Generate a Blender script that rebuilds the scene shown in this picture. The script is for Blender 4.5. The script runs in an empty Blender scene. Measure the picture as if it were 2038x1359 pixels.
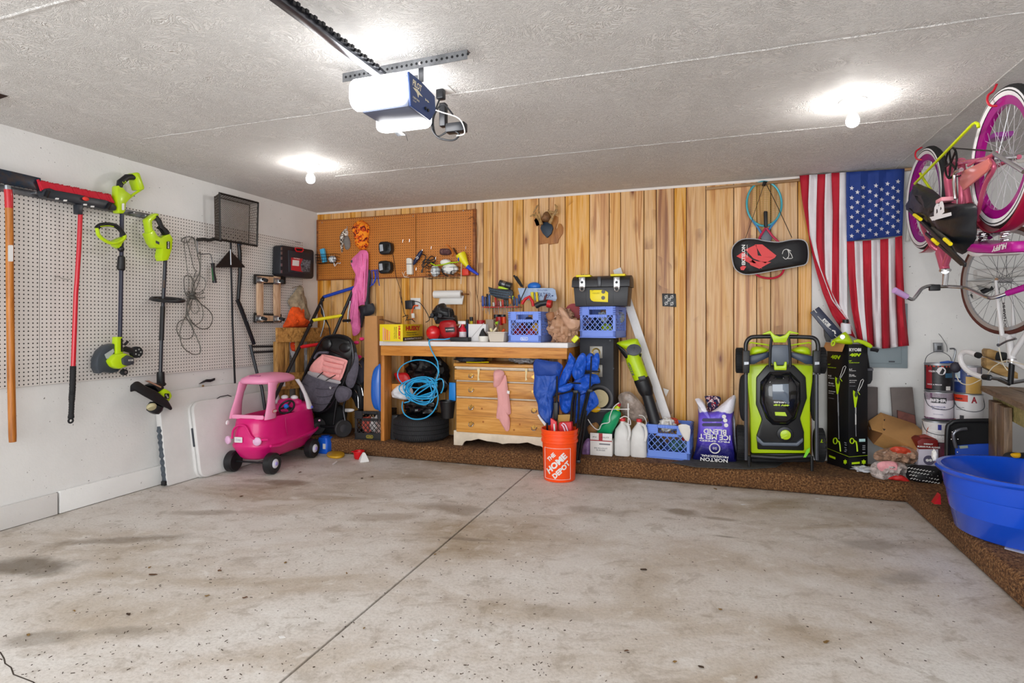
import bpy, bmesh, math, random
from mathutils import Vector as V, Matrix, noise
R = math.radians
S = bpy.context.scene
C = S.collection
# ---------------------------------------------------------------- camera, world, lights, exposure
TH = 19.15; FO = 1149.0; CH = 1.24; HZ = 645.0
cam = bpy.data.cameras.new('camera'); camo = bpy.data.objects.new('camera', cam); C.objects.link(camo)
camo.location = (0, 0, CH); camo.rotation_euler = (R(90), 0, R(TH))
cam.sensor_width = 36; cam.lens = 36*FO/2038; cam.shift_y = (HZ-679.5)/2038; cam.clip_start = .05
S.camera = camo
wd = bpy.data.worlds.new('world'); S.world = wd; wd.use_nodes = True
wd.node_tree.nodes['Background'].inputs[0].default_value = (.93, .97, 1, 1)
wd.node_tree.nodes['Background'].inputs[1].default_value = .92
S.view_settings.view_transform = 'Standard'; S.view_settings.look = 'None'
S.view_settings.gamma = 1; S.view_settings.use_curve_mapping = False
S.view_settings.exposure = 0.75
BULB = 85.0      # bulb emission
LENS = 9.0        # opener lamp lens emission
def area(name, loc, rot, sx, sy, e, col=(1, 1, 1)):
    l = bpy.data.lights.new(name, 'AREA'); l.shape = 'RECTANGLE'; l.size = sx; l.size_y = sy; l.energy = e; l.color = col
    o = bpy.data.objects.new(name, l); C.objects.link(o); o.location = loc; o.rotation_euler = [R(a) for a in rot]; return o
area('open_door_daylight', (-.9, -1.35, 1.3), (90, 0, 0), 5.2, 2.2, 82, (.95, .98, 1))
# ---------------------------------------------------------------- helpers
FW = V((-math.sin(R(TH)), math.cos(R(TH)), 0)); RT = V((math.cos(R(TH)), math.sin(R(TH)), 0))
def W(u, v, X=None, Y=None, Z=None, D=None):      # the world point seen at (u, v) that lies on a plane of the room
    d = FW + RT*((u-1019)/FO) + V((0, 0, (HZ-v)/FO)); o = V((0, 0, CH))
    t = D if D else (X/d.x if X is not None else (Y/d.y if Y is not None else (Z-CH)/d.z))
    return o + d*t
def lin(h):
    h = h.lstrip('#'); c = [int(h[i:i+2], 16)/255 for i in (0, 2, 4)]
    return tuple((x/12.92 if x <= .04045 else ((x+.055)/1.055)**2.4) for x in c)+(1,)
def nt(m): return m.node_tree.nodes, m.node_tree.links
_mc = {}
def mat(h, rough=.5, metal=0, mot=0, ms=6, bump=0, bs=60, em=0, alpha=1, trans=0, coat=0, sheen=0, h2=None):
    k = (h, rough, metal, mot, ms, bump, bs, em, alpha, trans, coat, sheen, h2)
    if k in _mc: return _mc[k]
    m = bpy.data.materials.new('m_'+h.strip('#')); m.use_nodes = True; N, L = nt(m); b = N['Principled BSDF']
    b.inputs['Base Color'].default_value = lin(h); b.inputs['Roughness'].default_value = rough; b.inputs['Metallic'].default_value = metal
    if alpha < 1: b.inputs['Alpha'].default_value = alpha
    if trans: b.inputs['Transmission Weight'].default_value = trans
    if coat: b.inputs['Coat Weight'].default_value = coat
    if sheen: b.inputs['Sheen Weight'].default_value = sheen
    if em: b.inputs['Emission Color'].default_value = lin(h); b.inputs['Emission Strength'].default_value = em
    if mot or bump or h2:
        tc = N.new('ShaderNodeTexCoord')
    if mot or h2:
        n = N.new('ShaderNodeTexNoise'); n.inputs['Scale'].default_value = ms; n.inputs['Detail'].default_value = 6; n.inputs['Roughness'].default_value = .65
        L.new(tc.outputs['Object'], n.inputs['Vector'])
        r = N.new('ShaderNodeValToRGB'); c = lin(h); e = r.color_ramp.elements
        c2 = lin(h2) if h2 else tuple(x*(1-mot) for x in c[:3])+(1,)
        e[0].position = .38; e[1].position = .62; e[0].color = c2; e[1].color = c if h2 else tuple(min(1, x*(1+mot*.5)) for x in c[:3])+(1,)
        L.new(n.outputs[0], r.inputs[0]); L.new(r.outputs[0], b.inputs['Base Color'])
    if bump:
        n = N.new('ShaderNodeTexNoise'); n.inputs['Scale'].default_value = bs; n.inputs['Detail'].default_value = 4
        L.new(tc.outputs['Object'], n.inputs['Vector']); bp = N.new('ShaderNodeBump'); bp.inputs['Strength'].default_value = bump; bp.inputs['Distance'].default_value = .01
        L.new(n.outputs[0], bp.inputs['Height']); L.new(bp.outputs[0], b.inputs['Normal'])
    _mc[k] = m; return m
class NB:     # small node builder
    def __init__(s, name, rough=.6):
        s.m = bpy.data.materials.new(name); s.m.use_nodes = True; s.N, s.L = nt(s.m); s.b = s.N['Principled BSDF']; s.b.inputs['Roughness'].default_value = rough
    def n(s, t, ins=None, **at):
        x = s.N.new('ShaderNode'+t)
        for k, a in at.items(): setattr(x, k, a)
        for k, a in (ins or {}).items():
            if isinstance(a, bpy.types.NodeSocket): s.L.new(a, x.inputs[k])
            else: x.inputs[k].default_value = a
        return x
    def math(s, op, a, b=0.0, c=None):
        x = s.n('Math', {0: a, 1: b}, operation=op)
        if c is not None: x.inputs[2].default_value = c
        return x.outputs[0]
    def ramp(s, f, st, interp='LINEAR'):
        x = s.n('ValToRGB', {0: f}); cr = x.color_ramp; cr.interpolation = interp
        while len(cr.elements) < len(st): cr.elements.new(.5)
        for e, (p, c) in zip(cr.elements, st):
            e.position = p; e.color = lin(c) if isinstance(c, str) else (c, c, c, 1)
        return x.outputs[0]
    def mix(s, f, a, b, bt='MIX'):
        x = s.n('MixRGB', blend_type=bt)
        for i, q in enumerate((f, a, b)):
            if isinstance(q, bpy.types.NodeSocket): s.L.new(q, x.inputs[i])
            else: x.inputs[i].default_value = lin(q) if isinstance(q, str) else q
        return x.outputs[0]
    def noise(s, vec, sc, det=5, ro=.6, dist=0):
        return s.n('TexNoise', {'Vector': vec, 'Scale': sc, 'Detail': det, 'Roughness': ro, 'Distortion': dist}).outputs[0]
    def pos(s): return s.n('NewGeometry').outputs['Position']
    def obj(s): return s.n('TexCoord').outputs['Object']
    def scl(s, v, sc): return s.n('Mapping', {'Vector': v, 'Scale': sc}).outputs[0]
    def bump(s, h, st, d=.01):
        x = s.n('Bump', {'Height': h, 'Strength': st, 'Distance': d}); s.L.new(x.outputs[0], s.b.inputs['Normal'])
    def col(s, c): s.L.new(c, s.b.inputs['Base Color'])
def cr(pts, n=6, closed=False):    # Catmull-Rom through points (tuples or Vectors of any length)
    P = [tuple(p) for p in pts]; out = []; m = len(P)
    for i in range(m if closed else m-1):
        g = (lambda j: P[j % m]) if closed else (lambda j: P[max(0, min(m-1, j))])
        a, b, c, d = g(i-1), g(i), g(i+1), g(i+2)
        for k in range(n):
            t = k/n
            out.append(tuple(.5*((2*b[q])+(c[q]-a[q])*t+(2*a[q]-5*b[q]+4*c[q]-d[q])*t*t+(3*b[q]-a[q]-3*c[q]+d[q])*t**3) for q in range(len(b))))
    if not closed: out.append(P[-1])
    return out
def tr(pts, **k): return [W(u, v, **k) for u, v in pts]
class MB:
    def __init__(s): s.v = []; s.f = []
    def add(s, vs, fs):
        o = len(s.v); s.v += [V(v) for v in vs]; s.f += [tuple(i+o for i in f) for f in fs]; return s
    def box(s, x0, x1, y0, y1, z0, z1, M=None):
        vs = [V((x, y, z)) for z in (z0, z1) for y in (y0, y1) for x in (x0, x1)]
        if M: vs = [M @ v for v in vs]
        return s.add(vs, [(0, 2, 3, 1), (4, 5, 7, 6), (0, 1, 5, 4), (2, 6, 7, 3), (0, 4, 6, 2), (1, 3, 7, 5)])
    def bar(s, a, b, w, h, up=(0, 0, 1)):
        a, b = V(a), V(b); d = (b-a).normalized(); r = d.cross(V(up)); r = r.normalized() if r.length > 1e-5 else V((1, 0, 0)); q = r.cross(d)
        vs = [p+r*(w/2*i)+q*(h/2*j) for p in (a, b) for i, j in ((-1, -1), (1, -1), (1, 1), (-1, 1))]
        return s.add(vs, [(0, 1, 2, 3), (7, 6, 5, 4), (0, 4, 5, 1), (1, 5, 6, 2), (2, 6, 7, 3), (3, 7, 4, 0)])
    def tube(s, pts, r, n=8, closed=False, fl=None):
        P = [V(p) for p in pts]; m = len(P); o = len(s.v); rr = r if isinstance(r, (list, tuple)) else [r]*m
        up = V((0, 0, 1)); last = None
        for i in range(m):
            a = P[(i-1) % m] if (closed or i) else P[0]; b = P[(i+1) % m] if (closed or i < m-1) else P[-1]
            d = (b-a).normalized() if (b-a).length > 1e-9 else V((0, 0, 1))
            if last is None: x = d.cross(up); x = x if x.length > .05 else d.cross(V((1, 0, 0)))
            else: x = last - d*last.dot(d)
            if x.length < 1e-6: x = d.orthogonal()
            x.normalize(); last = x; y = d.cross(x)
            for k in range(n):
                t = 2*math.pi*k/n; s.v.append(P[i]+x*(rr[i]*math.cos(t))+y*(rr[i]*(fl or 1)*math.sin(t)))
        for i in range(m if closed else m-1):
            for k in range(n):
                a = o+i*n+k; b = o+i*n+(k+1) % n; c = o+((i+1) % m)*n+(k+1) % n; d = o+((i+1) % m)*n+k; s.f.append((a, b, c, d))
        if not closed: s.f.append(tuple(o+k for k in range(n))[::-1]); s.f.append(tuple(o+(m-1)*n+k for k in range(n)))
        return s
    def lathe(s, prof, o=(0, 0, 0), ax=(0, 0, 1), n=24, fx=None, closed=False):
        ax = V(ax).normalized(); x = ax.cross(V((0, 1, 0))); x = x.normalized() if x.length > .05 else V((1, 0, 0)); y = ax.cross(x); b = len(s.v); o = V(o)
        for r, h in prof:
            for k in range(n):
                t = 2*math.pi*k/n; p = x*(r*math.cos(t))+y*(r*math.sin(t))
                if fx: p.x *= fx[0]; p.y *= fx[1]; p.z *= fx[2]
                s.v.append(o+p+ax*h)
        m = len(prof)
        for i in range(m if closed else m-1):
            for k in range(n):
                j = (i+1) % m; s.f.append((b+i*n+k, b+i*n+(k+1) % n, b+j*n+(k+1) % n, b+j*n+k))
        if not closed:
            if prof[0][0] > 1e-5: s.f.append(tuple(b+k for k in range(n))[::-1])
            if prof[-1][0] > 1e-5: s.f.append(tuple(b+(m-1)*n+k for k in range(n)))
        return s
    def ring(s, o, ax, Rr, r, n=32, k=8, fl=1, arc=None):
        ax = V(ax).normalized(); x = ax.orthogonal().normalized(); y = ax.cross(x)
        return s.tube([V(o)+x*(Rr*math.cos(2*math.pi*i/n))+y*(Rr*math.sin(2*math.pi*i/n)) for i in range(n)], r, k, True)
    def ball(s, c, r, n=12, M=None):
        r = r if isinstance(r, (tuple, list)) else (r, r, r); o = len(s.v); m = n//2+1; c = V(c)
        for i in range(m+1):
            ph = math.pi*i/m
            for k in range(n):
                t = 2*math.pi*k/n; p = V((r[0]*math.sin(ph)*math.cos(t), r[1]*math.sin(ph)*math.sin(t), r[2]*math.cos(ph)))
                s.v.append(c+(M @ p if M else p))
        for i in range(m):
            for k in range(n): s.f.append((o+i*n+k, o+(i+1)*n+k, o+(i+1)*n+(k+1) % n, o+i*n+(k+1) % n))
        return s
    def blob(s, c, r, seed=0, amp=.15, fq=3.0, n=28, flat=None, crease=0, M=None):
        o = len(s.v); s.ball((0, 0, 0), (1, 1, 1), n); c = V(c); sd = V((seed*7.3, seed*3.1, seed*1.7))
        for i in range(o, len(s.v)):
            p = s.v[i]; d = noise.noise(p*fq+sd)*amp+noise.noise(p*fq*2.7+sd)*amp*.5
            if crease: d -= abs(noise.noise(p*fq*1.9+sd*2))*crease
            q = p*(1+d); q = V((q.x*r[0], q.y*r[1], q.z*r[2]))
            if M: q = M @ q
            q = c+q
            if flat is not None: q.z = max(q.z, flat)
            s.v[i] = q
        return s
    def prism(s, pts, off):
        pts = [V(p) for p in pts]; off = V(off); m = len(pts); o = len(s.v)
        s.v += pts+[p+off for p in pts]
        s.f.append(tuple(range(o, o+m))); s.f.append(tuple(range(o+m, o+2*m))[::-1])
        for i in range(m): j = (i+1) % m; s.f.append((o+i, o+m+i, o+m+j, o+j))
        return s
    def loft(s, rings, caps=True):
        o = len(s.v); m = len(rings[0])
        for r in rings: s.v += [V(p) for p in r]
        for i in range(len(rings)-1):
            for k in range(m): s.f.append((o+i*m+k, o+i*m+(k+1) % m, o+(i+1)*m+(k+1) % m, o+(i+1)*m+k))
        if caps: s.f.append(tuple(range(o, o+m))[::-1]); s.f.append(tuple(range(o+(len(rings)-1)*m, o+len(rings)*m)))
        return s
    def grid(s, fn, nu, nv):
        o = len(s.v)
        for j in range(nv+1):
            for i in range(nu+1): s.v.append(V(fn(i/nu, j/nv)))
        for j in range(nv):
            for i in range(nu): a = o+j*(nu+1)+i; s.f.append((a, a+1, a+nu+2, a+nu+1))
        return s
    def xf(s, M, o=0):
        for i in range(o, len(s.v)): s.v[i] = M @ s.v[i]
        return s
    def build(s, name, m, parent=None, bev=0, seg=2, sm=True, ang=35, sub=0, solid=0):
        me = bpy.data.meshes.new(name); off = parent_world(parent)
        me.from_pydata([tuple(v-off) for v in s.v], [], s.f)
        bm = bmesh.new(); bm.from_mesh(me)
        if not getattr(s, 'open', False): bmesh.ops.recalc_face_normals(bm, faces=bm.faces)
        if bev:
            es = [e for e in bm.edges if len(e.link_faces) == 2 and e.calc_face_angle(0) > R(25)]
            bmesh.ops.bevel(bm, geom=es, offset=bev, segments=seg, affect='EDGES', profile=.5, clamp_overlap=True)
        bm.to_mesh(me); bm.free()
        if sm: me.shade_smooth(); me.set_sharp_from_angle(angle=R(ang))
        if m: me.materials.append(m)
        o = bpy.data.objects.new(name, me); C.objects.link(o)
        if parent: o.parent = parent
        if solid: q = o.modifiers.new('t', 'SOLIDIFY'); q.thickness = solid; q.offset = 0
        if sub: q = o.modifiers.new('s', 'SUBSURF'); q.levels = sub; q.render_levels = sub
        return o
def parent_world(p):
    o = V((0, 0, 0))
    while p is not None:
        o += V(p.location); p = p.parent
    return o
def T(name, label, cat, loc, group=None):        # a thing: an Empty at its base; parts are built in world space around it
    o = bpy.data.objects.new(name, None); C.objects.link(o); o.location = loc; o.empty_display_size = .05
    o['label'] = label; o['category'] = cat
    if group: o['group'] = group
    return o
def tag(o, label, cat, group=None):
    o['label'] = label; o['category'] = cat
    if group: o['group'] = group
    return o
def one(mb, name, m, label, cat, group=None, **k):   # a thing that is one mesh: origin moved to its base centre
    xs = [v.x for v in mb.v]; ys = [v.y for v in mb.v]; zs = [v.z for v in mb.v]
    c = V(((min(xs)+max(xs))/2, (min(ys)+max(ys))/2, min(zs)))
    mb.v = [v-c for v in mb.v]; o = mb.build(name, m, None, **k); o.location = c; return tag(o, label, cat, group)
def st(o): o['kind'] = 'structure'; return o
def lab(o, l): o['label'] = l; return o
def dup(root, loc, rot=None, label=None, group=None):
    r = root.copy(); C.objects.link(r); r.location = loc
    if rot is not None: r.rotation_euler = rot
    if label: r['label'] = label
    if group: r['group'] = group
    for ch in list(root.children):
        c = ch.copy(); C.objects.link(c); c.parent = r
        for g in list(ch.children):
            d = g.copy(); C.objects.link(d); d.parent = c
    return r
_tx = {}
def text(s, m, parent, o, right, up, w=None, h=.05, name='lettering', fn=None, bold=.0, ex=.0006, mir=False, shear=0):
    """lettering centred on o, spanned by right/up, fitted to width w and/or height h"""
    cu = bpy.data.curves.new('t', 'FONT'); cu.body = s; cu.size = 1; cu.offset = bold; cu.shear = shear; cu.align_x = 'CENTER'; cu.align_y = 'CENTER'; cu.resolution_u = 2
    to = bpy.data.objects.new('t', cu); C.objects.link(to); bpy.context.view_layer.update()
    me = bpy.data.meshes.new_from_object(to.evaluated_get(bpy.context.evaluated_depsgraph_get()))
    C.objects.unlink(to); bpy.data.objects.remove(to); bpy.data.curves.remove(cu)
    co = [v.co.copy() for v in me.vertices]; fs = [tuple(p.vertices) for p in me.polygons]
    x0, x1 = min(c.x for c in co), max(c.x for c in co); y0, y1 = min(c.y for c in co), max(c.y for c in co)
    sy = h/(y1-y0); sx = w/(x1-x0) if w else sy; right = V(right).normalized(); up = V(up).normalized(); nn = right.cross(up)
    mb = MB(); q = []
    for c in co:
        a = (c.x-(x0+x1)/2)*sx*(-1 if mir else 1); b = (c.y-(y0+y1)/2)*sy
        q.append(fn(a, b) if fn else V(o)+right*a+up*b+nn*ex)
    mb.add(q, fs); mb.open = True
    bpy.data.meshes.remove(me)
    return mb.build(name, m, parent, sm=False)
def arc(c, r, a0, a1, n, ax1=V((1, 0, 0)), ax2=V((0, 0, 1))):
    return [V(c)+ax1*(r*math.cos(R(a0+(a1-a0)*i/n)))+ax2*(r*math.sin(R(a0+(a1-a0)*i/n))) for i in range(n+1)]
def rot(axis, deg): return Matrix.Rotation(R(deg), 4, axis)
def at(x, y, z): return Matrix.Translation((x, y, z))
def rrect(x0, x1, z0, z1, r, n=4):      # rounded rectangle outline, (x, z) pairs
    o = []
    for cx, cz, a in ((x1-r, z1-r, 0), (x0+r, z1-r, 90), (x0+r, z0+r, 180), (x1-r, z0+r, 270)):
        for i in range(n+1): t = R(a+90*i/n); o.append((cx+r*math.cos(t), cz+r*math.sin(t)))
    return o
# palette
BLK = mat('#15161a', .45, mot=.3, ms=20); BLKM = mat('#1b1c20', .35, .3); RUB = mat('#16171a', .75, bump=.3, bs=90); DGR = mat('#3b3f47', .45)
GRN = mat('#b9d900', .38, coat=.3); WHT = mat('#e6e4e2', .5); CHR = mat('#c9c9cc', .2, 1); STL = mat('#8e9094', .35, .9); RED = mat('#c1121f', .35, coat=.2)
BLU = mat('#1560d8', .4); YEL = mat('#f2dc00', .4); ORG = mat('#f04a0c', .45); PNK = mat('#e8569c', .4)
# ================================================================ structure
LX = -4.05; BY = 5.24; CZ = 2.446; ST = .14
def wall_mat():
    q = NB('white_wall_paint', .6); p = q.pos()
    n = q.noise(p, 1.6, 5); c = q.ramp(n, [(.3, '#dcdbd9'), (.7, '#e9e8e6')])
    s = q.ramp(q.noise(p, 34, 3, .7), [(.285, 0.0), (.295, 1.0)]); c = q.mix(s, '#4c4743', c)
    s2 = q.ramp(q.noise(q.scl(p, (1, 1, .35)), 7, 6, .75), [(.26, 0.0), (.31, 1.0)]); c = q.mix(s2, '#b8b0a8', c)
    q.col(c); q.bump(q.noise(p, 60, 4), .12); return q.m
WALL = wall_mat()
def peg_mat(name, base, base2, hole_shade, hr):
    q = NB(name, .55); g = q.n('TexCoord').outputs['Object']; x = q.n('SeparateXYZ', {0: g}).outputs
    a = q.math('ABSOLUTE', q.math('SUBTRACT', q.math('FRACT', q.math('MULTIPLY', x[0], 1/.0254)), .5))
    b = q.math('ABSOLUTE', q.math('SUBTRACT', q.math('FRACT', q.math('MULTIPLY', x[2], 1/.0254)), .5))
    d = q.math('SQRT', q.math('ADD', q.math('MULTIPLY', a, a), q.math('MULTIPLY', b, b)))
    m = q.math('LESS_THAN', d, hr/.0254)
    c = q.ramp(q.noise(g, 2.2, 5), [(.3, base2), (.7, base)]); c = q.mix(m, c, hole_shade); q.col(c); return q.m  # holes are not cut: their inner darkness is painted as dots
PEGW = peg_mat('white_pegboard', '#e2ddd8', '#d3cdc8', '#0d0b09', .0045)
PEGB = peg_mat('brown_pegboard', '#cb8034', '#b96e26', '#3f1c06', .0042)
def plank_mat():
    q = NB('pine_paneling', .42); o = q.obj(); r = q.n('ObjectInfo').outputs['Random']
    off = q.n('CombineXYZ', {0: q.math('MULTIPLY', r, 37.0), 1: 0.0, 2: q.math('MULTIPLY', r, 91.0)}).outputs[0]
    v = q.n('VectorMath', {0: o, 1: off}, operation='ADD').outputs[0]
    g1 = q.noise(q.scl(v, (15, 15, .55)), 1, 4, .55, 1.3)           # broad bands along the board
    c = q.ramp(g1, [(.28, '#96592a'), (.37, '#bf8245'), (.46, '#dda965'), (.56, '#e6bb86'), (.66, '#cf9658'), (.76, '#a4642f')])
    g2 = q.noise(q.scl(v, (210, 210, 3.5)), 1, 3, .6, .3)
    c = q.mix(q.ramp(g2, [(.34, .24), (.56, 0.0)]), c, '#a4612c')
    kv = q.scl(v, (9, 9, 3.4)); vo = q.n('TexVoronoi', {'Vector': kv, 'Scale': 1.0, 'Randomness': 1.0})
    dd = q.math('ADD', vo.outputs['Distance'], q.math('MULTIPLY', q.math('SUBTRACT', q.noise(q.scl(v, (30, 30, 12)), 1, 3), .5), .22))
    k = q.ramp(dd, [(.06, 1.0), (.12, .6), (.20, .35), (.36, 0.0)]); gate = q.math('GREATER_THAN', q.noise(q.scl(v, (1, 1, 1.7)), 1.3, 1), .50)
    c = q.mix(q.math('MULTIPLY', k, gate), c, '#7c3f16')
    tone = q.n('HueSaturation', {'Color': c, 'Value': q.math('ADD', .9, q.math('MULTIPLY', r, .22)), 'Saturation': q.math('ADD', .9, q.math('MULTIPLY', q.math('FRACT', q.math('MULTIPLY', r, 7.3)), .3))}).outputs[0]
    q.col(tone); q.bump(g2, .08); return q.m
PLANK = plank_mat()
def wood(name, c1, c2, c3, ax=(3, 40, 40), knots=True, rough=.55):
    q = NB(name, rough); v = q.obj(); g = q.noise(q.scl(v, ax), 1, 5, .6, .8)
    c = q.ramp(g, [(.3, c3), (.5, c2), (.7, c1)])
    if knots:
        k = q.ramp(q.noise(v, 19, 2), [(.24, 0.0), (.29, 1.0)]); c = q.mix(k, c3, c)
    q.col(c); q.bump(g, .15); return q.m
WX = wood('pine_lumber_along_x', '#dc9a49', '#cf8736', '#a8601c'); WZ = wood('pine_lumber_along_z', '#d08c43', '#c07a34', '#8f5420', (40, 40, 3))
WPX = wood('pallet_wood_along_x', '#d0a15e', '#b98545', '#6d4a23', (4, 30, 30)); WPZ = wood('pallet_wood_along_z', '#c89a5a', '#a97c42', '#5f4122', (30, 30, 4))
WDX = wood('dresser_pine', '#dfa557', '#cf9040', '#ab6c28', (3, 30, 34), False, .4); GRW = wood('weathered_bench_wood', '#9c8267', '#7d634b', '#4b3a2b', (45, 45, 4))
GRY = wood('weathered_bench_top', '#a58a6c', '#84694e', '#4d3c2c', (45, 4, 45))
def ceil_mat():
    q = NB('stomped_ceiling_plaster', .75); p = q.pos()
    w = q.n('TexNoise', {'Vector': p, 'Scale': 3.2, 'Detail': 2.0}); v = q.n('VectorMath', {0: p, 1: q.n('VectorMath', {0: w.outputs['Color'], 1: (.5, .5, .5)}, operation='MULTIPLY').outputs[0]}, operation='ADD').outputs[0]
    h = q.n('TexNoise', {'Vector': q.scl(v, (26, 60, 30)), 'Scale': 1.0, 'Detail': 3.0, 'Roughness': .5, 'Distortion': 1.6}).outputs[0]
    h2 = q.ramp(h, [(.42, 0.0), (.5, 1.0), (.58, 0.0)])
    h3 = q.math('ADD', h2, q.math('MULTIPLY', q.noise(p, 45, 3), .5))
    q.col(q.ramp(q.noise(p, .9, 4), [(.3, '#d6d2ce'), (.7, '#e2dfdc')])); q.bump(h3, .6, .014); return q.m
CEIL = ceil_mat()
def conc_mat():
    q = NB('stained_concrete', .62); p = q.pos(); x = q.n('SeparateXYZ', {0: p}).outputs
    rp = q.n('Mapping', {'Vector': p, 'Rotation': (0, 0, R(-20))}).outputs[0]
    n1 = q.noise(q.scl(rp, (.75, 1.5, 1)), 1.1, 7, .62, .5); c = q.ramp(n1, [(.30, '#a8967f'), (.40, '#c2b6a8'), (.5, '#d3cbc3'), (.66, '#e0dcd7')])
    n2 = q.noise(q.scl(rp, (1.4, 3.6, 1)), 2.1, 8, .7, .8); c = q.mix(q.ramp(n2, [(.30, .5), (.43, 0.0)]), c, '#8d7a63')
    n3 = q.noise(p, 70, 4, .7); c = q.mix(q.ramp(n3, [(.3, .35), (.55, 0.0)]), c, '#8b8175')
    n4 = q.noise(rp, 7, 7, .72, .4); c = q.mix(q.ramp(n4, [(.36, .38), (.46, 0.0)]), c, '#877762'); c = q.mix(q.ramp(n4, [(.55, 0.0), (.68, .5)]), c, '#e9e6e2')
    wob = q.math('MULTIPLY', q.math('SUBTRACT', q.noise(p, 5, 5, .6), .5), 1.7)
    for sx, sy, ra, rb, an, k, col in STAINS:
        ca, sa = math.cos(R(an)), math.sin(R(an)); dx = q.math('SUBTRACT', x[0], sx); dy = q.math('SUBTRACT', x[1], sy)
        u = q.math('DIVIDE', q.math('ADD', q.math('MULTIPLY', dx, ca), q.math('MULTIPLY', dy, sa)), ra)
        w = q.math('DIVIDE', q.math('SUBTRACT', q.math('MULTIPLY', dy, ca), q.math('MULTIPLY', dx, sa)), rb)
        d = q.math('ADD', q.math('SQRT', q.math('ADD', q.math('MULTIPLY', u, u), q.math('MULTIPLY', w, w))), wob)
        c = q.mix(q.ramp(d, [(.45, k), (1.0, 0.0)]), c, col)
    vo = q.n('TexVoronoi', {'Vector': q.scl(p, (1, 1, 1)), 'Scale': 17.0}); sp = q.math('LESS_THAN', vo.outputs['Distance'], .07)
    gate = q.ramp(q.noise(p, 1.3, 3), [(.4, 0.0), (.62, 1.0)]); c = q.mix(q.math('MULTIPLY', sp, gate), c, '#4a3626')
    vo = q.n('TexVoronoi', {'Vector': p, 'Scale': 9.0}); sp = q.math('LESS_THAN', vo.outputs['Distance'], .045); c = q.mix(sp, c, '#3d2f25')
    q.col(c); q.bump(q.math('ADD', n3, q.noise(p, 14, 5)), .22, .008); return q.m
def fl(u, v): a = W(u, v, Z=0); return a.x, a.y
STAINS = []
for u, v, ra, rb, an, k, col in ((55, 1125, .30, .13, 15, .75, '#5d5140'), (230, 1075, .48, .07, 28, .55, '#6e5d48'), (90, 1270, .20, .07, 25, .5, '#6f6353'), (560, 960, .34, .10, 5, .65, '#6b5238'),
        (520, 968, .22, .10, 10, .4, '#7b6650'), (900, 1012, .30, .13, 0, .55, '#7d6a55'), (760, 1030, .3, .1, 30, .4, '#8a755c'), (1350, 1017, .13, .09, 0, .7, '#7d6c57'), (1440, 1033, .13, .035, 0, .6, '#83735f'),
        (1445, 1068, .09, .02, 0, .6, '#6e6252'), (1740, 1085, .22, .11, 10, .5, '#85796a'), (930, 1073, .2, .025, 10, .55, '#77695a'), (1180, 1015, .25, .1, 0, .45, '#8b7c6b'), (420, 1020, .35, .06, 20, .45, '#7f6c57'),
        (1800, 1150, .22, .08, 40, .45, '#7c7368'), (240, 1255, .22, .05, 20, .45, '#75695a'), (1110, 1220, .2, .06, 0, .35, '#948673'), (680, 985, .5, .12, 15, .35, '#8c7a66')):
    a = fl(u, v); STAINS.append((a[0], a[1], ra, rb, an, k, col))
for u, v, ra, rb, an, k in ((560, 1000, .30, .07, 20, .6), (545, 1075, .22, .08, 35, .6), (690, 985, .3, .05, 10, .5), (500, 1045, .35, .09, 20, .4), (1700, 1030, .5, .1, 0, .35), (1560, 1160, .4, .15, 0, .35), (1150, 1110, .25, .12, 60, .3)):
    a = fl(u, v); STAINS.append((a[0], a[1], ra, rb, an, k, '#dbd6d1'))
CONC = conc_mat()
def carpet_mat():
    q = NB('brown_loop_carpet', .95); p = q.pos()
    n = q.noise(p, 75, 3, .75); c = q.ramp(n, [(.34, '#2f1b0c'), (.46, '#6f4828'), (.57, '#96683c'), (.7, '#c49c6c')])
    c = q.mix(q.ramp(q.noise(p, 2.2, 4), [(.35, .35), (.6, 0.0)]), c, '#3a2614'); q.col(c); q.bump(q.noise(p, 110, 3, .7), .9, .02); return q.m
CARP = carpet_mat()
# floor: sub-base with two cast slabs, split by the control joint
JX = -1.42
floor = st(MB().box(-4.3, 3.0, -1.4, 5.4, -.12, -.012).build('floor', mat('#4a4036', .9), sm=False))
MB().prism([(-4.3, -1.4, 0), (JX+.04, -1.4, 0), (-1.47, 5.35, 0), (-4.3, 5.35, 0)], (0, 0, -.1)).build('concrete_slab', CONC, floor, bev=.002, seg=1)
MB().prism([(JX+.05, -1.4, 0), (3.0, -1.4, 0), (3.0, 5.35, 0), (-1.458, 5.35, 0)], (0, 0, -.1)).build('concrete_slab', CONC, floor, bev=.002, seg=1)
a = [W(u, v, Z=.0006) for u, v in ((0, 1297), (8, 1310), (10, 1320), (22, 1328), (27, 1342), (48, 1350), (66, 1357), (72, 1362), (90, 1380))]
MB().tube(a, .0022, 4, fl=.3).build('floor_crack', mat('#3a3028', .9), floor)
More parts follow.
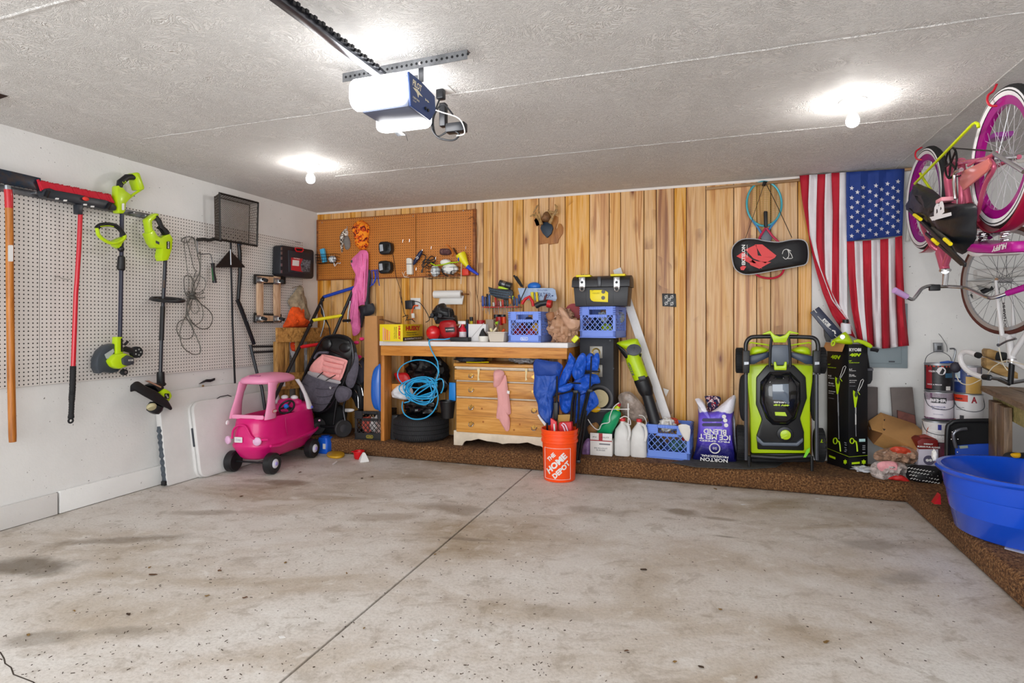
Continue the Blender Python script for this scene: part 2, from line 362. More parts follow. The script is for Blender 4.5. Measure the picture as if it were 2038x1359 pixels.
# ceiling: flat main field, a right-hand field that rises slightly past the crease, taped seam ridges
ceil = st(MB().box(LX-.1, 1.335, -1.4, 5.3, CZ, CZ+.1).build('ceiling', CEIL, sm=False))
MB().add([(1.335, -1.4, CZ), (2.6, -1.4, CZ+.055), (2.6, 5.3, CZ+.055), (1.335, 5.3, CZ), (1.335, -1.4, CZ+.1), (2.6, -1.4, CZ+.155), (2.6, 5.3, CZ+.155), (1.335, 5.3, CZ+.1)],
         [(0, 1, 2, 3), (7, 6, 5, 4), (0, 4, 5, 1), (1, 5, 6, 2), (2, 6, 7, 3), (3, 7, 4, 0)]).build('ceiling_field', CEIL, ceil, sm=False)
random.seed(4)
def seam(y, x0, x1, w=.005):
    pts = [(x0+(x1-x0)*i/40, y+random.uniform(-.004, .004), CZ-.0006) for i in range(41)]
    MB().tube(pts, [w*random.uniform(.5, 1.1) for _ in pts], 5, fl=.5).build('seam_ridge', CEIL, ceil)
seam(1.49, -3.9, 1.3, .012); seam(2.76, -3.5, 1.3, .008); seam(3.97, -2.9, 1.3, .009)
MB().tube([(1.335+random.uniform(-.006, .006), -1.2+6.4*i/40, CZ-.001) for i in range(41)], .005, 5, fl=.5).build('seam_ridge', CEIL, ceil)
pts = [(1.26, 2.10, CZ-.004), (1.6, 2.2, CZ), (2.0, 2.35, CZ)]
# walls
st(MB().box(LX-.1, LX, -1.4, 5.34, 0, CZ).build('wall_left', WALL, sm=False))
wb = st(MB().box(LX-.1, 2.7, BY, BY+.1, 0, CZ+.06).build('wall_back', WALL, sm=False))
st(MB().box(2.5, 2.6, -1.4, 5.3, 0, CZ+.055).build('wall_right', WALL, sm=False))
PE = W(1615.7, 700, Y=BY-.012).x
MB().box(LX, PE, BY-.004, BY, ST, CZ-.018).build('plank_backing', mat('#3a2413', .8), wb, sm=False)
gx = [LX]+[W(u, 600, Y=BY-.014).x for u in (643.5, 658.5, 683, 718.6, 747, 764.5, 798, 815.5, 842, 859.5, 887, 928.7, 946.5, 961.6, 980.6, 1020.8, 1041, 1072, 1092.5, 1124.9, 1173.3, 1212.5, 1235, 1281.5, 1306.2, 1341.5, 1366, 1405, 1460.5, 1506, 1534, 1588)]+[PE]
for x0, x1 in zip(gx[:-1], gx[1:]):
    m = MB().box(x0+.0028 if x0 > LX else x0, x1-.0028, BY-.014, BY-.003, ST, CZ-.016)
    c = V((x0, BY, 1)); m.v = [v-c for v in m.v]; o = m.build('plank', PLANK, None, bev=.003, seg=1); o.location = c; o.parent = wb
tr1 = st(MB().box(LX, 2.5, BY-.02, BY, CZ-.02, CZ+.001).build('trim_1', mat('#e8dfd8', .5), sm=False))
# right of the paneling: narrow timber strip under the ceiling
# white painted curb boards at the foot of the left wall
cb = st(MB().box(LX, LX+.002, -1.2, 4.6, .003, .14).build('baseboard_left', mat('#5b5651', .9), sm=False))
for y0, y1 in ((-1.2, 2.578), (2.592, 4.62)):
    MB().box(LX+.002, LX+.028, y0, y1, .004, .143+(.006 if y0 > 0 else 0)).build('curb_board', WALL, cb, bev=.003)
# white perforated board on the left wall, four-foot sheets
pg = T('pegboard', 'long white perforated board behind the hanging yard tools', 'pegboard', (LX, 3.2, .853))
for y0, y1 in ((1.256, 2.474), (2.478, 3.694), (3.698, 4.97)):
    m = MB().box(0, y1-y0, -.02, 0, 0, 1.238); o = m.build('perforated_sheet', PEGW, None, bev=.001, seg=1); o.parent = pg
    o.rotation_euler = (0, 0, R(90)); o.location = (0, y0-3.2, 0)
PX = LX+.02
# brown perforated board on the back wall, on a wood frame
pb = T('pegboard', 'brown perforated hardboard on a wood frame over the workbench', 'pegboard', (-3.1, BY, 1.72))
for x0, x1 in ((-4.015, -2.835), (-2.829, -2.211)):
    m = MB().box(0, x1-x0, -.005, 0, 0, .63); o = m.build('perforated_sheet', PEGB, None, bev=.001, seg=1); o.parent = pb; o.location = (x0+3.1, 5.2-BY, .003)
FRM = wood('frame_lumber', '#a8642c', '#8e4f1f', '#5f3012')
for z in (1.712, 2.33): MB().box(-4.03, -2.2, 5.2, BY-.015, z, z+.032).build('frame_rail', FRM, pb, bev=.002)
for x in (-4.04, -2.215): MB().box(x, x+.035, 5.197, BY-.015, 1.712, 2.365).build('frame_stile', FRM, pb, bev=.002)
for u, v in ((641, 443), (746, 435), (822, 430), (922, 419)): MB().ball(W(u, v, Y=5.194), (.006, .003, .006), 8).build('screw', CHR, pb)
# carpeted step along the back and the right side
m = MB().prism([(LX, 4.68, 0), (1.265, 4.68, 0), (1.265, -1.3, 0), (2.5, -1.3, 0), (2.5, BY, 0), (LX, BY, 0)], (0, 0, ST))
o = m.build('carpeted_step', CARP, bev=.028, seg=4); st(o); tag(o, 'brown carpeted concrete step along the back wall and right side', 'step')
# long white board behind the left tables and damaged paint patches on the lower wall
q = mat('#8f8478', .9)
# ================================================================ ceiling things
def puff(mb, out, d, axis, n=7, seed=0, amp=0.0, back=0.0, ctr=None, power=.5):
    """cushion grown from an outline of world points: rings shrink to the centre while rising along axis"""
    P = [V(p) for p in out]; c = V(ctr) if ctr else sum(P, V((0, 0, 0)))/len(P); ax = V(axis).normalized(); sd = V((seed*3.7, seed, seed*1.3)); rings = []
    if back: rings.append([c+(p-c)*.96-ax*back for p in P])
    for i in range(n):
        s = 1-i/n; h = d*(1-s*s)**power
        rings.append([c+(p-c)*s+ax*(h+(amp*noise.noise((c+(p-c)*s)*14+sd)+amp*.6*noise.noise((c+(p-c)*s)*37+sd) if i else 0)) for p in P])
    return mb.loft(rings)
GALV = mat('#8a8c90', .4, .85, mot=.3, ms=12)
def lamp(x, y, side):
    t = T('ceiling_lampholder', 'white porcelain lampholder with a bare lit bulb, %s of the two' % side, 'light', (x, y, CZ), 'bare bulbs on the ceiling')
    MB().lathe([(.066, 0), (.066, -.006), (.058, -.014), (.03, -.022), (.024, -.03), (.024, -.058), (.02, -.06)], (x, y, CZ), n=28).build('porcelain_base', mat('#f2f0ee', .3), t)
    MB().ball((x-.03, y-.01, CZ-.014), .006, 8).build('screw', STL, t)
    bm_ = mat('#fffdf9', .3, em=BULB)
    MB().lathe([(.013, -.058), (.015, -.068), (.026, -.085), (.033, -.105), (.033, -.118), (.026, -.134), (.012, -.143), (.0001, -.145)], (x, y, CZ), n=20).build('bulb', bm_, t)
lamp(-2.866, 3.618, 'left'); lamp(.714, 3.544, 'right')
# door opener
OX0, OX1 = -1.493, -1.253
t = T('garage_door_opener', 'white and blue garage door opener with glowing lamp covers, on the ceiling', 'door opener', (-1.37, 2.33, 2.2))
HS = mat('#5e6578', .45); DB = mat('#2c4478', .4)
m = MB(); m.prism([(OX0, 2.235, 2.19), (OX1, 2.232, 2.19), (OX1, 2.42, 2.19), (OX0, 2.43, 2.19)], (0, 0, .142)); m.build('housing', HS, t, bev=.01)
MB().prism([(OX1+.001, 2.215, 2.335), (OX1+.001, 2.232, 2.19), (OX1+.001, 2.42, 2.19), (OX1+.001, 2.47, 2.25), (OX1+.001, 2.46, 2.32), (OX1+.001, 2.33, 2.335)], (.012, 0, 0)).build('side_panel', DB, t, bev=.003, seg=1)
LM = mat('#ffffff', .35, em=LENS)
def lens(y0, y1, zb, yo):
    rings = []
    for k in range(9):
        a = k/8*math.pi/2; s = math.cos(a*.93); y = y0+(y1-y0)*math.sin(a)
        rings.append([V((x, y, z)) for x, z in rrect(OX0-.045*1+.0*s+(1-s)*.05, OX1-.004-(1-s)*.05, zb+(1-s)*.05, 2.335-(1-s)*.04, .03)])
    return MB().loft(rings)
lens(2.24, 2.165, 2.2, 0).build('front_lamp_cover', LM, t); lens(2.425, 2.51, 2.168, 0).build('rear_lamp_cover', LM, t)
pan = [W(u, v, X=OX1+.014) for u, v in ((834, 184), (828, 206), (846, 208))]
SX = OX1+.0135; RX, UX = (0, 1, 0), (0, 0, 1); CREAM = mat('#efe6c8', .5)
text('PILOT', CREAM, t, (SX, 2.285, 2.30), RX, UX, .085, .03, bold=.03, shear=.2)
m = MB(); m.prism([(SX, 2.245, 2.277), (SX, 2.285, 2.283), (SX, 2.335, 2.268), (SX, 2.30, 2.266), (SX, 2.295, 2.250), (SX, 2.282, 2.266)], (.001, 0, 0)); m.build('wing_emblem', CREAM, t, sm=False)
text('SCREW DRIVE', CREAM, t, (SX, 2.275, 2.236), RX, UX, .06, .009, bold=.02); text('1/2 HP', CREAM, t, (SX, 2.262, 2.222), RX, UX, .028, .008)
for y in (2.36, 2.385): MB().lathe([(.007, 0), (.007, .006), (.0001, .006)], (SX, y, 2.225), (1, 0, 0), 10).build('adjustment_knob', BLKM, t)
for y in (2.37, 2.39): MB().prism([(SX, y-.01, 2.272), (SX, y+.01, 2.265), (SX, y-.006, 2.262)], (.001, 0, 0)).build('wing_emblem', CREAM, t, sm=False)
m = MB(); 
for i in range(9): m.bar((OX0+.01+i*.005, 2.47+i*.002, 2.20-i*.002), (OX0+.03+i*.005, 2.50, 2.165), .002, .003)
m.build('terminal_strip', STL, t)
MB().tube(cr([(-1.40, 2.44, 2.19), (-1.395, 2.44, 2.165), (-1.385, 2.44, 2.15), (-1.375, 2.44, 2.115)], 5), .0014, 5).build('aerial_wire', BLKM, t)
# rail
t = T('opener_rail', 'long steel drive rail with chain running from the opener to the door', 'rail', (-1.40, .5, 2.36))
MB().box(-1.425, -1.385, -1.3, 2.27, 2.34, 2.375).build('rail_channel', mat('#6d7078', .3, .9, mot=.35, ms=5), t, bev=.004)
m = MB()
for i in range(150):
    y = 2.2-i*.0232; m.box(-1.384, -1.374, y, y+.015, 2.352+(i % 2)*.006, 2.366+(i % 2)*.006)
m.build('chain', BLKM, t, sm=False)['kind'] = 'stuff'
# perforated angle and hangers
a, b = W(682, 155, Z=2.405), W(930, 108, Z=2.405)
t = T('perforated_angle_iron', 'perforated steel angle bar under the ceiling above the opener', 'bracket', (a+b)/2)
MB().bar(a, b, .003, .042).build('angle_web', GALV, t)
MB().bar(a+V((0, .016, .02)), b+V((0, .016, .02)), .032, .003).build('angle_flange', GALV, t)
d = (b-a).normalized(); m = MB(); nrm = V((d.y, -d.x, 0)); nrm = nrm if nrm.y < 0 else -nrm
for i in range(26):
    c = a+d*(.02+i*.0255); m.lathe([(.006, 0), (.006, .0012), (.0001, .0012)], c+nrm*.0015, nrm, 10)
m.build('punched_holes', BLKM, t, sm=False)
for k, (u, v0) in enumerate(((743, 140), (838, 128))):
    p = W(u, v0, Y=2.31); MB().lathe([(.009, 0), (.009, .006), (.0001, .006)], p+V((0, -.006, 0)), (0, -1, 0), 6).build('bolt', CHR, t)
t2 = one(MB().bar(W(838, 132, Y=2.325), W(838, 164, Y=2.325), .026, .003, (0, 1, 0)).bar(W(826, 150, Y=2.30), W(826, 164, Y=2.30), .03, .003, (0, 1, 0)), 'hanger_strap', GALV, 'short perforated steel strap holding the opener to the angle bar', 'bracket', bev=.001, seg=1)
# ceiling outlet and hanging adapter
t = T('ceiling_outlet', 'white outlet plate on the ceiling behind the opener', 'outlet', (-1.2, 2.68, CZ))
MB().box(-1.25, -1.14, 2.64, 2.74, CZ-.006, CZ).build('cover_plate', WHT, t, bev=.002)
t = T('power_adapter', 'black plug adapter hanging with looped cord beside the opener', 'adapter', (-1.15, 2.68, 2.3))
MB().box(-1.215, -1.175, 2.655, 2.695, CZ-.055, CZ-.006).box(-1.20, -1.165, 2.66, 2.70, 2.25, 2.37).box(-1.165, -1.06, 2.66, 2.71, 2.215, 2.262).build('adapter_body', BLKM, t, bev=.006)
cord = cr([(-1.195, 2.67, 2.40), (-1.22, 2.66, 2.33), (-1.235, 2.65, 2.25), (-1.2, 2.65, 2.19), (-1.12, 2.66, 2.17), (-1.09, 2.67, 2.2), (-1.14, 2.67, 2.225), (-1.21, 2.66, 2.2), (-1.23, 2.66, 2.29), (-1.18, 2.66, 2.36), (-1.12, 2.66, 2.3)], 6)
MB().tube(cord, .0045, 6).build('cord', BLKM, t)
MB().tube(cr([(-1.235, 2.655, 2.34), (-1.17, 2.64, 2.31), (-1.08, 2.65, 2.27), (-1.055, 2.66, 2.2), (-1.1, 2.66, 2.19)], 6), .003, 6).build('white_cord', WHT, t)
for o in C.objects:
    if o.name in ('ceiling_outlet', 'power_adapter'): o.location.x -= .12
# door track hanger at the far left of the ceiling
a = W(-40, 191, Z=2.43)
one(MB().prism([W(-60, 175, Z=2.44), W(0, 188, Z=2.44), W(15, 192, Z=2.44), W(0, 197, Z=2.42), W(-60, 205, Z=2.42)], (0, 0, .004)), 'track_hanger', mat('#3a2a24', .6, .4), 'dark rusty door track hanger end at the ceiling above the left wall', 'bracket')
# ================================================================ left wall tools; X planes in front of the perforated board
AX = (1, 0, 0)
def zf(s, ox, oy): return lambda pts: [(ox+a/s, oy+b/s) for a, b in pts]
z1 = zf(3.997, 0, 220); z2 = zf(2.614, 0, 560); z3 = zf(3.3975, 240, 380); z4 = zf(4.2476, 240, 700); z5 = zf(3.235, 440, 540)
def px(m, pts, X, d=.02): return m.prism(tr(pts, X=X), (-d, 0, 0))
def tx(m, pts, X, r, n=8, closed=False, k=0, **kw):      # tube through pixels on plane X, or on a list of planes
    if k: pts = cr(pts, k, closed)
    Xs = X if isinstance(X, list) else [X]*len(pts)
    return m.tube([W(u, v, X=x) for (u, v), x in zip(pts, Xs)], r, n, closed, **kw)
# wall rail
t = T('tool_rail', 'grey metal tool rail along the top of the white perforated board', 'rail', W(120, 400, X=-4.02))
MB().bar(W(-60, 362, X=-4.022), W(312, 434, X=-4.022), .016, .04).build('rail_bar', GALV, t, bev=.002)
for u, v in ((68, 384), (262, 424), (285, 430), (300, 433)): MB().box(-.03, .03, -.01, .01, -.008, .008, at(*W(u, v, X=-4.0))).build('clip', STL, t, bev=.002)
# square-edged shovel
t = T('square_shovel', 'flat shovel with dark blue steel blade up and wooden handle down, far left', 'shovel', W(22, 620, X=-3.96))
bl = z1([(-240, 400), (0, 462), (100, 484), (325, 537), (332, 640), (200, 618), (100, 598), (0, 575), (-240, 530)])
px(MB(), bl, -3.955, .006).build('blade', mat('#22384c', .35, .6, mot=.5, ms=18, h2='#4a3f3c'), t, bev=.002)
tx(MB(), z1([(58, 596), (62, 640)]), -3.955, .016, 10).build('socket', STL, t)
tx(MB(), z1([(64, 628), (70, 690), (72, 776)]), -3.955, [.020, .021, .020], 12).build('ferrule', RED, t)
tx(MB(), z1([(72, 770), (76, 1000), (78, 1359)])+z2([(52, 60), (58, 500), (65, 800), (66, 835)]), -3.955, [.0195]*6+[.018, .013], 12).build('handle', wood('shovel_handle', '#c98034', '#b46c22', '#8a4c14', (30, 30, 3), False, .4), t)
px(MB(), z1(rrect(65, 105, 1070, 1200, 8)), -3.933, .001).build('sticker', WHT, t)
# push broom
t = T('push_broom', 'push broom hung head up with red bristles and red handle', 'broom', W(155, 600, X=-3.95))
m = MB(); random.seed(2)
for i in range(46):
    f = i/45
    for k, X in enumerate((-3.99, -3.965, -3.94)):
        x = 345+(905-345)*f; yb = 632+(735-632)*f; xt = x-34+random.uniform(-5, 5); yt = yb-70+random.uniform(-4, 4)-(8 if k == 0 else 0)+12*f
        a, b = z1([(x, yb), (xt, yt)]); m.tube([W(*a, X=X), W(*b, X=X)], [.006, .0085], 5)
for i in range(10):
    a, b = z1([(345, 640+i*3), (300+i*3, 548+i*9)]); m.tube([W(*a, X=-3.95), W(*b, X=-3.95)], [.006, .008], 5)
m.build('bristles', mat('#c4122c', .7), t, sm=False)['kind'] = 'stuff'
px(MB(), z1([(335, 655), (355, 622), (400, 615), (440, 632), (640, 668), (720, 690), (850, 712), (900, 735), (932, 765), (925, 795), (880, 795), (640, 745), (480, 712), (360, 690)]), -3.925, .06).build('head', mat('#262b33', .4), t, bev=.008)
for a, b, r in (((360, 690), (385, 640), .012), ((850, 785), (880, 735), .012)): tx(MB(), z1([a, b]), -3.92, r).build('end_clamp', BLKM, t)
for x, y in ((460, 700), (525, 714), (683, 747), (742, 762)): px(MB(), z1([(x-10, y-6), (x+10, y-4), (x+8, y+8), (x-12, y+6)]), -3.915, .012).build('stud', WHT, t)
MB().ball(W(*z1([(682, 702)])[0], X=-3.915), (.012, .022, .014), 10).build('knob', mat('#e0382c', .4), t)
px(MB(), z1([(612, 745), (665, 745), (660, 828), (615, 822)]), -3.925, .04).build('handle_socket', mat('#262b33', .4), t, bev=.004)
tx(MB(), z1([(640, 820), (628, 1100), (612, 1359)])+z2([(395, 60), (381, 442)]), -3.945, .0135, 12).build('handle', mat('#c8142a', .3, coat=.3), t)
g = z2([(380, 440), (379, 480), (377, 560), (374, 600), (372, 660), (369, 712)]); pts = cr(g, 9)
tx(MB(), pts, -3.945, [(.0185 if i % 2 else .0165)*(1-.25*(30 < i < 42)*.5) for i in range(len(pts))], 12).build('grip', RUB, t)
c = W(*z2([(368, 724)])[0], X=-3.945); MB().ring(c, AX, .014, .006, 14).build('hang_loop', RUB, t)
# lawn edger
t = T('lawn_edger', 'lime green lawn edger with ring grip and wheeled cutting head', 'edger', W(240, 560, X=-3.95))
m = MB(); px(m, z1([(935, 598), (962, 590), (1005, 640), (1048, 668), (1030, 710), (1005, 740), (1000, 800), (985, 820), (945, 815), (932, 700)]), -3.92, .06)
px(m, z1([(1065, 503), (1085, 490), (1112, 494), (1152, 610), (1150, 630), (1112, 634), (1085, 560), (1090, 530)]), -3.91, .08); m.build('motor_housing', GRN, t, bev=.008)
tx(MB(), z1([(1005, 712), (1060, 668), (1130, 622)]), -3.94, .009, 8).build('handle_strut', GRN, t)
tx(MB(), z1([(948, 612), (955, 575), (1010, 530), (1080, 528)]), -3.935, [.017, .02, .019, .017], 10, fl=1.2).build('rear_grip', BLK, t)
tx(MB(), z1([(975, 566), (985, 582), (1000, 560), (1008, 584)]), -3.905, .002, 5).build('grip_stripe', GRN, t)
px(MB(), z1(rrect(970, 990, 738, 792, 5)), -3.914, .002).build('label', WHT, t)
tx(MB(), z1([(970, 815), (966, 1160)])+z2([(630, 0), (624, 290)]), -3.95, .0135, 10).build('shaft', mat('#24263a', .35), t)
tx(MB(), z1([(966, 1155), (966, 1165), (962, 1262), (958, 1272)]), -3.95, [.015, .023, .026, .018], 12).build('shaft_coupler', BLK, t)
ringp = z1([(770, 935), (800, 912), (860, 906), (920, 918), (958, 950), (985, 990)]); tx(MB(), ringp, -3.91, .0155, 10, k=4).build('ring_grip', BLK, t)
tx(MB(), z1([(772, 935), (782, 985), (815, 1020), (870, 1050), (930, 1052), (985, 1020), (990, 985)]), -3.91, .0125, 8, k=4).build('ring_frame', GRN, t)
tx(MB(), z1([(800, 922), (860, 916), (905, 924)]), -3.892, .003, 6, k=3).build('grip_stripe', GRN, t)
px(MB(), z1([(900, 1040), (985, 1000), (1005, 1020), (975, 1060), (960, 1100), (925, 1080)]), -3.92, .05).build('grip_mount', GRN, t, bev=.006)
MB().ball(W(*z1([(962, 1100)])[0], X=-3.93), .022, 12).build('clamp_knob', BLK, t)
px(MB(), z2([(600, 322), (560, 332), (528, 360), (508, 400), (505, 445), (520, 482), (545, 470), (580, 478), (620, 470), (630, 440), (600, 400), (612, 360)]), -3.94, .07).build('blade_guard', mat('#3b424a', .4), t, bev=.01)
px(MB(), z2([(545, 380), (590, 350), (595, 365), (570, 400), (555, 402)]), -3.933, .004).build('warning_label', mat('#a8adb2', .5), t, sm=False)
px(MB(), z2([(608, 288), (638, 288), (642, 372), (640, 400), (600, 420), (606, 380)]), -3.92, .05).build('lower_boom', GRN, t, bev=.006)
px(MB(), z2([(576, 415), (605, 380), (650, 372), (700, 392), (697, 430), (625, 457), (595, 445)]), -3.89, .09).build('gear_case', GRN, t, bev=.012)
px(MB(), z2([(640, 402), (668, 382), (700, 395), (702, 430), (668, 440), (645, 432)]), -3.87, .05).build('motor_cap', DGR, t, bev=.01)
text('RYOBI', WHT, t, W(*z2([(680, 410)])[0], X=-3.868), (0, 1, 0), (0, 0, 1), .035, .012, bold=.03)
px(MB(), z2(rrect(630, 638, 296, 366, 3)), -3.917, .002).build('label', BLKM, t)
c = W(*z2([(708, 368)])[0], X=-3.93); w_ = MB().lathe([(.02, -.02), (.04, -.018), (.042, 0), (.04, .018), (.02, .02), (.0001, .012)], c, AX, 20).build('guide_wheel', RUB, t)
for k in range(5): a = k*72; MB().lathe([(.006, 0), (.006, .002), (.0001, .002)], c+V((.019, .021*math.cos(R(a)), .021*math.sin(R(a)))), AX, 8).build('spoke_hole', mat('#9fa09c', .6), w_)
c = W(*z2([(645, 472)])[0], X=-3.92); w_ = MB().lathe([(.01, -.015), (.021, -.013), (.022, 0), (.021, .013), (.01, .015)], c, AX, 16).build('guide_wheel', RUB, t); MB().lathe([(.009, .0), (.009, .017), (.0001, .017)], c, AX, 10).build('wheel_hub', STL, w_)
tx(MB(), z2([(648, 330), (665, 312)]), -3.92, .009).build('depth_lever', BLK, t)
tx(MB(), z2([(650, 350), (690, 362)]), -3.93, .02).build('axle_arm', BLK, t)
# string trimmer
t = T('string_trimmer', 'lime green string trimmer with black disc handle, beside the wire bundle', 'trimmer', W(325, 600, X=-3.95))
m = MB(); px(m, z3([(190, 285), (228, 262), (250, 300), (275, 318), (305, 300), (335, 290), (355, 320), (350, 390), (325, 468), (285, 474), (274, 440), (284, 388), (240, 385), (215, 350)]), -3.91, .07)
px(m, z3([(178, 192), (235, 150), (258, 152), (262, 168), (215, 205), (218, 250), (255, 335), (225, 350), (195, 285)]), -3.92, .05); m.build('motor_housing', GRN, t, bev=.007)
tx(MB(), z3([(236, 168), (258, 200), (275, 240), (310, 285)]), -3.93, [.013, .019, .016, .019], 10, k=0).build('rear_grip', BLK, t)
px(MB(), z3([(262, 248), (285, 228), (330, 270), (332, 292), (308, 302), (285, 262)]), -3.918, .04).build('trigger_block', BLK, t, bev=.004)
tx(MB(), z3([(255, 250), (265, 262), (280, 282)]), -3.93, .007).build('trigger', BLK, t)
px(MB(), z3([(240, 335), (262, 345), (262, 362), (240, 352)]), -3.906, .004).build('vent', DGR, t)
px(MB(), z3(rrect(313, 334, 340, 392, 6)), -3.906, .003).build('badge', BLKM, t)
text('RYOBI', WHT, t, W(*z3([(323, 366)])[0], X=-3.902), (0, 0, -1), (0, 1, 0), .05, .013, bold=.03)
tx(MB(), z3([(302, 468), (296, 600), (285, 800), (276, 1000), (270, 1235)]), -3.95, .0135, 10).build('shaft', mat('#20222c', .35), t)
tx(MB(), z3([(285, 780), (276, 1010)]), -3.945, .017, 10).build('shaft_sleeve', BLK, t)
c = W(*z3([(318, 735)])[0], X=-3.92); m = MB(); m.ring(c, V((.14, -.05, 1)), .108, .0125, 40, 8); m.ring(c, V((.14, -.05, 1)), .07, .008, 30, 6); m.bar(c+V((0, -.1, 0)), c+V((0, .1, 0)), .02, .012); m.build('handle_ring', BLK, t)
px(MB(), z3([(290, 602), (301, 602), (297, 655), (286, 655)]), -3.935, .004).build('label', STL, t)
tx(MB(), z4([(338, 170), (340, 262), (352, 285)]), -3.95, [.027, .028, .03], 12).build('shaft_collar', BLK, t)
m = MB(); m.loft([[W(u, v, X=X+dx) for u, v in z4([(80, 285), (120, 252), (150, 248), (205, 285), (300, 330), (400, 410), (440, 480), (425, 497), (395, 480), (330, 452), (250, 405), (190, 372), (120, 330), (80, 342)])] for X, dx in ((-3.80, 0), (-3.87, 0), (-3.98, 0))]); m.build('debris_guard', BLK, t, bev=.01)
px(MB(), z4([(330, 345), (378, 308), (425, 335), (442, 375), (412, 425), (370, 405)]), -3.84, .12).build('lower_motor', GRN, t, bev=.012)
px(MB(), z4(rrect(372, 412, 352, 398, 6)), -3.838, .002).build('badge', BLKM, t)
text('RYOBI', WHT, t, W(*z4([(392, 376)])[0], X=-3.835), (0, .6, -.8), (0, .8, .6), .034, .011, bold=.03)
px(MB(), z4([(285, 285), (340, 262), (378, 305), (330, 345)]), -3.85, .11).build('yoke', BLK, t, bev=.01)
px(MB(), z4([(208, 245), (240, 242), (345, 295), (342, 305), (330, 300)]), -3.79, .008).build('line_cutter', CHR, t)
c = W(*z4([(300, 455)])[0], X=-3.86); m = MB().lathe([(.03, .02), (.05, .01), (.055, -.02), (.045, -.05), (.02, -.06)], c, V((.3, .35, 1)), 20); m.build('string_head', BLKM, t)
c = W(*z4([(262, 466)])[0], X=-3.80); MB().lathe([(.03, -.012), (.033, 0), (.026, .014), (.0001, .016)], c, V((.6, -.2, -.7)), 18).build('spool_cap', mat('#b5ab84', .6), t)
# large white board leaning on the wall
a = W(334, 968, Z=0.004); b = W(327, 779, X=LX+.035)
t = T('folded_white_table', 'large white folded table leaning on the wall with dark worn edge', 'folding table', (a.x, a.y+.7, 0))
top = V((LX+.035, 0, b.z)); bot = V((a.x, 0, .004))
def lean(y0, y1, p0, p1, th, r=.03):      # leaning slab: rounded outline in the (y, slope) plane
    d = (p1-p0); L = d.length; e = d.normalized(); nn = e.cross(V((0, 1, 0))); nn = nn if nn.x > 0 else -nn
    return MB().prism([V((0, y, 0))+p0+e*z for y, z in rrect(y0, y1, 0, L, r)], nn*-th), nn, e
m, nn, e = lean(a.y, a.y+1.5, bot, top, .055, .02); m.build('tabletop', mat('#d9d7d5', .45, mot=.06, ms=3), t, bev=.006)
wv = []; random.seed(9)
for i in range(26):
    z = .02+i*.016*1.1; wv.append((a.y-.0012, z, .006+.017*abs(math.sin(i*1.15))+random.uniform(0, .006)))
pts = [V((0, y, 0))+bot+e*z-nn*(.03-w) for y, z, w in wv]+[V((0, y, 0))+bot+e*z-nn*(.03+w) for y, z, w in wv[::-1]]
MB().prism(pts, (0, -.002, 0)).build('worn_paint_edge', mat('#4c535c', .6, mot=.4, ms=30), t, sm=False)
MB().box(-.02, .02, -.02, .006, -.015, .02, at(a.x-.03, a.y, .025)).build('corner_foot', BLK, t, bev=.005)
# smaller folded table in front
y0 = 3.54; p0 = V((-3.855, 0, .004)); p1 = V((-3.95, 0, .615))
t = T('folded_white_table', 'smaller white plastic table folded in half with rounded corners, behind the toy car', 'folding table', (-3.87, 4.1, 0))
TW = mat('#dddbd9', .45, mot=.05, ms=4, bump=.15, bs=160)
m, nn, e = lean(y0, y0+.92, p0, p1, .032, .07); m.build('front_leaf', TW, t, bev=.012, seg=3)
m, _, _ = lean(y0-.005, y0+.915, p0-nn*.038, p1-nn*.038, .032, .07); m.build('back_leaf', TW, t, bev=.012, seg=3)
MB().bar(V((0, y0+.0, 0))+p0+e*.26-nn*.034, V((0, y0+.0, 0))+p0+e*.41-nn*.034, .012, .016, (0, 1, 0)).build('carry_handle', DGR, t, bev=.005)
tx(MB(), z4([(812, 398), (840, 380), (880, 372), (905, 366), (940, 380)]), -3.955, .004, 5).build('leg_latch', BLK, t)
one(px(MB(), z4([(670, 272), (710, 245), (735, 232), (775, 232), (800, 222), (798, 240), (760, 256), (720, 255)]), LX+.03, .015), 'bungee_hook', BLK, 'black curved hook lying on top of the large white folded table', 'hook')
one(MB().ball(W(404, 768, X=LX+.03), (.006, .012, .010), 8), 'dry_leaf', mat('#8a6a3c', .8), 'small tan dry leaf stuck at the top edge of the white folded table', 'leaf')
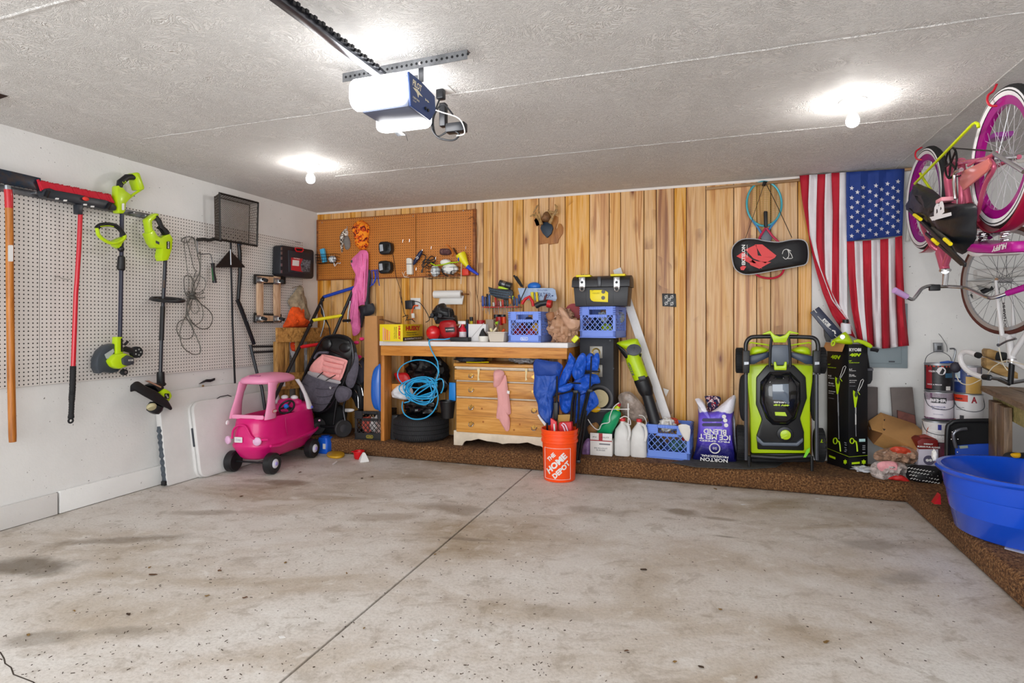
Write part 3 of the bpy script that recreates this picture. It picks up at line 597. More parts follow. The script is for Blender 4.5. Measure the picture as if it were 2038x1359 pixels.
# grey wire bundle
t = T('wire_bundle', 'tangled bundle of grey wire hanging on the white perforated board', 'wire', W(385, 560, X=-4.0))
WG = mat('#77756f', .45, .3); WG2 = mat('#55534e', .5)
loops = [([(410, 330), (440, 312), (495, 318), (505, 360), (520, 430), (535, 500), (530, 560), (500, 620), (480, 680)], 0),
 ([(440, 312), (430, 350), (440, 450), (455, 560), (460, 640), (450, 700)], 0), ([(445, 330), (470, 420), (495, 520), (510, 540), (495, 580)], 0), ([(412, 325), (420, 345), (450, 350), (480, 318), (500, 340), (520, 420), (540, 420), (538, 560), (520, 640)], 0),
 ([(430, 590), (450, 570), (490, 600), (500, 680), (470, 720), (440, 700), (430, 640)], 1), ([(500, 580), (550, 580), (577, 620), (560, 670), (510, 690), (480, 660)], 1),
 ([(470, 700), (540, 760), (600, 810), (622, 860), (600, 920), (550, 932), (500, 905), (455, 840), (450, 760)], 1), ([(500, 720), (550, 780), (555, 860), (510, 905), (470, 880), (460, 800)], 1),
 ([(430, 870), (390, 890), (380, 940), (400, 985), (440, 1000), (485, 985), (490, 930), (460, 880)], 1), ([(430, 865), (400, 960), (420, 1050), (480, 1100), (530, 1100), (540, 1060), (510, 980), (470, 900), (445, 860)], 1),
 ([(450, 700), (480, 690), (520, 700), (560, 690), (550, 670)], 0), ([(460, 740), (500, 730), (530, 800), (500, 830), (475, 800)], 1), ([(440, 690), (520, 720), (570, 720)], 0), ([(470, 560), (490, 640), (480, 760), (440, 860)], 0), ([(520, 640), (490, 700), (450, 780), (440, 850)], 0)]
for i, (l, c) in enumerate(loops):
    P = cr(z3(l), 6, bool(c)); tx(MB(), P, [-3.975+.018*math.sin(i*2.1+j*.25) for j in range(len(P))], .0032 if i % 3 else .0042, 6, bool(c)).build('wire_loop', WG if i % 2 else WG2, t)
m = MB()
for k in range(7):
    c = W(*z3([(482, 705)])[0], X=-3.975)+V((0, 0, .02*(k-3)*.4)); m.ring(c, V((.2*math.sin(k), .3*math.cos(k*2), 1)), .028, .0035, 16, 5)
m.build('tie_wrap', WG2, t)
t = one(tx(MB(), z1([(432, 1359), (440, 1330), (460, 1318), (500, 1338), (560, 1342)]), -4.02, .0015, 4, k=4), 'stiff_wire', WG, 'thin stiff wire poking from the board left of the red broom handle', 'wire')
# paint roller
t = T('paint_roller', 'paint roller frame with black cover and green and black grip', 'paint roller', W(420, 500, X=-3.98))
P = z3([(518, 326), (530, 330), (560, 326), (600, 332), (640, 324), (682, 334)]); tx(MB(), cr(P, 4), -3.96, [.013+.002*(i % 2) for i in range(21)], 10).build('roller_cover', mat('#2a2622', .95, bump=.6, bs=200), t)
tx(MB(), z3([(517, 330), (521, 400), (526, 425), (540, 429), (600, 424), (610, 430), (618, 470), (622, 495)]), -3.97, .0042, 6).build('wire_frame', STL, t)
tx(MB(), z3([(622, 488), (624, 498), (626, 540), (634, 600), (636, 622)]), -3.97, [.018, .015, .013, .017, .016], 10).build('grip', BLK, t)
tx(MB(), z3([(617, 520), (622, 560), (628, 605)]), -3.956, .004, 5).build('grip_inlay', mat('#1f6a35', .5), t)
# square wire mesh basket
t = T('wire_mesh_basket', 'square black wire mesh sieve basket hung high on the white wall', 'basket', W(472, 440, X=-3.95))
fo = tr(z3([(668, 14), (930, 80), (922, 372), (674, 330)]), X=-3.86); MB().tube(fo, .011, 4, True).build('rim', mat('#2a2522', .5, .5, mot=.4), t, sm=False)
bk = tr(z3([(668, 14), (930, 80), (922, 372), (674, 330)]), X=-3.86); cc = sum(bk, V((0, 0, 0)))/4; bk = [cc+(p-cc)*.9+V((-.075, 0, 0)) for p in bk]
MB().tube(bk, .005, 4, True).build('base_frame', mat('#40362e', .6, .5), t, sm=False)
def mesh_quad(m, q, n, r):
    L = lambda a, b, f: a+(b-a)*f
    P = lambda u, v: L(L(q[0], q[1], u), L(q[3], q[2], u), v)
    for i in range(-n, n):
        for sg in (0, 1):
            u0, u1 = i/n, i/n+1; v0, v1 = 0.0, 1.0
            if u0 < 0: v0 = -u0; u0 = 0
            if u1 > 1: v1 = 1-(u1-1); u1 = 1
            if v1 <= v0: continue
            a, b = (P(u0, v0), P(u1, v1)) if not sg else (P(1-u0, v0), P(1-u1, v1))
            m.bar(a, b, r, r)
m = MB(); mesh_quad(m, bk, 22, .0022)
for i in range(4): mesh_quad(m, [fo[i], fo[(i+1) % 4], bk[(i+1) % 4], bk[i]], 8, .0022)
m.build('wire_mesh', mat('#4a423b', .5, .4), t, sm=False)['kind'] = 'stuff'
# scraper with triangular blade
t = T('triangular_scraper', 'long black steel scraper with triangular blade near the top', 'scraper', W(465, 640, X=-3.97))
tx(MB(), z3([(745, 345), (747, 515), (757, 900), (773, 1300)]), -3.965, .0085, 8).build('pole', BLKM, t)
px(MB(), z3([(742, 398), (645, 512), (645, 517), (842, 517), (842, 512)]), -3.955, .006).build('blade', BLKM, t, bev=.001, seg=1)
tx(MB(), z3([(744, 395), (747, 500)]), -3.953, .006, 6).build('weld_bead', STL, t)
# bent black tube
t = T('bent_tube_handle', 'thick glossy black bent tube hanging behind the triangular scraper', 'handle', W(490, 600, X=-3.98))
tx(MB(), z3([(798, 345), (806, 420), (808, 560), (798, 700), (795, 745)]), -3.99, .0165, 10).build('upper_tube', BLK, t)
tx(MB(), z3([(790, 735), (812, 790), (850, 890), (902, 1035)]), -3.975, [.018, .019, .019, .017], 10).build('lower_tube', mat('#1b1c22', .2, .3), t)
tx(MB(), z3([(803, 342), (803, 365)]), -3.985, .019, 8).build('top_cap', mat('#2d3c52', .4), t)
t = T('tubular_frame', 'dark grey tubular frame standing behind the toy car roof', 'frame', (-4.0, 4.35, 0))
FG = mat('#34373c', .35, .4)
m = MB(); tx(m, z3([(878, 1040), (895, 1120), (925, 1240), (955, 1330)])+[(540, 900)], [-3.99, -3.98, -3.96, -3.93, -3.87], .0145, 8); m.build('left_leg', FG, t)
tx(MB(), z3([(1047, 1050), (1050, 1220)])+[(550, 900)], [-3.99, -3.96, -3.87], .014, 8).build('right_leg', FG, t)
for a, b in (((880, 1052), (1050, 1050)), ((905, 1090), (1050, 1084))): tx(MB(), z3([a, b]), -3.985, .010, 8).build('crossbar', FG, t)
# tool case
t = T('tool_case', 'black tool case with red handle hung on the board, red label', 'case', W(590, 550, X=-3.95))
out = tr(z3([(1085, 372), (1100, 366), (1300, 398), (1310, 410), (1308, 580), (1298, 594), (1095, 574), (1080, 562)]), X=-3.90)
CS = mat('#1b1e26', .45); MB().prism(out, (-.10, 0, 0)).build('case_shell', CS, t, bev=.012)
px(MB(), z3([(1135, 400), (1290, 420), (1290, 565), (1140, 550)]), -3.894, .01).build('lid_panel', mat('#262a33', .45), t, bev=.006)
px(MB(), z3([(1155, 450), (1190, 452), (1232, 458), (1215, 500), (1232, 548), (1155, 535)]), -3.891, .004).build('label', mat('#c02630', .5), t, sm=False)
px(MB(), z3([(1164, 466), (1208, 470), (1206, 508), (1162, 504)]), -3.8895, .002).build('label_text_block', WHT, t, sm=False)
px(MB(), z3([(1232, 462), (1284, 470), (1280, 548), (1222, 545), (1218, 500)]), -3.891, .004).build('tool_picture', mat('#6f747c', .5, mot=.9, ms=45), t, sm=False)
tx(MB(), z3([(1180, 392), (1182, 385), (1230, 388), (1235, 400), (1225, 412), (1190, 408)]), -3.888, .007, 8, True).build('handle', RED, t)
for v in (390, 420, 455, 500, 545): px(MB(), z3([(1084, v-10), (1094, v-10), (1094, v+10), (1084, v+10)]), -3.898, .004).build('silver_latch', STL, t)  # silver latch pieces down the left side of the case
text('CRAFTSMAN', WHT, t, W(*z3([(1190, 457)])[0], X=-3.8885), (0, 1, 0), (0, 0, 1), .09, .012, bold=.02)
# furniture dolly
t = T('furniture_dolly', 'wooden furniture dolly with four black casters hung on the board', 'dolly', W(540, 640, X=-3.99))
DW = wood('dolly_wood', '#dcc0a4', '#cdaa8a', '#b08a68', (30, 30, 4), False)
for x0, x1 in ((928, 968), (1042, 1084)): px(MB(), z3([(x0, 575), (x1, 580), (x1-2, 885), (x0+2, 888)]), -3.96, .022).build('side_board', DW, t, bev=.003)
for y0, y1 in ((562, 628), (832, 890)): px(MB(), z3([(912, y0), (1118, y0+16), (1118, y1+2), (912, y1+2)] if y0 < 700 else [(912, y0-8), (1090, y0), (1090, y1), (912, y1)]), -3.975, .025).build('end_pad', mat('#26221f', .95, bump=.5, bs=150), t, bev=.004)
for y0, y1 in ((575, 620), (838, 880)): px(MB(), z3([(940, y0), (1075, y0+8), (1075, y1), (940, y1)]), -3.962, .015).build('end_board', DW, t, bev=.002)
for x, y in ((968, 600), (1084, 610), (962, 862), (1082, 864)):
    c = W(*z3([(x, y)])[0], X=-3.90)
    k = MB().box(-.058, -.05, -.035, .03, -.03, .03, at(*c)).build('caster', STL, t, bev=.003)
    MB().lathe([(.008, -.014), (.026, -.014), (.029, -.006), (.029, .006), (.026, .014), (.008, .014)], c+V((0, .014, -.002)), V((.15, .25, 1)), 18).build('caster_wheel', RUB, k)
    MB().prism([c+V((-.05, -.025, .018)), c+V((-.05, .0, .018)), c+V((.008, .018, .018)), c+V((.0, -.004, .018))], (0, 0, -.036)).build('caster_fork', CHR, k, bev=.003)
# cloth bag on a hook
t = T('cloth_bag', 'khaki and orange cloth bag hanging on a hook above the pallet', 'bag', W(592, 640, X=-3.98))
puff(MB(), tr(cr(z3([(1205, 640), (1170, 690), (1130, 745), (1150, 790), (1145, 850), (1200, 880), (1268, 885), (1250, 800), (1235, 700), (1215, 645)]), 4, True), X=-4.01), .07, AX, 8, 3, .02).build('khaki_cloth', mat('#a18f75', .9, mot=.35, ms=20), t)
puff(MB(), tr(cr(z3([(1150, 795), (1190, 775), (1225, 780), (1215, 830), (1250, 885), (1270, 890), (1262, 920), (1180, 925), (1098, 922), (1120, 870)]), 4, True), X=-3.985), .075, AX, 8, 5, .02).build('orange_cloth', mat('#f4560f', .8, mot=.3, ms=16), t)
tx(MB(), z3([(1160, 655), (1200, 645), (1222, 640), (1218, 665)]), -3.97, .004, 6).build('drawstring', mat('#8d7f69', .8), t)
one(tx(MB(), z3([(1180, 345), (1215, 350), (1216, 358)]), -3.99, .003, 5), 'peg_hook', STL, 'empty metal peg hook above the black tool case', 'hook')
# ================================================================ left back corner
def py(m, pts, Y, d=.02, e=0): return m.prism(tr(pts, Y=Y), (0, d, 0))       # outline on plane Y, thickness going back
def ty(m, pts, Y, r, n=8, closed=False, k=0, **kw):
    if k: pts = cr(pts, k, closed)
    Ys = Y if isinstance(Y, list) else [Y]*len(pts)
    return m.tube([W(u, v, Y=y) for (u, v), y in zip(pts, Ys)], r, n, closed, **kw)
FY = (0, -1, 0)
def pf(pts, Y, d, n=7, seed=0, amp=0.0, k=3, back=.004, ctr=None, power=.5): return puff(MB(), tr(cr(pts, k, True) if k else pts, Y=Y), d, FY, n, seed, amp, back, ctr, power)
def el(cx, cy, rx, ry, n=20): return [(cx+rx*math.cos(2*math.pi*i/n), cy+ry*math.sin(2*math.pi*i/n)) for i in range(n)]
def disc(m, c, ax, r, h, n=16): return m.lathe([(r, 0), (r, h), (.0001, h)], c, ax, n)
z6 = zf(5.662, 620, 400); z7 = zf(4.2464, 720, 580)
# pallet leaning on the left wall
t = T('wooden_pallet', 'worn wooden pallet standing in the left back corner behind the stroller', 'pallet', (-3.88, 4.8, ST))
for k, (pts, ho) in enumerate(((z5([(360, 362), (705, 362), (705, 448), (362, 458)]), 1), (z5([(370, 655), (705, 640), (705, 730), (375, 765)]), 1), (z5([(380, 960), (705, 900), (705, 960), (382, 1040)]), 1))):
    px(MB(), pts, -3.86, .02).build('board', WPX, t, bev=.003)
for a, b in ((362, 412), (412, 440), (484, 534), (562, 608), (640, 690)):
    px(MB(), z5([(a, 452), (b, 448), (b+4, 1000), (a+6, 1040)]), -3.885 if a != 362 else -3.882, .05 if a == 362 else .018).build('board', WPZ, t, bev=.003)
px(MB(), z5([(388, 696), (412, 694), (414, 740), (390, 742)]), -3.858, .001).build('paper_tag', WHT, t, sm=False)
one(puff(MB(), tr(cr(z5([(440, 465), (480, 460), (610, 470), (615, 520), (560, 640), (500, 620), (450, 540)]), 3, True), X=-3.94), .03, AX, 6, 2, .03), 'plastic_bag', mat('#c8c9cf', .5, mot=.3, ms=9), 'greyish plastic bag tucked behind the pallet boards', 'bag')
one(puff(MB(), tr(cr(z5([(447, 460), (475, 460), (482, 500), (470, 520), (450, 500)]), 3, True), X=-3.925), .02, AX, 6, 8, .02), 'orange_rag', mat('#ee4a18', .8), 'small orange rag seen between the pallet boards', 'rag')
# black frame with coloured crossbars
t = T('activity_frame', 'tall black tubular frame with blue, yellow and red crossbars leaning in the corner', 'frame', (-3.7, 4.9, ST))
P0, P1 = W(572, 741, X=-3.78), W(644, 591, Y=5.1); Q0, Q1 = W(660, 676, Y=4.97), W(705, 572, Y=5.12)
PB = P0+(P0-P1)*.9; PB.z = ST+.01; QB = Q0+(Q0-Q1)*1.5; QB.z = ST+.01
FB = mat('#17181a', .5, bump=.2, bs=60)
MB().tube([PB, P0, P1], .0165, 10).build('left_rail', FB, t); MB().tube([QB, Q0, Q1], .0165, 10).build('right_rail', FB, t)
for n_, c, f, g in (('blue_crossbar', '#1c46b8', 1.0, 1.0), ('yellow_crossbar', '#ecd90a', .665, .46), ('red_crossbar', '#d01822', .31, -.05)):
    lab(MB().tube([P0.lerp(P1, f), Q0.lerp(Q1, g)], .017, 10).build('crossbar', mat(c, .5), t), n_.replace('_', ' '))
for f in (.96, .6): MB().ball(P0.lerp(P1, f), .022, 10).build('joint', BLK, t)
MB().tube([W(640, 600, Y=5.05), W(641, 622, Y=5.03), W(655, 650, Y=5.0), W(658, 672, Y=4.98)], [.014, .014, .006, .006], 8).build('folding_strut', BLK, t)
# stroller
t = T('stroller', 'black and grey child stroller with pink padded seat, standing on the step', 'stroller', (-3.33, 4.8, ST))
SF = mat('#5b5763', .9, mot=.2, ms=30, bump=.2, bs=120); SB = mat('#17171b', .5); SP = mat('#f0a3a0', .85, mot=.08, ms=20)
pf(z5([(515, 745), (540, 670), (600, 535), (650, 442), (700, 414), (770, 405), (835, 430), (872, 500), (872, 600), (852, 700), (800, 790), (740, 880), (690, 915), (600, 905), (530, 860)]), 4.82, .10, 8, 1, .01).build('seat_shell', SB, t)
ty(MB(), z5([(512, 748), (540, 660), (600, 525), (650, 440), (700, 415), (768, 412), (830, 440), (850, 520), (845, 600), (800, 690), (745, 800), (690, 880), (620, 908), (545, 880), (515, 810)]), 4.70, .011, 8, True, 4).build('shell_rim', mat('#1e1e23', .25, .2), t)
pf(z5([(645, 460), (665, 435), (720, 422), (790, 430), (835, 462), (840, 520), (820, 570), (770, 545), (700, 515), (650, 500)]), 4.71, .035, 6).build('canopy', mat('#141417', .3), t)
for c in ((677, 468, 32, 36), (795, 492, 36, 32)): pf(z5(el(*c)), 4.668, .014, 5, k=0).build('canopy_pocket', mat('#0e0e10', .35), t)
ty(MB(), z5([(600, 560), (620, 530), (645, 522), (690, 522)]), 4.68, .012, k=3).build('head_strap', SF, t)
pad = pf(z5([(664, 534), (800, 566), (808, 600), (762, 712), (700, 690), (640, 662), (575, 650), (570, 625), (592, 588), (640, 545)]), 4.69, .03, 7, 3, .004); pad = pad.build('seat_pad', SP, t)
for c in (((662, 545), (735, 562), (790, 580), (785, 600), (730, 590), (660, 572)), ((655, 575), (730, 592), (782, 603), (778, 628), (720, 622), (652, 602)), ((650, 606), (720, 626), (774, 632), (768, 658), (710, 655), (645, 635)), ((650, 640), (700, 658), (762, 664), (750, 690), (700, 685), (655, 660)),
          ((640, 545), (662, 548), (650, 640), (600, 655), (575, 645), (590, 590))):
    pf(z5(c), 4.665, .018, 5).build('pad_tuft', SP, pad)
pf(z5([(568, 640), (640, 658), (700, 688), (765, 705), (760, 725), (690, 712), (620, 690), (560, 665)]), 4.665, .02, 5).build('seat_edge', mat('#a8a4a8', .8), t)
fm = pf(z5([(556, 655), (620, 672), (690, 700), (757, 716), (735, 765), (705, 830), (655, 895), (600, 902), (545, 868), (517, 810), (514, 740)]), 4.675, .05, 8, 4, .006).build('footmuff', SF, t)
for y, d in ((735, 0), (785, 10), (835, 24)): ty(MB(), z5([(520+d, y-18), (570, y+6), (640, y+22), (700-d, y+20), (728-d, y+8)]), 4.632, .0035, 6, k=4).build('quilt_seam', mat('#3d3a44', .9), fm)
text('Q', WHT, t, W(*z5([(703, 750)])[0], Y=4.622), (1, 0, 0), (0, 0, 1), .022, .022, bold=.03, name='logo')
for p in (((655, 648), (620, 682)), ((735, 668), (676, 702))): ty(MB(), z5(p), 4.642, .009, 6, fl=.4).build('harness_strap', BLK, t)
pf(z5([(800, 690), (845, 600), (862, 520), (885, 560), (880, 660), (850, 745), (815, 745)]), 4.73, .04, 6, 7, .01).build('side_fabric', SF, t)
pf(z5([(758, 735), (830, 755), (842, 790), (820, 825), (760, 845), (735, 800)]), 4.70, .04, 6, 6, .01).build('storage_basket', SF, t)
ty(MB(), z5([(748, 800), (738, 880), (722, 985)]), 4.70, .012).ty if 0 else None
ty(MB(), z5([(750, 800), (738, 880), (724, 985)]), 4.70, .012).build('front_tube', mat('#1a1a1e', .25, .3), t)
ty(MB(), z5([(860, 560), (868, 640), (840, 740), (790, 860), (800, 960)]), 4.76, .012, k=3).build('side_tube', mat('#2a2a2e', .25, .5), t)
ty(MB(), z5([(560, 890), (610, 985), (745, 1000), (790, 985)]), 4.80, .014, k=3).build('axle_tube', SB, t)
py(MB(), z5([(590, 900), (745, 860), (790, 900), (770, 1060), (640, 1045), (600, 960)]), 4.86, .08).build('under_basket', mat('#0e0e11', .8), t, bev=.02)
for (cx, cy), Y in (((786, 1008), 4.76), ((618, 968), 4.78)):
    c = W(*z5([(cx, cy)])[0], Y=Y); c.z = ST+.088
    w_ = MB().lathe([(.05, -.016), (.078, -.02), (.087, -.01), (.087, .01), (.078, .02), (.05, .016)], c, (.86, -.5, 0), 26).build('wheel', mat('#2b2a2c', .6), t)
    MB().lathe([(.012, -.018), (.05, -.014), (.052, .014), (.012, .02), (.0001, .02)], c, (.86, -.5, 0), 20).build('rim', mat('#4a4a4e', .35, .4), w_)
ty(MB(), z5([(815, 330), (820, 260), (833, 190)]), 4.95, .008).build('push_handle', STL, t); ty(MB(), z5([(785, 318), (832, 316)]), 4.93, .014).build('handle_lock', BLK, t)
ty(MB(), z5([(640, 420), (665, 330), (660, 260), (640, 215)]), 4.96, .007, k=3).build('rear_tube', STL, t)
# second folded carrier behind
t = T('baby_carrier', 'dark grey folded baby carrier standing between the stroller and the cardboard', 'carrier', (-3.25, 4.98, ST))
pf(z5([(868, 620), (890, 575), (925, 560), (935, 700), (930, 900), (900, 905), (870, 860), (852, 790), (856, 720)]), 5.03, .08, 7, 2, .02).build('shell', mat('#24262c', .6), t)
pf(z5([(872, 600), (915, 575), (925, 680), (905, 720), (880, 690)]), 4.96, .03, 6, 3, .01).build('fabric', mat('#4b4a57', .85), t)
for p in (((862, 720), (900, 740), (915, 800)), ((858, 760), (880, 800), (885, 880)), ((845, 620), (880, 590), (905, 620))): ty(MB(), z5(p), 4.92, .006, k=4).build('metal_strap', CHR, t)
pf(z5([(790, 885), (830, 882), (858, 890), (840, 905), (800, 905)]), 4.85, .02, 5).build('white_pad', WHT, t)
for p in ((872, 458), (905, 435), (888, 550)): pf(z5(el(p[0], p[1], 17, 12, 10)), 4.9, .015, 4, 5, .01, k=0).build('pink_ribbon', mat('#ef2f74', .6), t)
# toy car
f_ = V((-.11, .994, 0)); s_ = V((.994, .11, 0)); O = V((-3.632, 3.845, 0))
F = lambda s, f, z: O+s_*s+f_*f+V((0, 0, z))
def plan(hw, f0, f1, z, ex=3.2, n=32):
    o = []
    for i in range(n):
        a = 2*math.pi*i/n; c, s = math.cos(a), math.sin(a); g = lambda q: math.copysign(abs(q)**(2/ex), q)
        o.append(F(g(c)*hw, (f0+f1)/2+g(s)*(f1-f0)/2, z))
    return o
t = T('toy_car', 'pink ride-on toy car with light pink roof parked by the left wall', 'toy car', O+V((0, .3, 0)))
HP = mat('#dd1377', .35, coat=.2); LP = mat('#f39ac0', .4); TWH = mat('#e9e6ea', .4)
MB().loft([plan(.13, -.03, .66, .115), plan(.155, -.06, .70, .14), plan(.175, -.09, .73, .185), plan(.187, -.10, .75, .205), plan(.205, -.11, .78, .225), plan(.205, -.112, .785, .245), plan(.188, -.10, .765, .262), plan(.192, -.10, .755, .33), plan(.186, -.09, .74, .41), plan(.178, -.08, .72, .455), plan(.172, -.07, .71, .462), plan(.158, -.055, .69, .455), plan(.15, -.04, .44, .40), plan(.13, -.02, .42, .28)]).build('body_tub', HP, t, ang=60)
m = MB(); m.loft([plan(.155, .40, .70, .45), plan(.15, .42, .69, .49), plan(.12, .46, .66, .515)]); m.build('hood', HP, t, ang=60)
# door line and rear wave relief
MB().tube(cr([F(-.11, -.106, .30), F(-.10, -.104, .37), F(-.05, -.108, .41), F(.02, -.112, .405), F(.07, -.112, .33), F(.12, -.104, .30), F(.19, -.06, .295)], 5), .009, 8).build('rear_arch_rib', HP, t)
MB().tube([F(.196, .17, .44), F(.2, .17, .36), F(.2, .2, .28)], .003, 5).build('door_seam', mat('#b00e5e', .5), t)
MB().tube(cr([F(.2, -.04, .24), F(.215, .05, .225), F(.218, .2, .235), F(.212, .4, .24), F(.205, .6, .25), F(.165, .72, .255)], 5), .012, 8).build('side_skirt', HP, t)
def slab(name, m_, pts, th, ax, bev=.01): return MB().prism(pts, V(ax)*th).build(name, m_, t, bev=bev, seg=3)
inn = lambda p: p
# roof dome
MB().loft([plan(.13, .01, .40, .735, 3.4), plan(.155, -.02, .44, .742, 3.4), plan(.162, -.03, .455, .758, 3.4), plan(.155, -.02, .44, .782, 3.2), plan(.125, .03, .40, .803, 2.8), plan(.07, .1, .32, .815, 2.5)]).build('roof', LP, t, ang=60)
for s in (-1, 1):
    o_ = MB(); rings = []
    for z, fc, fw, sw, sc in ((.455, .005, .075, .02, .166), (.50, .01, .068, .02, .166), (.58, .025, .05, .018, .16), (.66, .045, .045, .018, .152), (.72, .065, .055, .02, .145), (.755, .09, .075, .025, .138)):
        rings.append([F(s*sc+sw*math.cos(a), fc+fw*math.sin(a), z) for a in [2*math.pi*i/12 for i in range(12)]])
    o_.loft(rings).build('rear_pillar', LP, t, ang=60)
    rings = []
    for z, fc, fw, sw, sc in ((.455, .60, .045, .02, .16), (.52, .575, .032, .018, .158), (.60, .535, .022, .016, .152), (.68, .48, .02, .016, .146), (.745, .425, .024, .018, .138)):
        rings.append([F(s*sc+sw*math.cos(a), fc+fw*math.sin(a), z) for a in [2*math.pi*i/12 for i in range(12)]])
    lab(MB().loft(rings).build('front_pillar', TWH, t, ang=60), 'white front pillar')
MB().loft([[F(s, -.065+.02*k-.0*abs(s), z) for s, z in rrect(-.15, .15, .455, .49, .015)] for k in (0, 1)]).build('rear_window_sill', LP, t, bev=.006)
MB().prism([F(s, f, .79) for s, f in rrect(-.05, .05, .02, .05, .014)], (0, 0, .02)).build('roof_grip_slot', mat('#a85a80', .6), t)
c = F(.08, .36, .50); ax = (f_*-.75+V((0, 0, .65))+s_*.0).normalized()
w_ = MB().ring(c, ax, .068, .0095, 28, 8).build('steering_wheel', BLK, t)
m = MB()
x_ = ax.orthogonal().normalized(); y_ = ax.cross(x_)
for a in (90, 210, 330): m.tube([c, c+x_*(.066*math.cos(R(a)))+y_*(.066*math.sin(R(a)))], .009, 6)
m.build('wheel_spokes', BLK, w_); MB().lathe([(.02, 0), (.02, .02), (.016, .026), (.0001, .028)], c, ax, 14).build('horn_button', mat('#2a7de0', .4), w_)
MB().tube([c, F(.08, .47, .46)], .013, 8).build('steering_column', BLK, t)
m = MB(); m.loft([plan(.12, .47, .58, .505), plan(.11, .48, .57, .54), plan(.08, .5, .55, .555)]); m.build('dashboard', HP, t)
for s in (-.05, .05): MB().ball(F(s, .52, .565), (.035, .03, .022), 12).build('dash_bump', TWH, t)
MB().ball(F(.178, .60, .47), (.012, .016, .014), 10).build('mirror_knob', mat('#5f64c8', .4), t)
for s in (-.15, .12):
    q_ = F(s, -.095, .285); MB().lathe([(.034, 0), (.034, .012), (.026, .019), (.0001, .022)], q_, -f_+s_*(.25 if s > 0 else -.35), 18).build('round_light', mat('#e9b9dc', .4), t)
MB().prism([F(s, -.1055-.001, z) for s, z in rrect(-.085, -.012, .27, .315, .006)], -f_*.003).build('license_plate', WHT, t)
text('Cozy', mat('#8a86b8', .5), t, F(-.048, -.111, .292), s_, (0, 0, 1), .045, .02)
p = F(.187, .035, .515); MB().prism([p+f_*a+V((0, 0, b)) for a, b in rrect(-.03, .03, -.013, .013, .012)], s_*.002).build('badge', mat('#d0182c', .4), t)
MB().prism([p+f_*a+V((0, 0, b))+s_*.0022 for a, b in rrect(-.025, .025, -.009, .009, .009)], s_*.0006).build('badge', WHT, t)
text('little tikes', RED, t, p+s_*.0032, f_, (0, 0, 1), .042, .009)
MB().ball(F(.197, .70, .33), (.01, .014, .01), 8).build('fuel_knob', mat('#f4b6d6', .4), t)
for s, f in ((-.185, .0), (.185, .0), (.18, .60), (-.18, .60)):
    c = F(s, f, .087); w_ = MB().lathe([(.045, -.03), (.075, -.036), (.087, -.025), (.087, .025), (.075, .036), (.045, .03)], c, s_, 30).build('wheel', mat('#1c1d20', .4), t)
    sg = 1 if s > 0 else -1; MB().lathe([(.038, 0), (.038, .01), (.03, .016), (.0001, .018)], c+s_*(sg*.026), s_*sg, 20).build('wheel_cap', mat('#e5e2ee', .4), w_)
    MB().lathe([(.017, 0), (.014, .008), (.0001, .01)], c+s_*(sg*.042), s_*sg, 12).build('cap_centre', mat('#a99be0', .4), w_)
MB().tube([F(-.17, 0, .087), F(.17, 0, .087)], .008).build('axle', BLK, t); MB().tube([F(-.17, .6, .087), F(.17, .6, .087)], .008).build('axle', BLK, t)
MB().ball(F(-.19, -.06, .42), (.01, .02, .02), 8).build('side_handle', TWH, t)
# small things on the floor by the step
c = W(640, 903, Z=0)+V((0, .06, 0))
t = T('cooler_jug', 'small blue plastic jug with white handle beside the toy car', 'jug', c)
MB().loft([[c+V((x, y, z)) for x, y in rrect(-w, w, -w, w, .02)] for z, w in ((.003, .06), (.02, .066), (.10, .066), (.125, .055), (.15, .05))]).build('body', BLU, t)
MB().lathe([(.04, .15), (.042, .165), (.0001, .17)], c, n=20).build('lid', mat('#0f4fb8', .4), t)
MB().tube(cr([c+V((-.06, -.05, .11)), c+V((-.08, -.08, .10)), c+V((-.085, -.085, .06)), c+V((-.07, -.07, .14))], 4), .004, 6).build('handle', WHT, t)
MB().box(.02, .05, -.069, -.066, .05, .10, at(*c)).build('label', WHT, t)
one(MB().prism([(*q, .002) for q in [(a.x, a.y) for a in (W(668+18*math.cos(i*.314), 903+6*math.sin(i*.314), Z=.02) for i in range(20))]], (0, 0, .022)), 'jar_lid', mat('#c99a1e', .5), 'mustard yellow oval lid lying on the floor by the step', 'lid', bev=.006)
c = W(714, 913, Z=0)
t = T('toy_pot', 'small red toy pot lying on the floor at the step', 'pot', c)
MB().lathe([(.035, .002), (.042, .01), (.048, .065), (.055, .068), (.052, .074), (.042, .068), (.03, .01), (.0001, .008)], c, n=24).build('body', mat('#d40f1c', .35), t)
MB().box(-.075, -.045, -.01, .01, .058, .066, at(*c)).build('handle', mat('#d40f1c', .35), t, bev=.002)
c = W(724, 918, Z=0)
one(MB().lathe([(.055, .001), (.05, .02), (.03, .055), (.012, .08), (.0001, .083)], c, n=4), 'paper_cone', WHT, 'white folded paper cone next to the small red toy pot', 'paper', ang=20)
one(MB().prism(tr([(661, 924), (670, 917), (672, 919), (664, 925)], Z=.002), (0, 0, .003)), 'paper_scrap', WHT, 'tiny white paper scrap on the floor in front of the yellow lid', 'paper')
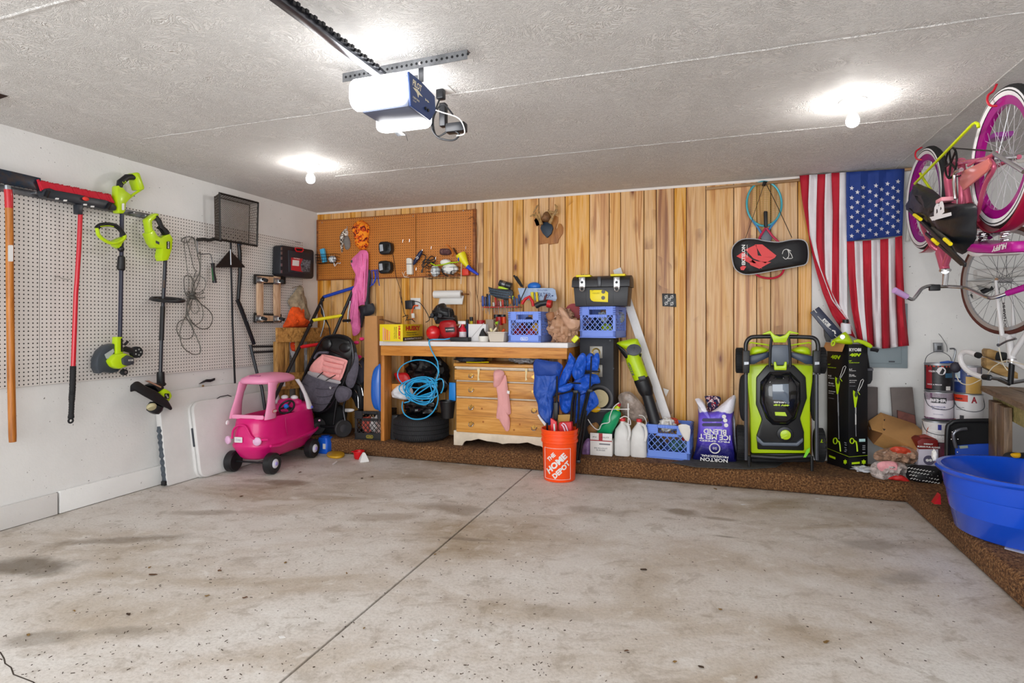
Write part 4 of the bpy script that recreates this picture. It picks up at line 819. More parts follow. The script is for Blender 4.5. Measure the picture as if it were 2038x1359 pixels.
# brown cardboard sheet and blue sled
CB = mat('#c08a55', .8, mot=.08, ms=5)
t = T('cardboard_box', 'tall flat brown cardboard box standing at the left bench leg', 'cardboard box', W(740, 818, Y=4.85))
py(MB(), z7([(24, 208), (130, 206), (150, 1010), (14, 1010)]), 4.82, .11).build('box_body', CB, t, bev=.003)
py(MB(), z7([(126, 206), (134, 206), (152, 1008), (146, 1010)]), 4.818, .002).build('box_fold', mat('#9a6a3c', .8), t, sm=False)
t = T('blue_sled', 'blue plastic sled standing upright beside the left bench leg', 'sled', W(749, 815, Y=4.76))
pf(z7([(135, 625), (162, 640), (165, 995), (140, 1003), (105, 985), (85, 930), (80, 850), (84, 740), (100, 665)]), 4.79, .03, 7).build('shell', mat('#2468c8', .25, coat=.4), t)
# milk crates
def crate(name, label, color, loc, rz, group=None, w=.335, d=.335, h=.28, logo=None, lc='#ffffff'):
    M = mat(color, .5); t = T(name, label, 'crate', loc, group); t.rotation_euler = (0, 0, R(rz))
    def bd(m, n, mm=M, **k): o = m.build(n, mm, None, **k); o.parent = t; return o
    s = MB(); a = w/2; b = d/2; th = .012
    for x, y in ((-1, -1), (1, -1), (1, 1), (-1, 1)): s.box(x*a-(th*2 if x > 0 else -.0), x*a+(0 if x > 0 else th*2), y*b-(th*2 if y > 0 else 0), y*b+(0 if y > 0 else th*2), 0, h)
    for y in (-b, b-th): s.box(-a, a, y, y+th, 0, .062); s.box(-a, -.075, y, y+th, h-.075, h); s.box(.075, a, y, y+th, h-.075, h); s.box(-.075, .075, y, y+th, h-.026, h); s.box(-.085, .085, y, y+th, h-.092, h-.068)
    for x in (-a, a-th): s.box(x, x+th, -b, b, 0, .062); s.box(x, x+th, -b, -.055, h-.075, h); s.box(x, x+th, .055, b, h-.075, h); s.box(x, x+th, -.055, .055, h-.026, h); s.box(x, x+th, -.065, .065, h-.092, h-.068)
    s.box(-a, a, -b, b, .004, .012); bd(s, 'crate_shell', bev=.002, seg=1)
    r = MB()
    for z in (h-.012, h-.03, h-.048, h-.066): r.box(-a-.004, -.082, -b-.004, -b, z, z+.006).box(.082, a+.004, -b-.004, -b, z, z+.006).box(a, a+.004, -b-.004, b, z, z+.006)
    for i in range(9): x = -.08+i*.02; r.box(x-.002, x+.002, -b-.004, -b, h-.026, h).box(x-.002, x+.002, -b-.004, -b, h-.094, h-.068)
    r.box(-a-.004, a+.004, -b-.005, -b, .058, .064).box(-a-.004, a+.004, -b-.005, -b, 0, .006); bd(r, 'reinforcing_ribs', sm=False)
    z0, z1_ = .062, h-.075
    for q, (p0, ux, nn) in enumerate(((V((-a+.024, -b+.004, 0)), V((1, 0, 0)), V((0, -1, 0))), (V((a-.004, -b+.024, 0)), V((0, 1, 0)), V((1, 0, 0))), (V((-a+.024, b-.004, 0)), V((1, 0, 0)), V((0, 1, 0))), (V((-a+.004, -b+.024, 0)), V((0, 1, 0)), V((-1, 0, 0))))):
        L = (w if abs(ux.x) else d)-.048; H = z1_-z0; m = MB(); n = 6; st_ = L/n
        for i in range(-5, n+1):
            for sg in (1, -1):
                x0, x1 = i*st_, i*st_+H*.9; y0_, y1_ = 0.0, H
                if x0 < 0: y0_ = -x0/.9; x0 = 0
                if x1 > L: y1_ = H-(x1-L)/.9; x1 = L
                if y1_-y0_ < .004: continue
                xa, xb = (x0, x1) if sg > 0 else (L-x0, L-x1)
                m.bar(p0+ux*xa+V((0, 0, z0+y0_)), p0+ux*xb+V((0, 0, z0+y1_)), .005, .006, nn)
        bd(m, 'lattice', sm=False)
    if logo:
        m = MB().prism([V((x, -b-.0055, z)) for x, z in rrect(-.035, .035, .014, .044, .014)], (0, -.001, 0)); bd(m, 'badge_ring', mat(lc, .5), sm=False)
        m = MB().prism([V((x, -b-.0068, z)) for x, z in rrect(-.032, .032, .017, .041, .012)], (0, -.0006, 0)); bd(m, 'badge_field', M, sm=False)
        k = text(logo, mat(lc, .5), None, (0, -b-.0078, .029), (1, 0, 0), (0, 0, 1), .046, .014, bold=.02); k.parent = t
    return t
c = (W(691, 870, Z=ST)+W(751, 879, Z=ST))/2
crate('milk_crate', 'black milk crate with yellow round badge left of the bench', '#141417', (c.x+.06, c.y+.15, ST+.001), 8, w=.31, d=.28, h=.27, logo='LDS', lc='#c8b41e')
for k, (dx, dz, c_, nm) in enumerate(((-.07, .12, '#e06a5a', 'red and white cloth'), (.02, .13, '#e8e2e0', 'white cloth'), (.08, .10, '#b79a92', 'pinkish grey cloth'))):
    one(MB().blob((c.x+.06+dx, c.y+.12, ST+dz), (.06, .07, .08), k, .3, crease=.3, flat=ST+.02), 'cloth', mat(c_, .9, mot=.4, ms=18), nm+' bundle inside the black milk crate', 'cloth')
# pink raincoat
t = T('pink_coat', 'long pink coat hanging from the brown board above the stroller', 'coat', W(715, 560, Y=5.12))
PK = mat('#ff7dbb', .55, mot=.15, ms=7, bump=1.4, bs=11)
pf(z6([(550, 558), (600, 553), (632, 575), (642, 640), (636, 900), (625, 1150), (570, 1168), (520, 1200), (545, 1290), (552, 1380), (540, 1480), (470, 1520), (455, 1420), (430, 1330), (450, 1200), (410, 1165), (440, 1080), (478, 990), (500, 860), (512, 700), (450, 668), (480, 625), (520, 590)]), 5.15, .06, 7, 4, .02, ctr=W(*z6([(560, 900)])[0], Y=5.15)).build('coat_shell', PK, t)
for p in (((560, 600), (575, 800), (560, 1100)), ((610, 650), (600, 850), (590, 1140))): ty(MB(), z6(p), 5.10, .009, 6, k=4).build('fold', PK, t)
ty(MB(), z6([(450, 670), (455, 700), (450, 735)]), 5.12, .009, 6).build('cuff_strap', BLK, t)
pf(z6([(635, 800), (668, 825), (655, 1160), (690, 1150), (716, 1212), (690, 1275), (600, 1310), (570, 1420), (545, 1400), (550, 1250), (530, 1190), (620, 1160)]), 5.17, .035, 6, 9, .01).build('dark_lining', mat('#23242c', .6, bump=1, bs=12), t)
# ================================================================ workbench, brown board and wall
z8 = zf(6.176, 940, 540); z9 = zf(4.53, 880, 680); zb = zf(4.852, 960, 380)
BT = 1.083        # bench top height
t = T('workbench', 'pine workbench with white top along the back wall', 'workbench', (-2.0, 4.95, ST))
MB().box(-2.935, -1.135, 4.68, BY-.016, BT-.042, BT).build('bench_top', mat('#e4dfdd', .35, mot=.05, ms=4), t, bev=.004)
MB().box(-2.93, -1.145, 4.695, 4.733, BT-.135, BT-.043).build('front_apron', WX, t, bev=.003)
MB().box(-1.183, -1.145, 4.734, 5.2, BT-.135, BT-.043).build('side_apron', WX, t, bev=.003); MB().box(-2.93, -2.892, 4.734, 5.2, BT-.135, BT-.043).build('side_apron', WX, t, bev=.003)
x0 = W(756, 800, Y=4.72).x
for x in (x0, -1.235): MB().box(x, x+.038, 4.735, 4.87, ST, BT-.135).build('leg', WZ, t, bev=.003); 
for x in (x0, -1.235): MB().box(x, x+.038, 5.10, 5.19, ST, BT-.135).build('leg', WZ, t, bev=.003)
MB().box(x0+.01, x0+.13, 4.874, 4.92, .60, .665).build('brace_block', WX, t, bev=.003)
# dresser
DY = 4.80; dx0 = W(905.4, 880, Y=DY).x; dx1 = W(1103, 890, Y=DY).x; DT = W(905, 722, Y=DY).z
dz = lambda y: W(960, 680+y/4.53, Y=DY).z
CRM = mat('#e2d3bd', .5, mot=.12, ms=8); t = T('dresser', 'pine dresser with cream base standing under the workbench', 'dresser', ((dx0+dx1)/2, 5.0, ST))
MB().box(dx0+.01, dx1-.01, DY+.012, BY-.03, dz(845), DT-.03).build('carcass', CRM, t, bev=.004)
m = MB(); L = dx1-dx0
sk = [(0, 0), (0, .135), (L, .135), (L, 0), (L-.085, 0), (L-.09, .02), (L-.12, .045), (L-.17, .05), (L-.24, .07), (L-.32, .055), (L*.5+.05, .05), (L*.5, .04), (L*.5-.05, .05), (.32, .055), (.24, .07), (.17, .05), (.12, .045), (.10, .03), (.09, .012), (.085, 0)]
m.prism([(dx0-.008+a*(L+.016)/L, DY-.012, ST+.001+b) for a, b in sk], (0, .03, 0)); m.build('scalloped_skirt', CRM, t, bev=.004)
for x in (dx0-.008, dx1-.022): MB().box(x, x+.03, DY+.02, BY-.05, ST+.001, ST+.12).build('foot_rail', CRM, t, bev=.003)
MB().box(dx0-.01, dx1+.01, DY-.015, BY-.03, DT-.03, DT).build('dresser_top', WDX, t, bev=.008)
MB().box(dx0-.0, dx1-.0, DY-.005, DY+.01, DT-.05, DT-.031).build('top_molding', CRM, t, bev=.004)
BRS = mat('#c89a54', .25, 1, mot=.4, ms=60)
def pull(x, z, par, bail=True):
    m = MB(); out = [(-.035, 0), (-.022, .008), (-.028, .018), (-.012, .012), (0, .026), (.012, .012), (.028, .018), (.022, .008), (.035, 0), (.02, -.006), (.01, -.012), (0, -.02), (-.01, -.012), (-.02, -.006)]
    m.prism([(x+a*.9, DY-.0255, z+b) for a, b in out], (0, .003, 0)); o = m.build('pull_plate', BRS, par)
    if bail: MB().tube(cr([(x-.022, DY-.03, z+.002), (x-.016, DY-.04, z-.016), (x, DY-.042, z-.022), (x+.016, DY-.04, z-.016), (x+.022, DY-.03, z+.002)], 4), .004, 6).build('pull_bail', CHR, o)
zs = [(DT-.055, dz(352)), (dz(362), dz(500)), (dz(512), dz(825))]
for k, (a, b) in enumerate(zs):
    ins = .004 if k == 0 else .022
    d = MB().box(dx0+ins, dx1-ins, DY-.022, DY+.011, b+.003, a-.003).build('drawer', WDX, t, bev=.006, seg=3)
    rows = [(a+b)/2] if k < 2 else [b+(a-b)*.75, b+(a-b)*.27]
    for z in rows:
        for x in (W(940, 800, Y=DY).x, dx0+dx1-W(940, 800, Y=DY).x): pull(x, z, d, k == 2 or x < -2)
    if k == 2:
        MB().box(dx0+ins+.004, dx1-ins-.004, DY-.0228, DY-.021, (a+b)/2-.0015, (a+b)/2+.0015).build('drawer_joint', mat('#8a5a28', .7), d, sm=False)
        for u, v in ((358, 603), (370, 722), (648, 795), (700, 745)): disc(MB(), W(*z9([(u, v)])[0], Y=DY-.022), (0, -1, 0), .009, .0006, 14).build('knot', mat('#a3601f', .6), d)
for x in (318, 748):      # tape strips
    py(MB(), z9([(x-4, 240), (x+22, 240), (x+18, 280), (x+12, 320), (x+20, 345), (x, 352), (x+2, 310), (x+2, 280)]), DY-.026, .001).build('masking_tape', mat('#e5cf9f', .6), t, sm=False)
tw = T('pink_towel', 'pink terry towel hanging from the top dresser drawer', 'towel', W(1000, 850, Y=DY-.04))
TWL = mat('#e9a9a7', .95, bump=.4, bs=220)
pf(z9([(465, 270), (500, 252), (545, 262), (562, 290), (548, 340), (520, 400), (480, 412), (462, 395), (468, 330)]), DY-.04, .04, 7, 2, .01).build('towel_fold', TWL, tw)
pf(z9([(490, 380), (545, 330), (572, 300), (590, 400), (608, 520), (620, 640), (600, 660), (612, 700), (605, 790), (575, 805), (540, 750), (512, 700), (488, 680), (500, 560), (498, 480)]), DY-.036, .03, 7, 3, .012).build('towel_hang', TWL, tw)
py(MB(), z9([(585, 440), (608, 445), (606, 472), (584, 465)]), DY-.062, .002).build('care_label', WHT, tw, sm=False)
one(MB().blob((W(925, 715, Y=4.92).x+.05, 4.94, DT+.03), (.16, .09, .028), 3, .3, flat=DT+.001), 'dark_cloth', mat('#3c3a40', .8, mot=.4), 'dark cloth lying on the dresser under the bench top', 'cloth')
one(MB().tube(cr([(dx0+.1, 4.83, DT+.006), (dx0+.2, 4.84, DT+.006), (dx0+.32, 4.83, DT+.012)], 5), .004, 5), 'yellow_strap', YEL, 'thin yellow strap lying on the dresser top', 'strap')
one(MB().blob((dx0+.62, 4.9, DT+.035), (.13, .08, .035), 6, .4, crease=.3, flat=DT+.001), 'grey_rag', mat('#9b9a9c', .7, mot=.4, ms=20), 'crumpled grey rag on the dresser behind the hanging towel', 'rag')
# tire, trash bags, bucket under the bench
tc = V((W(788, 880, Y=4.95).x+.262, 4.975, ST))
t = T('car_tire', 'worn black car tire lying flat under the workbench', 'tire', tc)
m = MB().lathe([(.15, .03), (.16, .012), (.2, .002), (.245, .012), (.262, .035), (.265, .06), (.265, .17), (.262, .195), (.245, .215), (.2, .228), (.16, .22), (.15, .2)], tc, n=56, closed=True); m.build('carcass', mat('#1c1c1f', .7, bump=.2, bs=60), t)
for zc in (.075, .115, .155): MB().lathe([(.2652, zc-.003), (.2660, zc-.003), (.2660, zc+.003), (.2652, zc+.003)], tc, n=56, closed=True).build('tread_groove', mat('#08080a', .9), t)
m = MB()
for i in range(96):
    a = 2*math.pi*i/96; 
    for z0, z1, tw_ in ((.03, .07, .05), (.08, .11, -.04), (.12, .15, .04), (.16, .2, -.05)):
        p = V((math.cos(a), math.sin(a), 0))*.265; q = V((math.cos(a+tw_), math.sin(a+tw_), 0))*.265; m.bar(tc+p+V((0, 0, z0)), tc+q+V((0, 0, z1)), .009, .006, p)
m.build('tread_blocks', mat('#232327', .75), t, sm=False)['kind'] = 'stuff'
BAG = mat('#101013', .18, bump=.25, bs=14)
one(MB().blob(W(*z7([(560, 700)])[0], Y=5.03), (.235, .15, .215), 11, .25, crease=.35, n=40), 'trash_bag', BAG, 'large glossy black trash bag above the tire under the bench', 'trash bag')
one(MB().blob(W(*z7([(500, 985)])[0], Y=4.93)+V((0, 0, .02)), (.17, .13, .1), 15, .2, crease=.3, n=36), 'trash_bag', BAG, 'smaller crumpled black trash bag resting on the tire', 'trash bag')
one(pf(z7([(272, 695), (330, 686), (382, 690), (412, 740), (400, 772), (345, 775), (315, 765)]), 4.90, .03, 6, 2, .008), 'red_plastic_tray', mat('#c4171c', .4), 'red plastic tray under the bench behind the blue hose', 'tray')
one(pf(z7([(250, 850), (300, 800), (340, 785), (420, 810), (430, 880), (380, 915), (300, 905), (262, 890)]), 4.87, .06, 7, 5, .03), 'white_rag', mat('#dcdde2', .85), 'crumpled white rag beside the hose under the bench', 'rag')
one(py(MB(), z7([(738, 768), (790, 772), (792, 925), (735, 915)]), 4.87, .02), 'blue_plastic_sheet', mat('#1f8fe6', .4), 'bright blue plastic sheet beside the dresser under the bench', 'sheet', bev=.003)
c = W(*z7([(725, 1068)])[0], Y=4.84)
t = T('black_bucket', 'small black bucket standing on the tire beside the dresser', 'bucket', c)
MB().lathe([(.055, 0), (.072, .15), (.078, .152), (.078, .16), (.068, .16), (.052, .006), (.0001, .005)], c, n=24).build('bucket_body', mat('#141416', .3), t)
pf(z7([(682, 940), (700, 930), (780, 932), (770, 945), (710, 950)]), 4.84, .015, 5).build('rag_in_bucket', mat('#b9b4b0', .8), t)
one(py(MB(), z7([(252, 1045), (300, 1045), (290, 1120), (280, 1260), (248, 1270), (238, 1230)]), 4.82, .06), 'black_plastic_bin', mat('#232529', .5), 'narrow black plastic panel left of the tire', 'panel', bev=.008)
# blue hose
t = T('air_hose', 'coiled light blue air hose hanging from the bench edge', 'hose', W(*z7([(480, 830)])[0], Y=4.66))
HB = mat('#2aa5dc', .3, coat=.3)
ty(MB(), z7([(760, 395), (700, 405), (600, 405), (570, 412), (568, 440), (590, 500), (640, 590), (652, 680), (625, 760), (570, 800), (480, 860), (400, 930), (360, 940)]), [4.8, 4.75, 4.71, 4.672, 4.668, 4.66]+[4.66]*7, .006, 7).build('supply_run', HB, t)
random.seed(5)
ty(MB(), [z7([(475+172*math.cos(a), 682+118*math.sin(a)+20*math.sin(a/2))])[0] for a in [2*math.pi*i/30 for i in range(30)]], 4.665, .0052, 7, True).build('hose_coil', HB, t)
for i in range(9):
    cx, cy, rx, ry, ph = 488+random.uniform(-22, 22), 832+random.uniform(-12, 12), 135+random.uniform(-40, 15), 92+random.uniform(-28, 14), random.uniform(0, 6)
    P = z7([(cx+rx*math.cos(a)+14*math.sin(3*a+ph), cy+ry*math.sin(a)+12*math.cos(2*a+ph)) for a in [2*math.pi*j/28 for j in range(28)]])
    ty(MB(), P, [4.655-.012*(i % 4)+.01*math.sin(j) for j in range(28)], .0055, 7, True).build('hose_coil', HB, t)
ty(MB(), z7([(345, 930), (342, 990), (370, 1045), (440, 1078), (530, 1070), (600, 1020), (640, 940), (640, 860), (600, 790), (500, 760)]), 4.65, .0058, 7, k=5).build('hose_coil', HB, t)
ty(MB(), z7([(620, 770), (650, 740), (682, 745), (692, 790), (680, 840), (668, 858)]), 4.66, .0055, 7, k=5).build('hose_coil', HB, t)
ty(MB(), z7([(400, 920), (470, 830), (540, 790), (640, 770)]), 4.63, .0058, 7, k=5).build('hose_coil', HB, t)
# ---- on the bench
A, B, Cc = (W(u, v, Z=BT+.001) for u, v in ((801.5, 679.5), (755.5, 678.6), (840, 676)))
Cc = W(841, 676, Y=5.12); B = W(755.5, 678, Y=A.y+.02); B.z = A.z
d1 = B-A; d2 = V((Cc.x-A.x, Cc.y-A.y, 0)); H = .155
t = T('trash_bag_box', 'yellow and black cardboard box of contractor bags on the bench, left end', 'box', A)
MB().prism([A, B, B+d2, A+d2], (0, 0, H)).build('carton', mat('#e9cf12', .5), t, bev=.002)
n1 = V((-d1.y, d1.x, 0)).normalized(); n1 = n1 if n1.y < 0 else -n1; n2 = V((d2.y, -d2.x, 0)).normalized(); n2 = n2 if n2.x > 0 else -n2
e1 = (A-B).normalized(); e2 = d2.normalized(); L1 = d1.length; L2 = d2.length; HR = mat('#d0201c', .5)
q = lambda o, e, n, a, b, c, d: [o+e*a+V((0, 0, c))+n*.0015, o+e*b+V((0, 0, c))+n*.0015, o+e*b+V((0, 0, d))+n*.0015, o+e*a+V((0, 0, d))+n*.0015]
MB().prism(q(A, e2, n2, .004, L2-.004, .003, .036), n2*-.0008).build('black_band', BLKM, t, sm=False)
text('HUSKY', HR, t, A+e2*(L2*.5)+V((0, 0, .118))+n2*.0015, e2, (0, 0, 1), L2*.72, .045, bold=.06)
text('Contractor', BLKM, t, A+e2*(L2*.42)+V((0, 0, .078))+n2*.0015, e2, (0, 0, 1), L2*.5, .012, bold=.03); text('Clean-Up Bags', BLKM, t, A+e2*(L2*.46)+V((0, 0, .056))+n2*.0015, e2, (0, 0, 1), L2*.6, .012, bold=.03)
text('42 CONTRACTOR BAGS', WHT, t, A+e2*(L2*.5)+V((0, 0, .02))+n2*.003, e2, (0, 0, 1), L2*.85, .016, bold=.05)
text('HUSKY', HR, t, B+e1*(L1*.86)+V((0, 0, H*.5))+n1*.0015, (0, 0, -1), e1, H*.82, .024, bold=.06)
text('Contractor', BLKM, t, B+e1*(L1*.73)+V((0, 0, H*.5))+n1*.0015, (0, 0, -1), e1, H*.7, .010, bold=.03); text('Clean-Up Bags', BLKM, t, B+e1*(L1*.65)+V((0, 0, H*.5))+n1*.0015, (0, 0, -1), e1, H*.7, .010, bold=.03)
for k in range(4): MB().prism(q(B, e1, n1, .035+k*.022, .050+k*.022, .008, .125-.01*k), n1*-.0005).build('glove_picture', mat(('#e3a58f', '#d98464', '#e8823e', '#e9a06a')[k], .6), t, sm=False)
one(MB().tube(cr([B+V((-.02, .05, .2)), B+V((.05, .06, .185)), B+V((.12, .05, .165)), B+V((.18, .06, .162))], 4), .008, 6).tube([B+V((-.03, .04, .2)), B+V((.08, .07, .175))], .005, 5).tube([B+V((0, .03, .2)), B+V((.03, .09, .185)), B+V((.13, .08, .162))], .006, 5), 'rusty_pruner', mat('#6e4a2e', .6, .3, mot=.4, ms=30), 'brown rusty hand tool lying on the yellow box', 'tool')
def B_(u, v, Y, off=0): p = W(u, v, Y=Y); return p
t = T('air_compressor', 'small red and black air compressor on the bench', 'compressor', (W(885, 678, Y=4.95).x, 4.95, BT))
RC = mat('#d4121b', .25, coat=.5)
c = W(*z7([(605, 322)])[0], Y=4.86); r = 68/4.2464*4.95/1149; c.z = BT+r+.008
MB().ball(c, (r, r*.9, r), 28).build('tank', RC, t)
MB().tube([c+V((.02, .08, 0)), c+V((.24, .11, 0))], r*.95, 24).build('second_tank', mat('#8f1218', .3, coat=.3), t)
pf(z7([(665, 255), (780, 245), (800, 300), (795, 380), (700, 395), (660, 330)]), 4.86, .03, 6, 1).build('shroud', mat('#a8131a', .35), t)
py(MB(), z7([(700, 305), (780, 300), (785, 340), (710, 345)]), 4.825, .006).build('name_plate', mat('#2c2d31', .4), t, bev=.001)
text('AIR COMPRESSOR', WHT, t, W(*z7([(742, 322)])[0], Y=4.822), (1, 0, .03), (0, 0, 1), .08, .012, bold=.03)
pf(z7([(590, 215), (620, 140), (655, 105), (700, 100), (720, 130), (770, 150), (778, 225), (690, 240)]), 4.93, .09, 8, 3, .01).build('motor_cover', mat('#1b1c20', .4), t)
for p in (((640, 120), (650, 200), (640, 235)), ((735, 150), (740, 220)), ((600, 165), (760, 165))): ty(MB(), z7(p), 4.85, .008, 6).build('cover_rib', BLKM, t)
ty(MB(), z7([(575, 215), (700, 218), (790, 230)]), 4.84, .01, 8).build('manifold', BLKM, t)
py(MB(), z7([(600, 195), (770, 200), (780, 275), (620, 275)]), 4.90, .10).build('motor_base', BLKM, t, bev=.01)
for p in ((630, 228), (600, 200), (670, 205)): disc(MB(), W(*z7([p])[0], Y=4.83), (0, -1, 0), .018, .02, 14).build('gauge', mat('#38393d', .3, .5), t)
for x in (560, 770): ty(MB(), z7([(x, 395), (x+10, 410)]), 4.85, .012).build('rubber_foot', BLK, t)
def bottle(name, label, cat, u, Y, h, r, col, cap=None, trig=None, lab_=None, z=BT, caph=.03):
    x = W(u, 675, Y=Y).x; c = V((x, Y, z+.001)); t = T(name, label, cat, c)
    MB().lathe([(r*.9, 0), (r, .006), (r, h*.62), (r*.85, h*.75), (r*.4, h*.86), (r*.38, h)], c, n=20).build('bottle_body', mat(col, .35), t)
    if lab_: MB().lathe([(r*1.02, h*.18), (r*1.02, h*.55)], c, n=20).build('bottle_label', mat(lab_, .5), t)
    if cap: MB().lathe([(r*.48, h*.98), (r*.48, h+caph), (.0001, h+caph)], c, n=14).build('cap', mat(cap, .4), t)
    if trig:
        M = mat(trig, .4); MB().box(-.045, .03, -.012, .012, h, h+.03, at(*c)).bar(c+V((-.02, 0, h)), c+V((-.045, 0, h-.045)), .012, .01).build('trigger_head', M, t, bev=.003)
    return t
bottle('spray_bottle', 'red and white spray bottle with white trigger beside the compressor', 'spray bottle', 921, 4.93, .155, .034, '#d8203a', None, '#f2f0ee', '#e9dfe6')
bottle('spray_can', 'dark blue spray can behind the red and white spray bottle', 'spray can', 930, 5.05, .17, .03, '#1d3e78', '#16181c')
bottle('glue_bottle', 'yellow bottle with black cap behind the white carton', 'bottle', 938, 5.12, .19, .035, '#ece021', '#17181b', caph=.035)
one(disc(MB(), V((W(957, 640, Y=5.1).x, 5.1, BT+.001)), (0, 0, 1), .04, .194, 20), 'canister', RED, 'round red canister behind the white carton', 'canister', bev=.003)
one(MB().box(-.09, .09, -.04, .04, 0, .038, at(W(917, 676, Y=4.80).x, 4.80, BT+.001)), 'battery_charger', mat('#1d1e21', .6), 'black battery charger block at the bench front edge', 'charger', bev=.008)
a = W(932, 678, Y=4.84); b = W(967, 678, Y=4.84)
t = T('white_carton', 'plain white carton beside the beige tub on the bench', 'carton', ((a.x+b.x)/2, 4.9, BT))
MB().box(a.x, b.x, 4.84, 4.99, BT+.001, BT+.158).build('carton_body', mat('#e3e1e2', .6), t, bev=.002)
py(MB(), z7([(905, 410), (1030, 265), (1034, 268), (912, 412)]), 4.838, .001).build('fold_line', mat('#bdb8b8', .7), t, sm=False)
c = V((W(963, 678, Y=4.78).x, 4.78, BT+.001)); t = T('small_white_tub', 'small white tub with a black plastic funnel in it', 'tub', c)
MB().lathe([(.042, 0), (.05, .05), (.052, .05), (.048, .05), (.04, .005), (.0001, .004)], c, n=24).build('tub_body', mat('#e8e4dc', .4), t); MB().loft([[c+V((x, y, z)) for x, y in ((-s+o, -s), (s+o, -s), (s+o, s), (-s+o, s))] for z, s, o in ((.03, .035, 0), (.06, .03, -.005), (.10, .012, -.012), (.12, .006, -.004))]).build('black_funnel', BLK, t, bev=.006)
a = W(*z8([(202, 855)])[0], Y=4.74); b = W(*z8([(408, 855)])[0], Y=4.74)
t = T('square_tub', 'square beige plastic tub holding brushes at the bench front', 'tub', ((a.x+b.x)/2, 4.79, BT))
m = MB(); cx = (a.x+b.x)/2; hw = (b.x-a.x)/2
m.loft([[V((cx+sx*w_, 4.79+sy*w_, z)) for sx, sy in ((-1, -1), (1, -1), (1, 1), (-1, 1))] for w_, z in ((hw*.82, BT+.002), (hw*.98, BT+.082), (hw*1.06, BT+.082), (hw*1.06, BT+.09), (hw*.93, BT+.09), (hw*.78, BT+.008))]); m.build('tub_body', mat('#d8cdbf', .4), t, bev=.003)
for k, (x0_, y0_, x1_, y1_, c_, r_) in enumerate(((240, 740, 225, 700, '#e6d9a4', .012), (260, 745, 300, 690, '#e8dcc0', .01), (330, 745, 275, 640, '#8a6a44', .006), (370, 745, 395, 710, '#d9521c', .012), (300, 745, 330, 600, '#5e4a38', .007))):
    one(ty(MB(), z8([(x0_, y0_), (x1_, y1_)]), 4.79, r_, 8), 'brush_handle', mat(c_, .5), ('pale yellow', 'cream', 'thin brown', 'orange', 'dark brown')[k]+' brush handle sticking out of the square beige tub', 'brush')
one(ty(MB(), z8([(290, 640), (310, 632), (330, 640)]), 4.81, .014, 8), 'green_brush_head', mat('#8fbf1c', .6), 'lime green brush head above the square beige tub', 'brush')
a = W(*z8([(165, 755)])[0], Y=4.9); one(MB().box(a.x, a.x+.075, 4.9, 4.96, BT+.001, BT+.20), 'brown_carton', mat('#9b8a7a', .7), 'small grey brown carton between the white carton and the tub', 'carton', bev=.002)
# wall outlet, adapters
t = T('wall_outlet', 'white wall outlet plate with plugs above the bench', 'outlet', W(*z7([(455, 100)])[0], Y=BY-.016))
py(MB(), z7([(412, 55), (495, 55), (495, 150), (412, 150)]), BY-.022, .007).build('cover_plate', WHT, t, bev=.002)
one(py(MB(), z7([(362, 76), (425, 72), (428, 145), (365, 150)]), BY-.085, .06), 'plug_adapter', mat('#1b1f28', .4), 'black square plug adapter in the bench wall outlet', 'adapter', bev=.008)
for nm, cl, lb, pts, Y, r in (('power_cable', '#e05a20', 'orange plug cord drooping from the wall outlet', [(475, 120), (440, 125), (425, 180), (430, 240)], 5.17, .008), ('power_cable', '#18181a', 'black cord arcing from the outlet to the compressor', [(420, 80), (480, 90), (520, 130), (560, 200), (570, 240), (540, 260)], 5.16, .004),
        ('charger_cable', '#1b1a1a', 'thin black cord running down the paneling from the battery chargers', [(318, 0), (330, 60), (345, 120), (358, 180), (380, 220), (370, 250)], 5.20, .003), ('charger_cable', '#1b1a1a', 'black cord curled behind the yellow box', [(345, 215), (390, 200), (380, 240), (420, 235), (450, 260)], 5.15, .004)):
    one(ty(MB(), z7(pts), Y, r, 7, k=5), nm, mat(cl, .5), lb, 'cord')
one(ty(MB(), z7([(432, 185), (436, 225)]), 5.16, .018, 10), 'white_plug', WHT, 'white cord connector hanging below the wall outlet', 'plug', bev=.003)
# paper towel
t = T('paper_towel', 'white paper towel roll on a wall holder above the bench', 'paper towel', W(*z6([(1540, 1050)])[0], Y=5.15))
a = W(*z6([(1385, 1052)])[0], Y=5.14); b = W(*z6([(1690, 1048)])[0], Y=5.14); MB().tube([a, b], .038, 28).build('roll', WHT, t)
MB().tube([b-V((.002, 0, 0)), b+V((.01, 0, 0))], .016, 14).build('roll_core', mat('#6a4a2e', .8), t)
MB().tube([b, b+V((.04, 0, 0)), b+V((.045, .07, 0))], .006, 8).build('holder_arm', mat('#7c4a26', .6), t)
l, r_ = W(*z6([(1430, 1090)])[0], Y=5.125), W(*z6([(1700, 1090)])[0], Y=5.125); z_ = W(*z6([(1560, 1165)])[0], Y=5.12).z
MB().grid(lambda u, v: (l.x+(r_.x-l.x)*u, 5.165-.045*math.sin(v*1.2)+.004*math.sin(u*9), 1.0*(l.z+.02)+(z_-l.z-.02)*v), 12, 8).build('loose_sheet', WHT, t, solid=.0015)
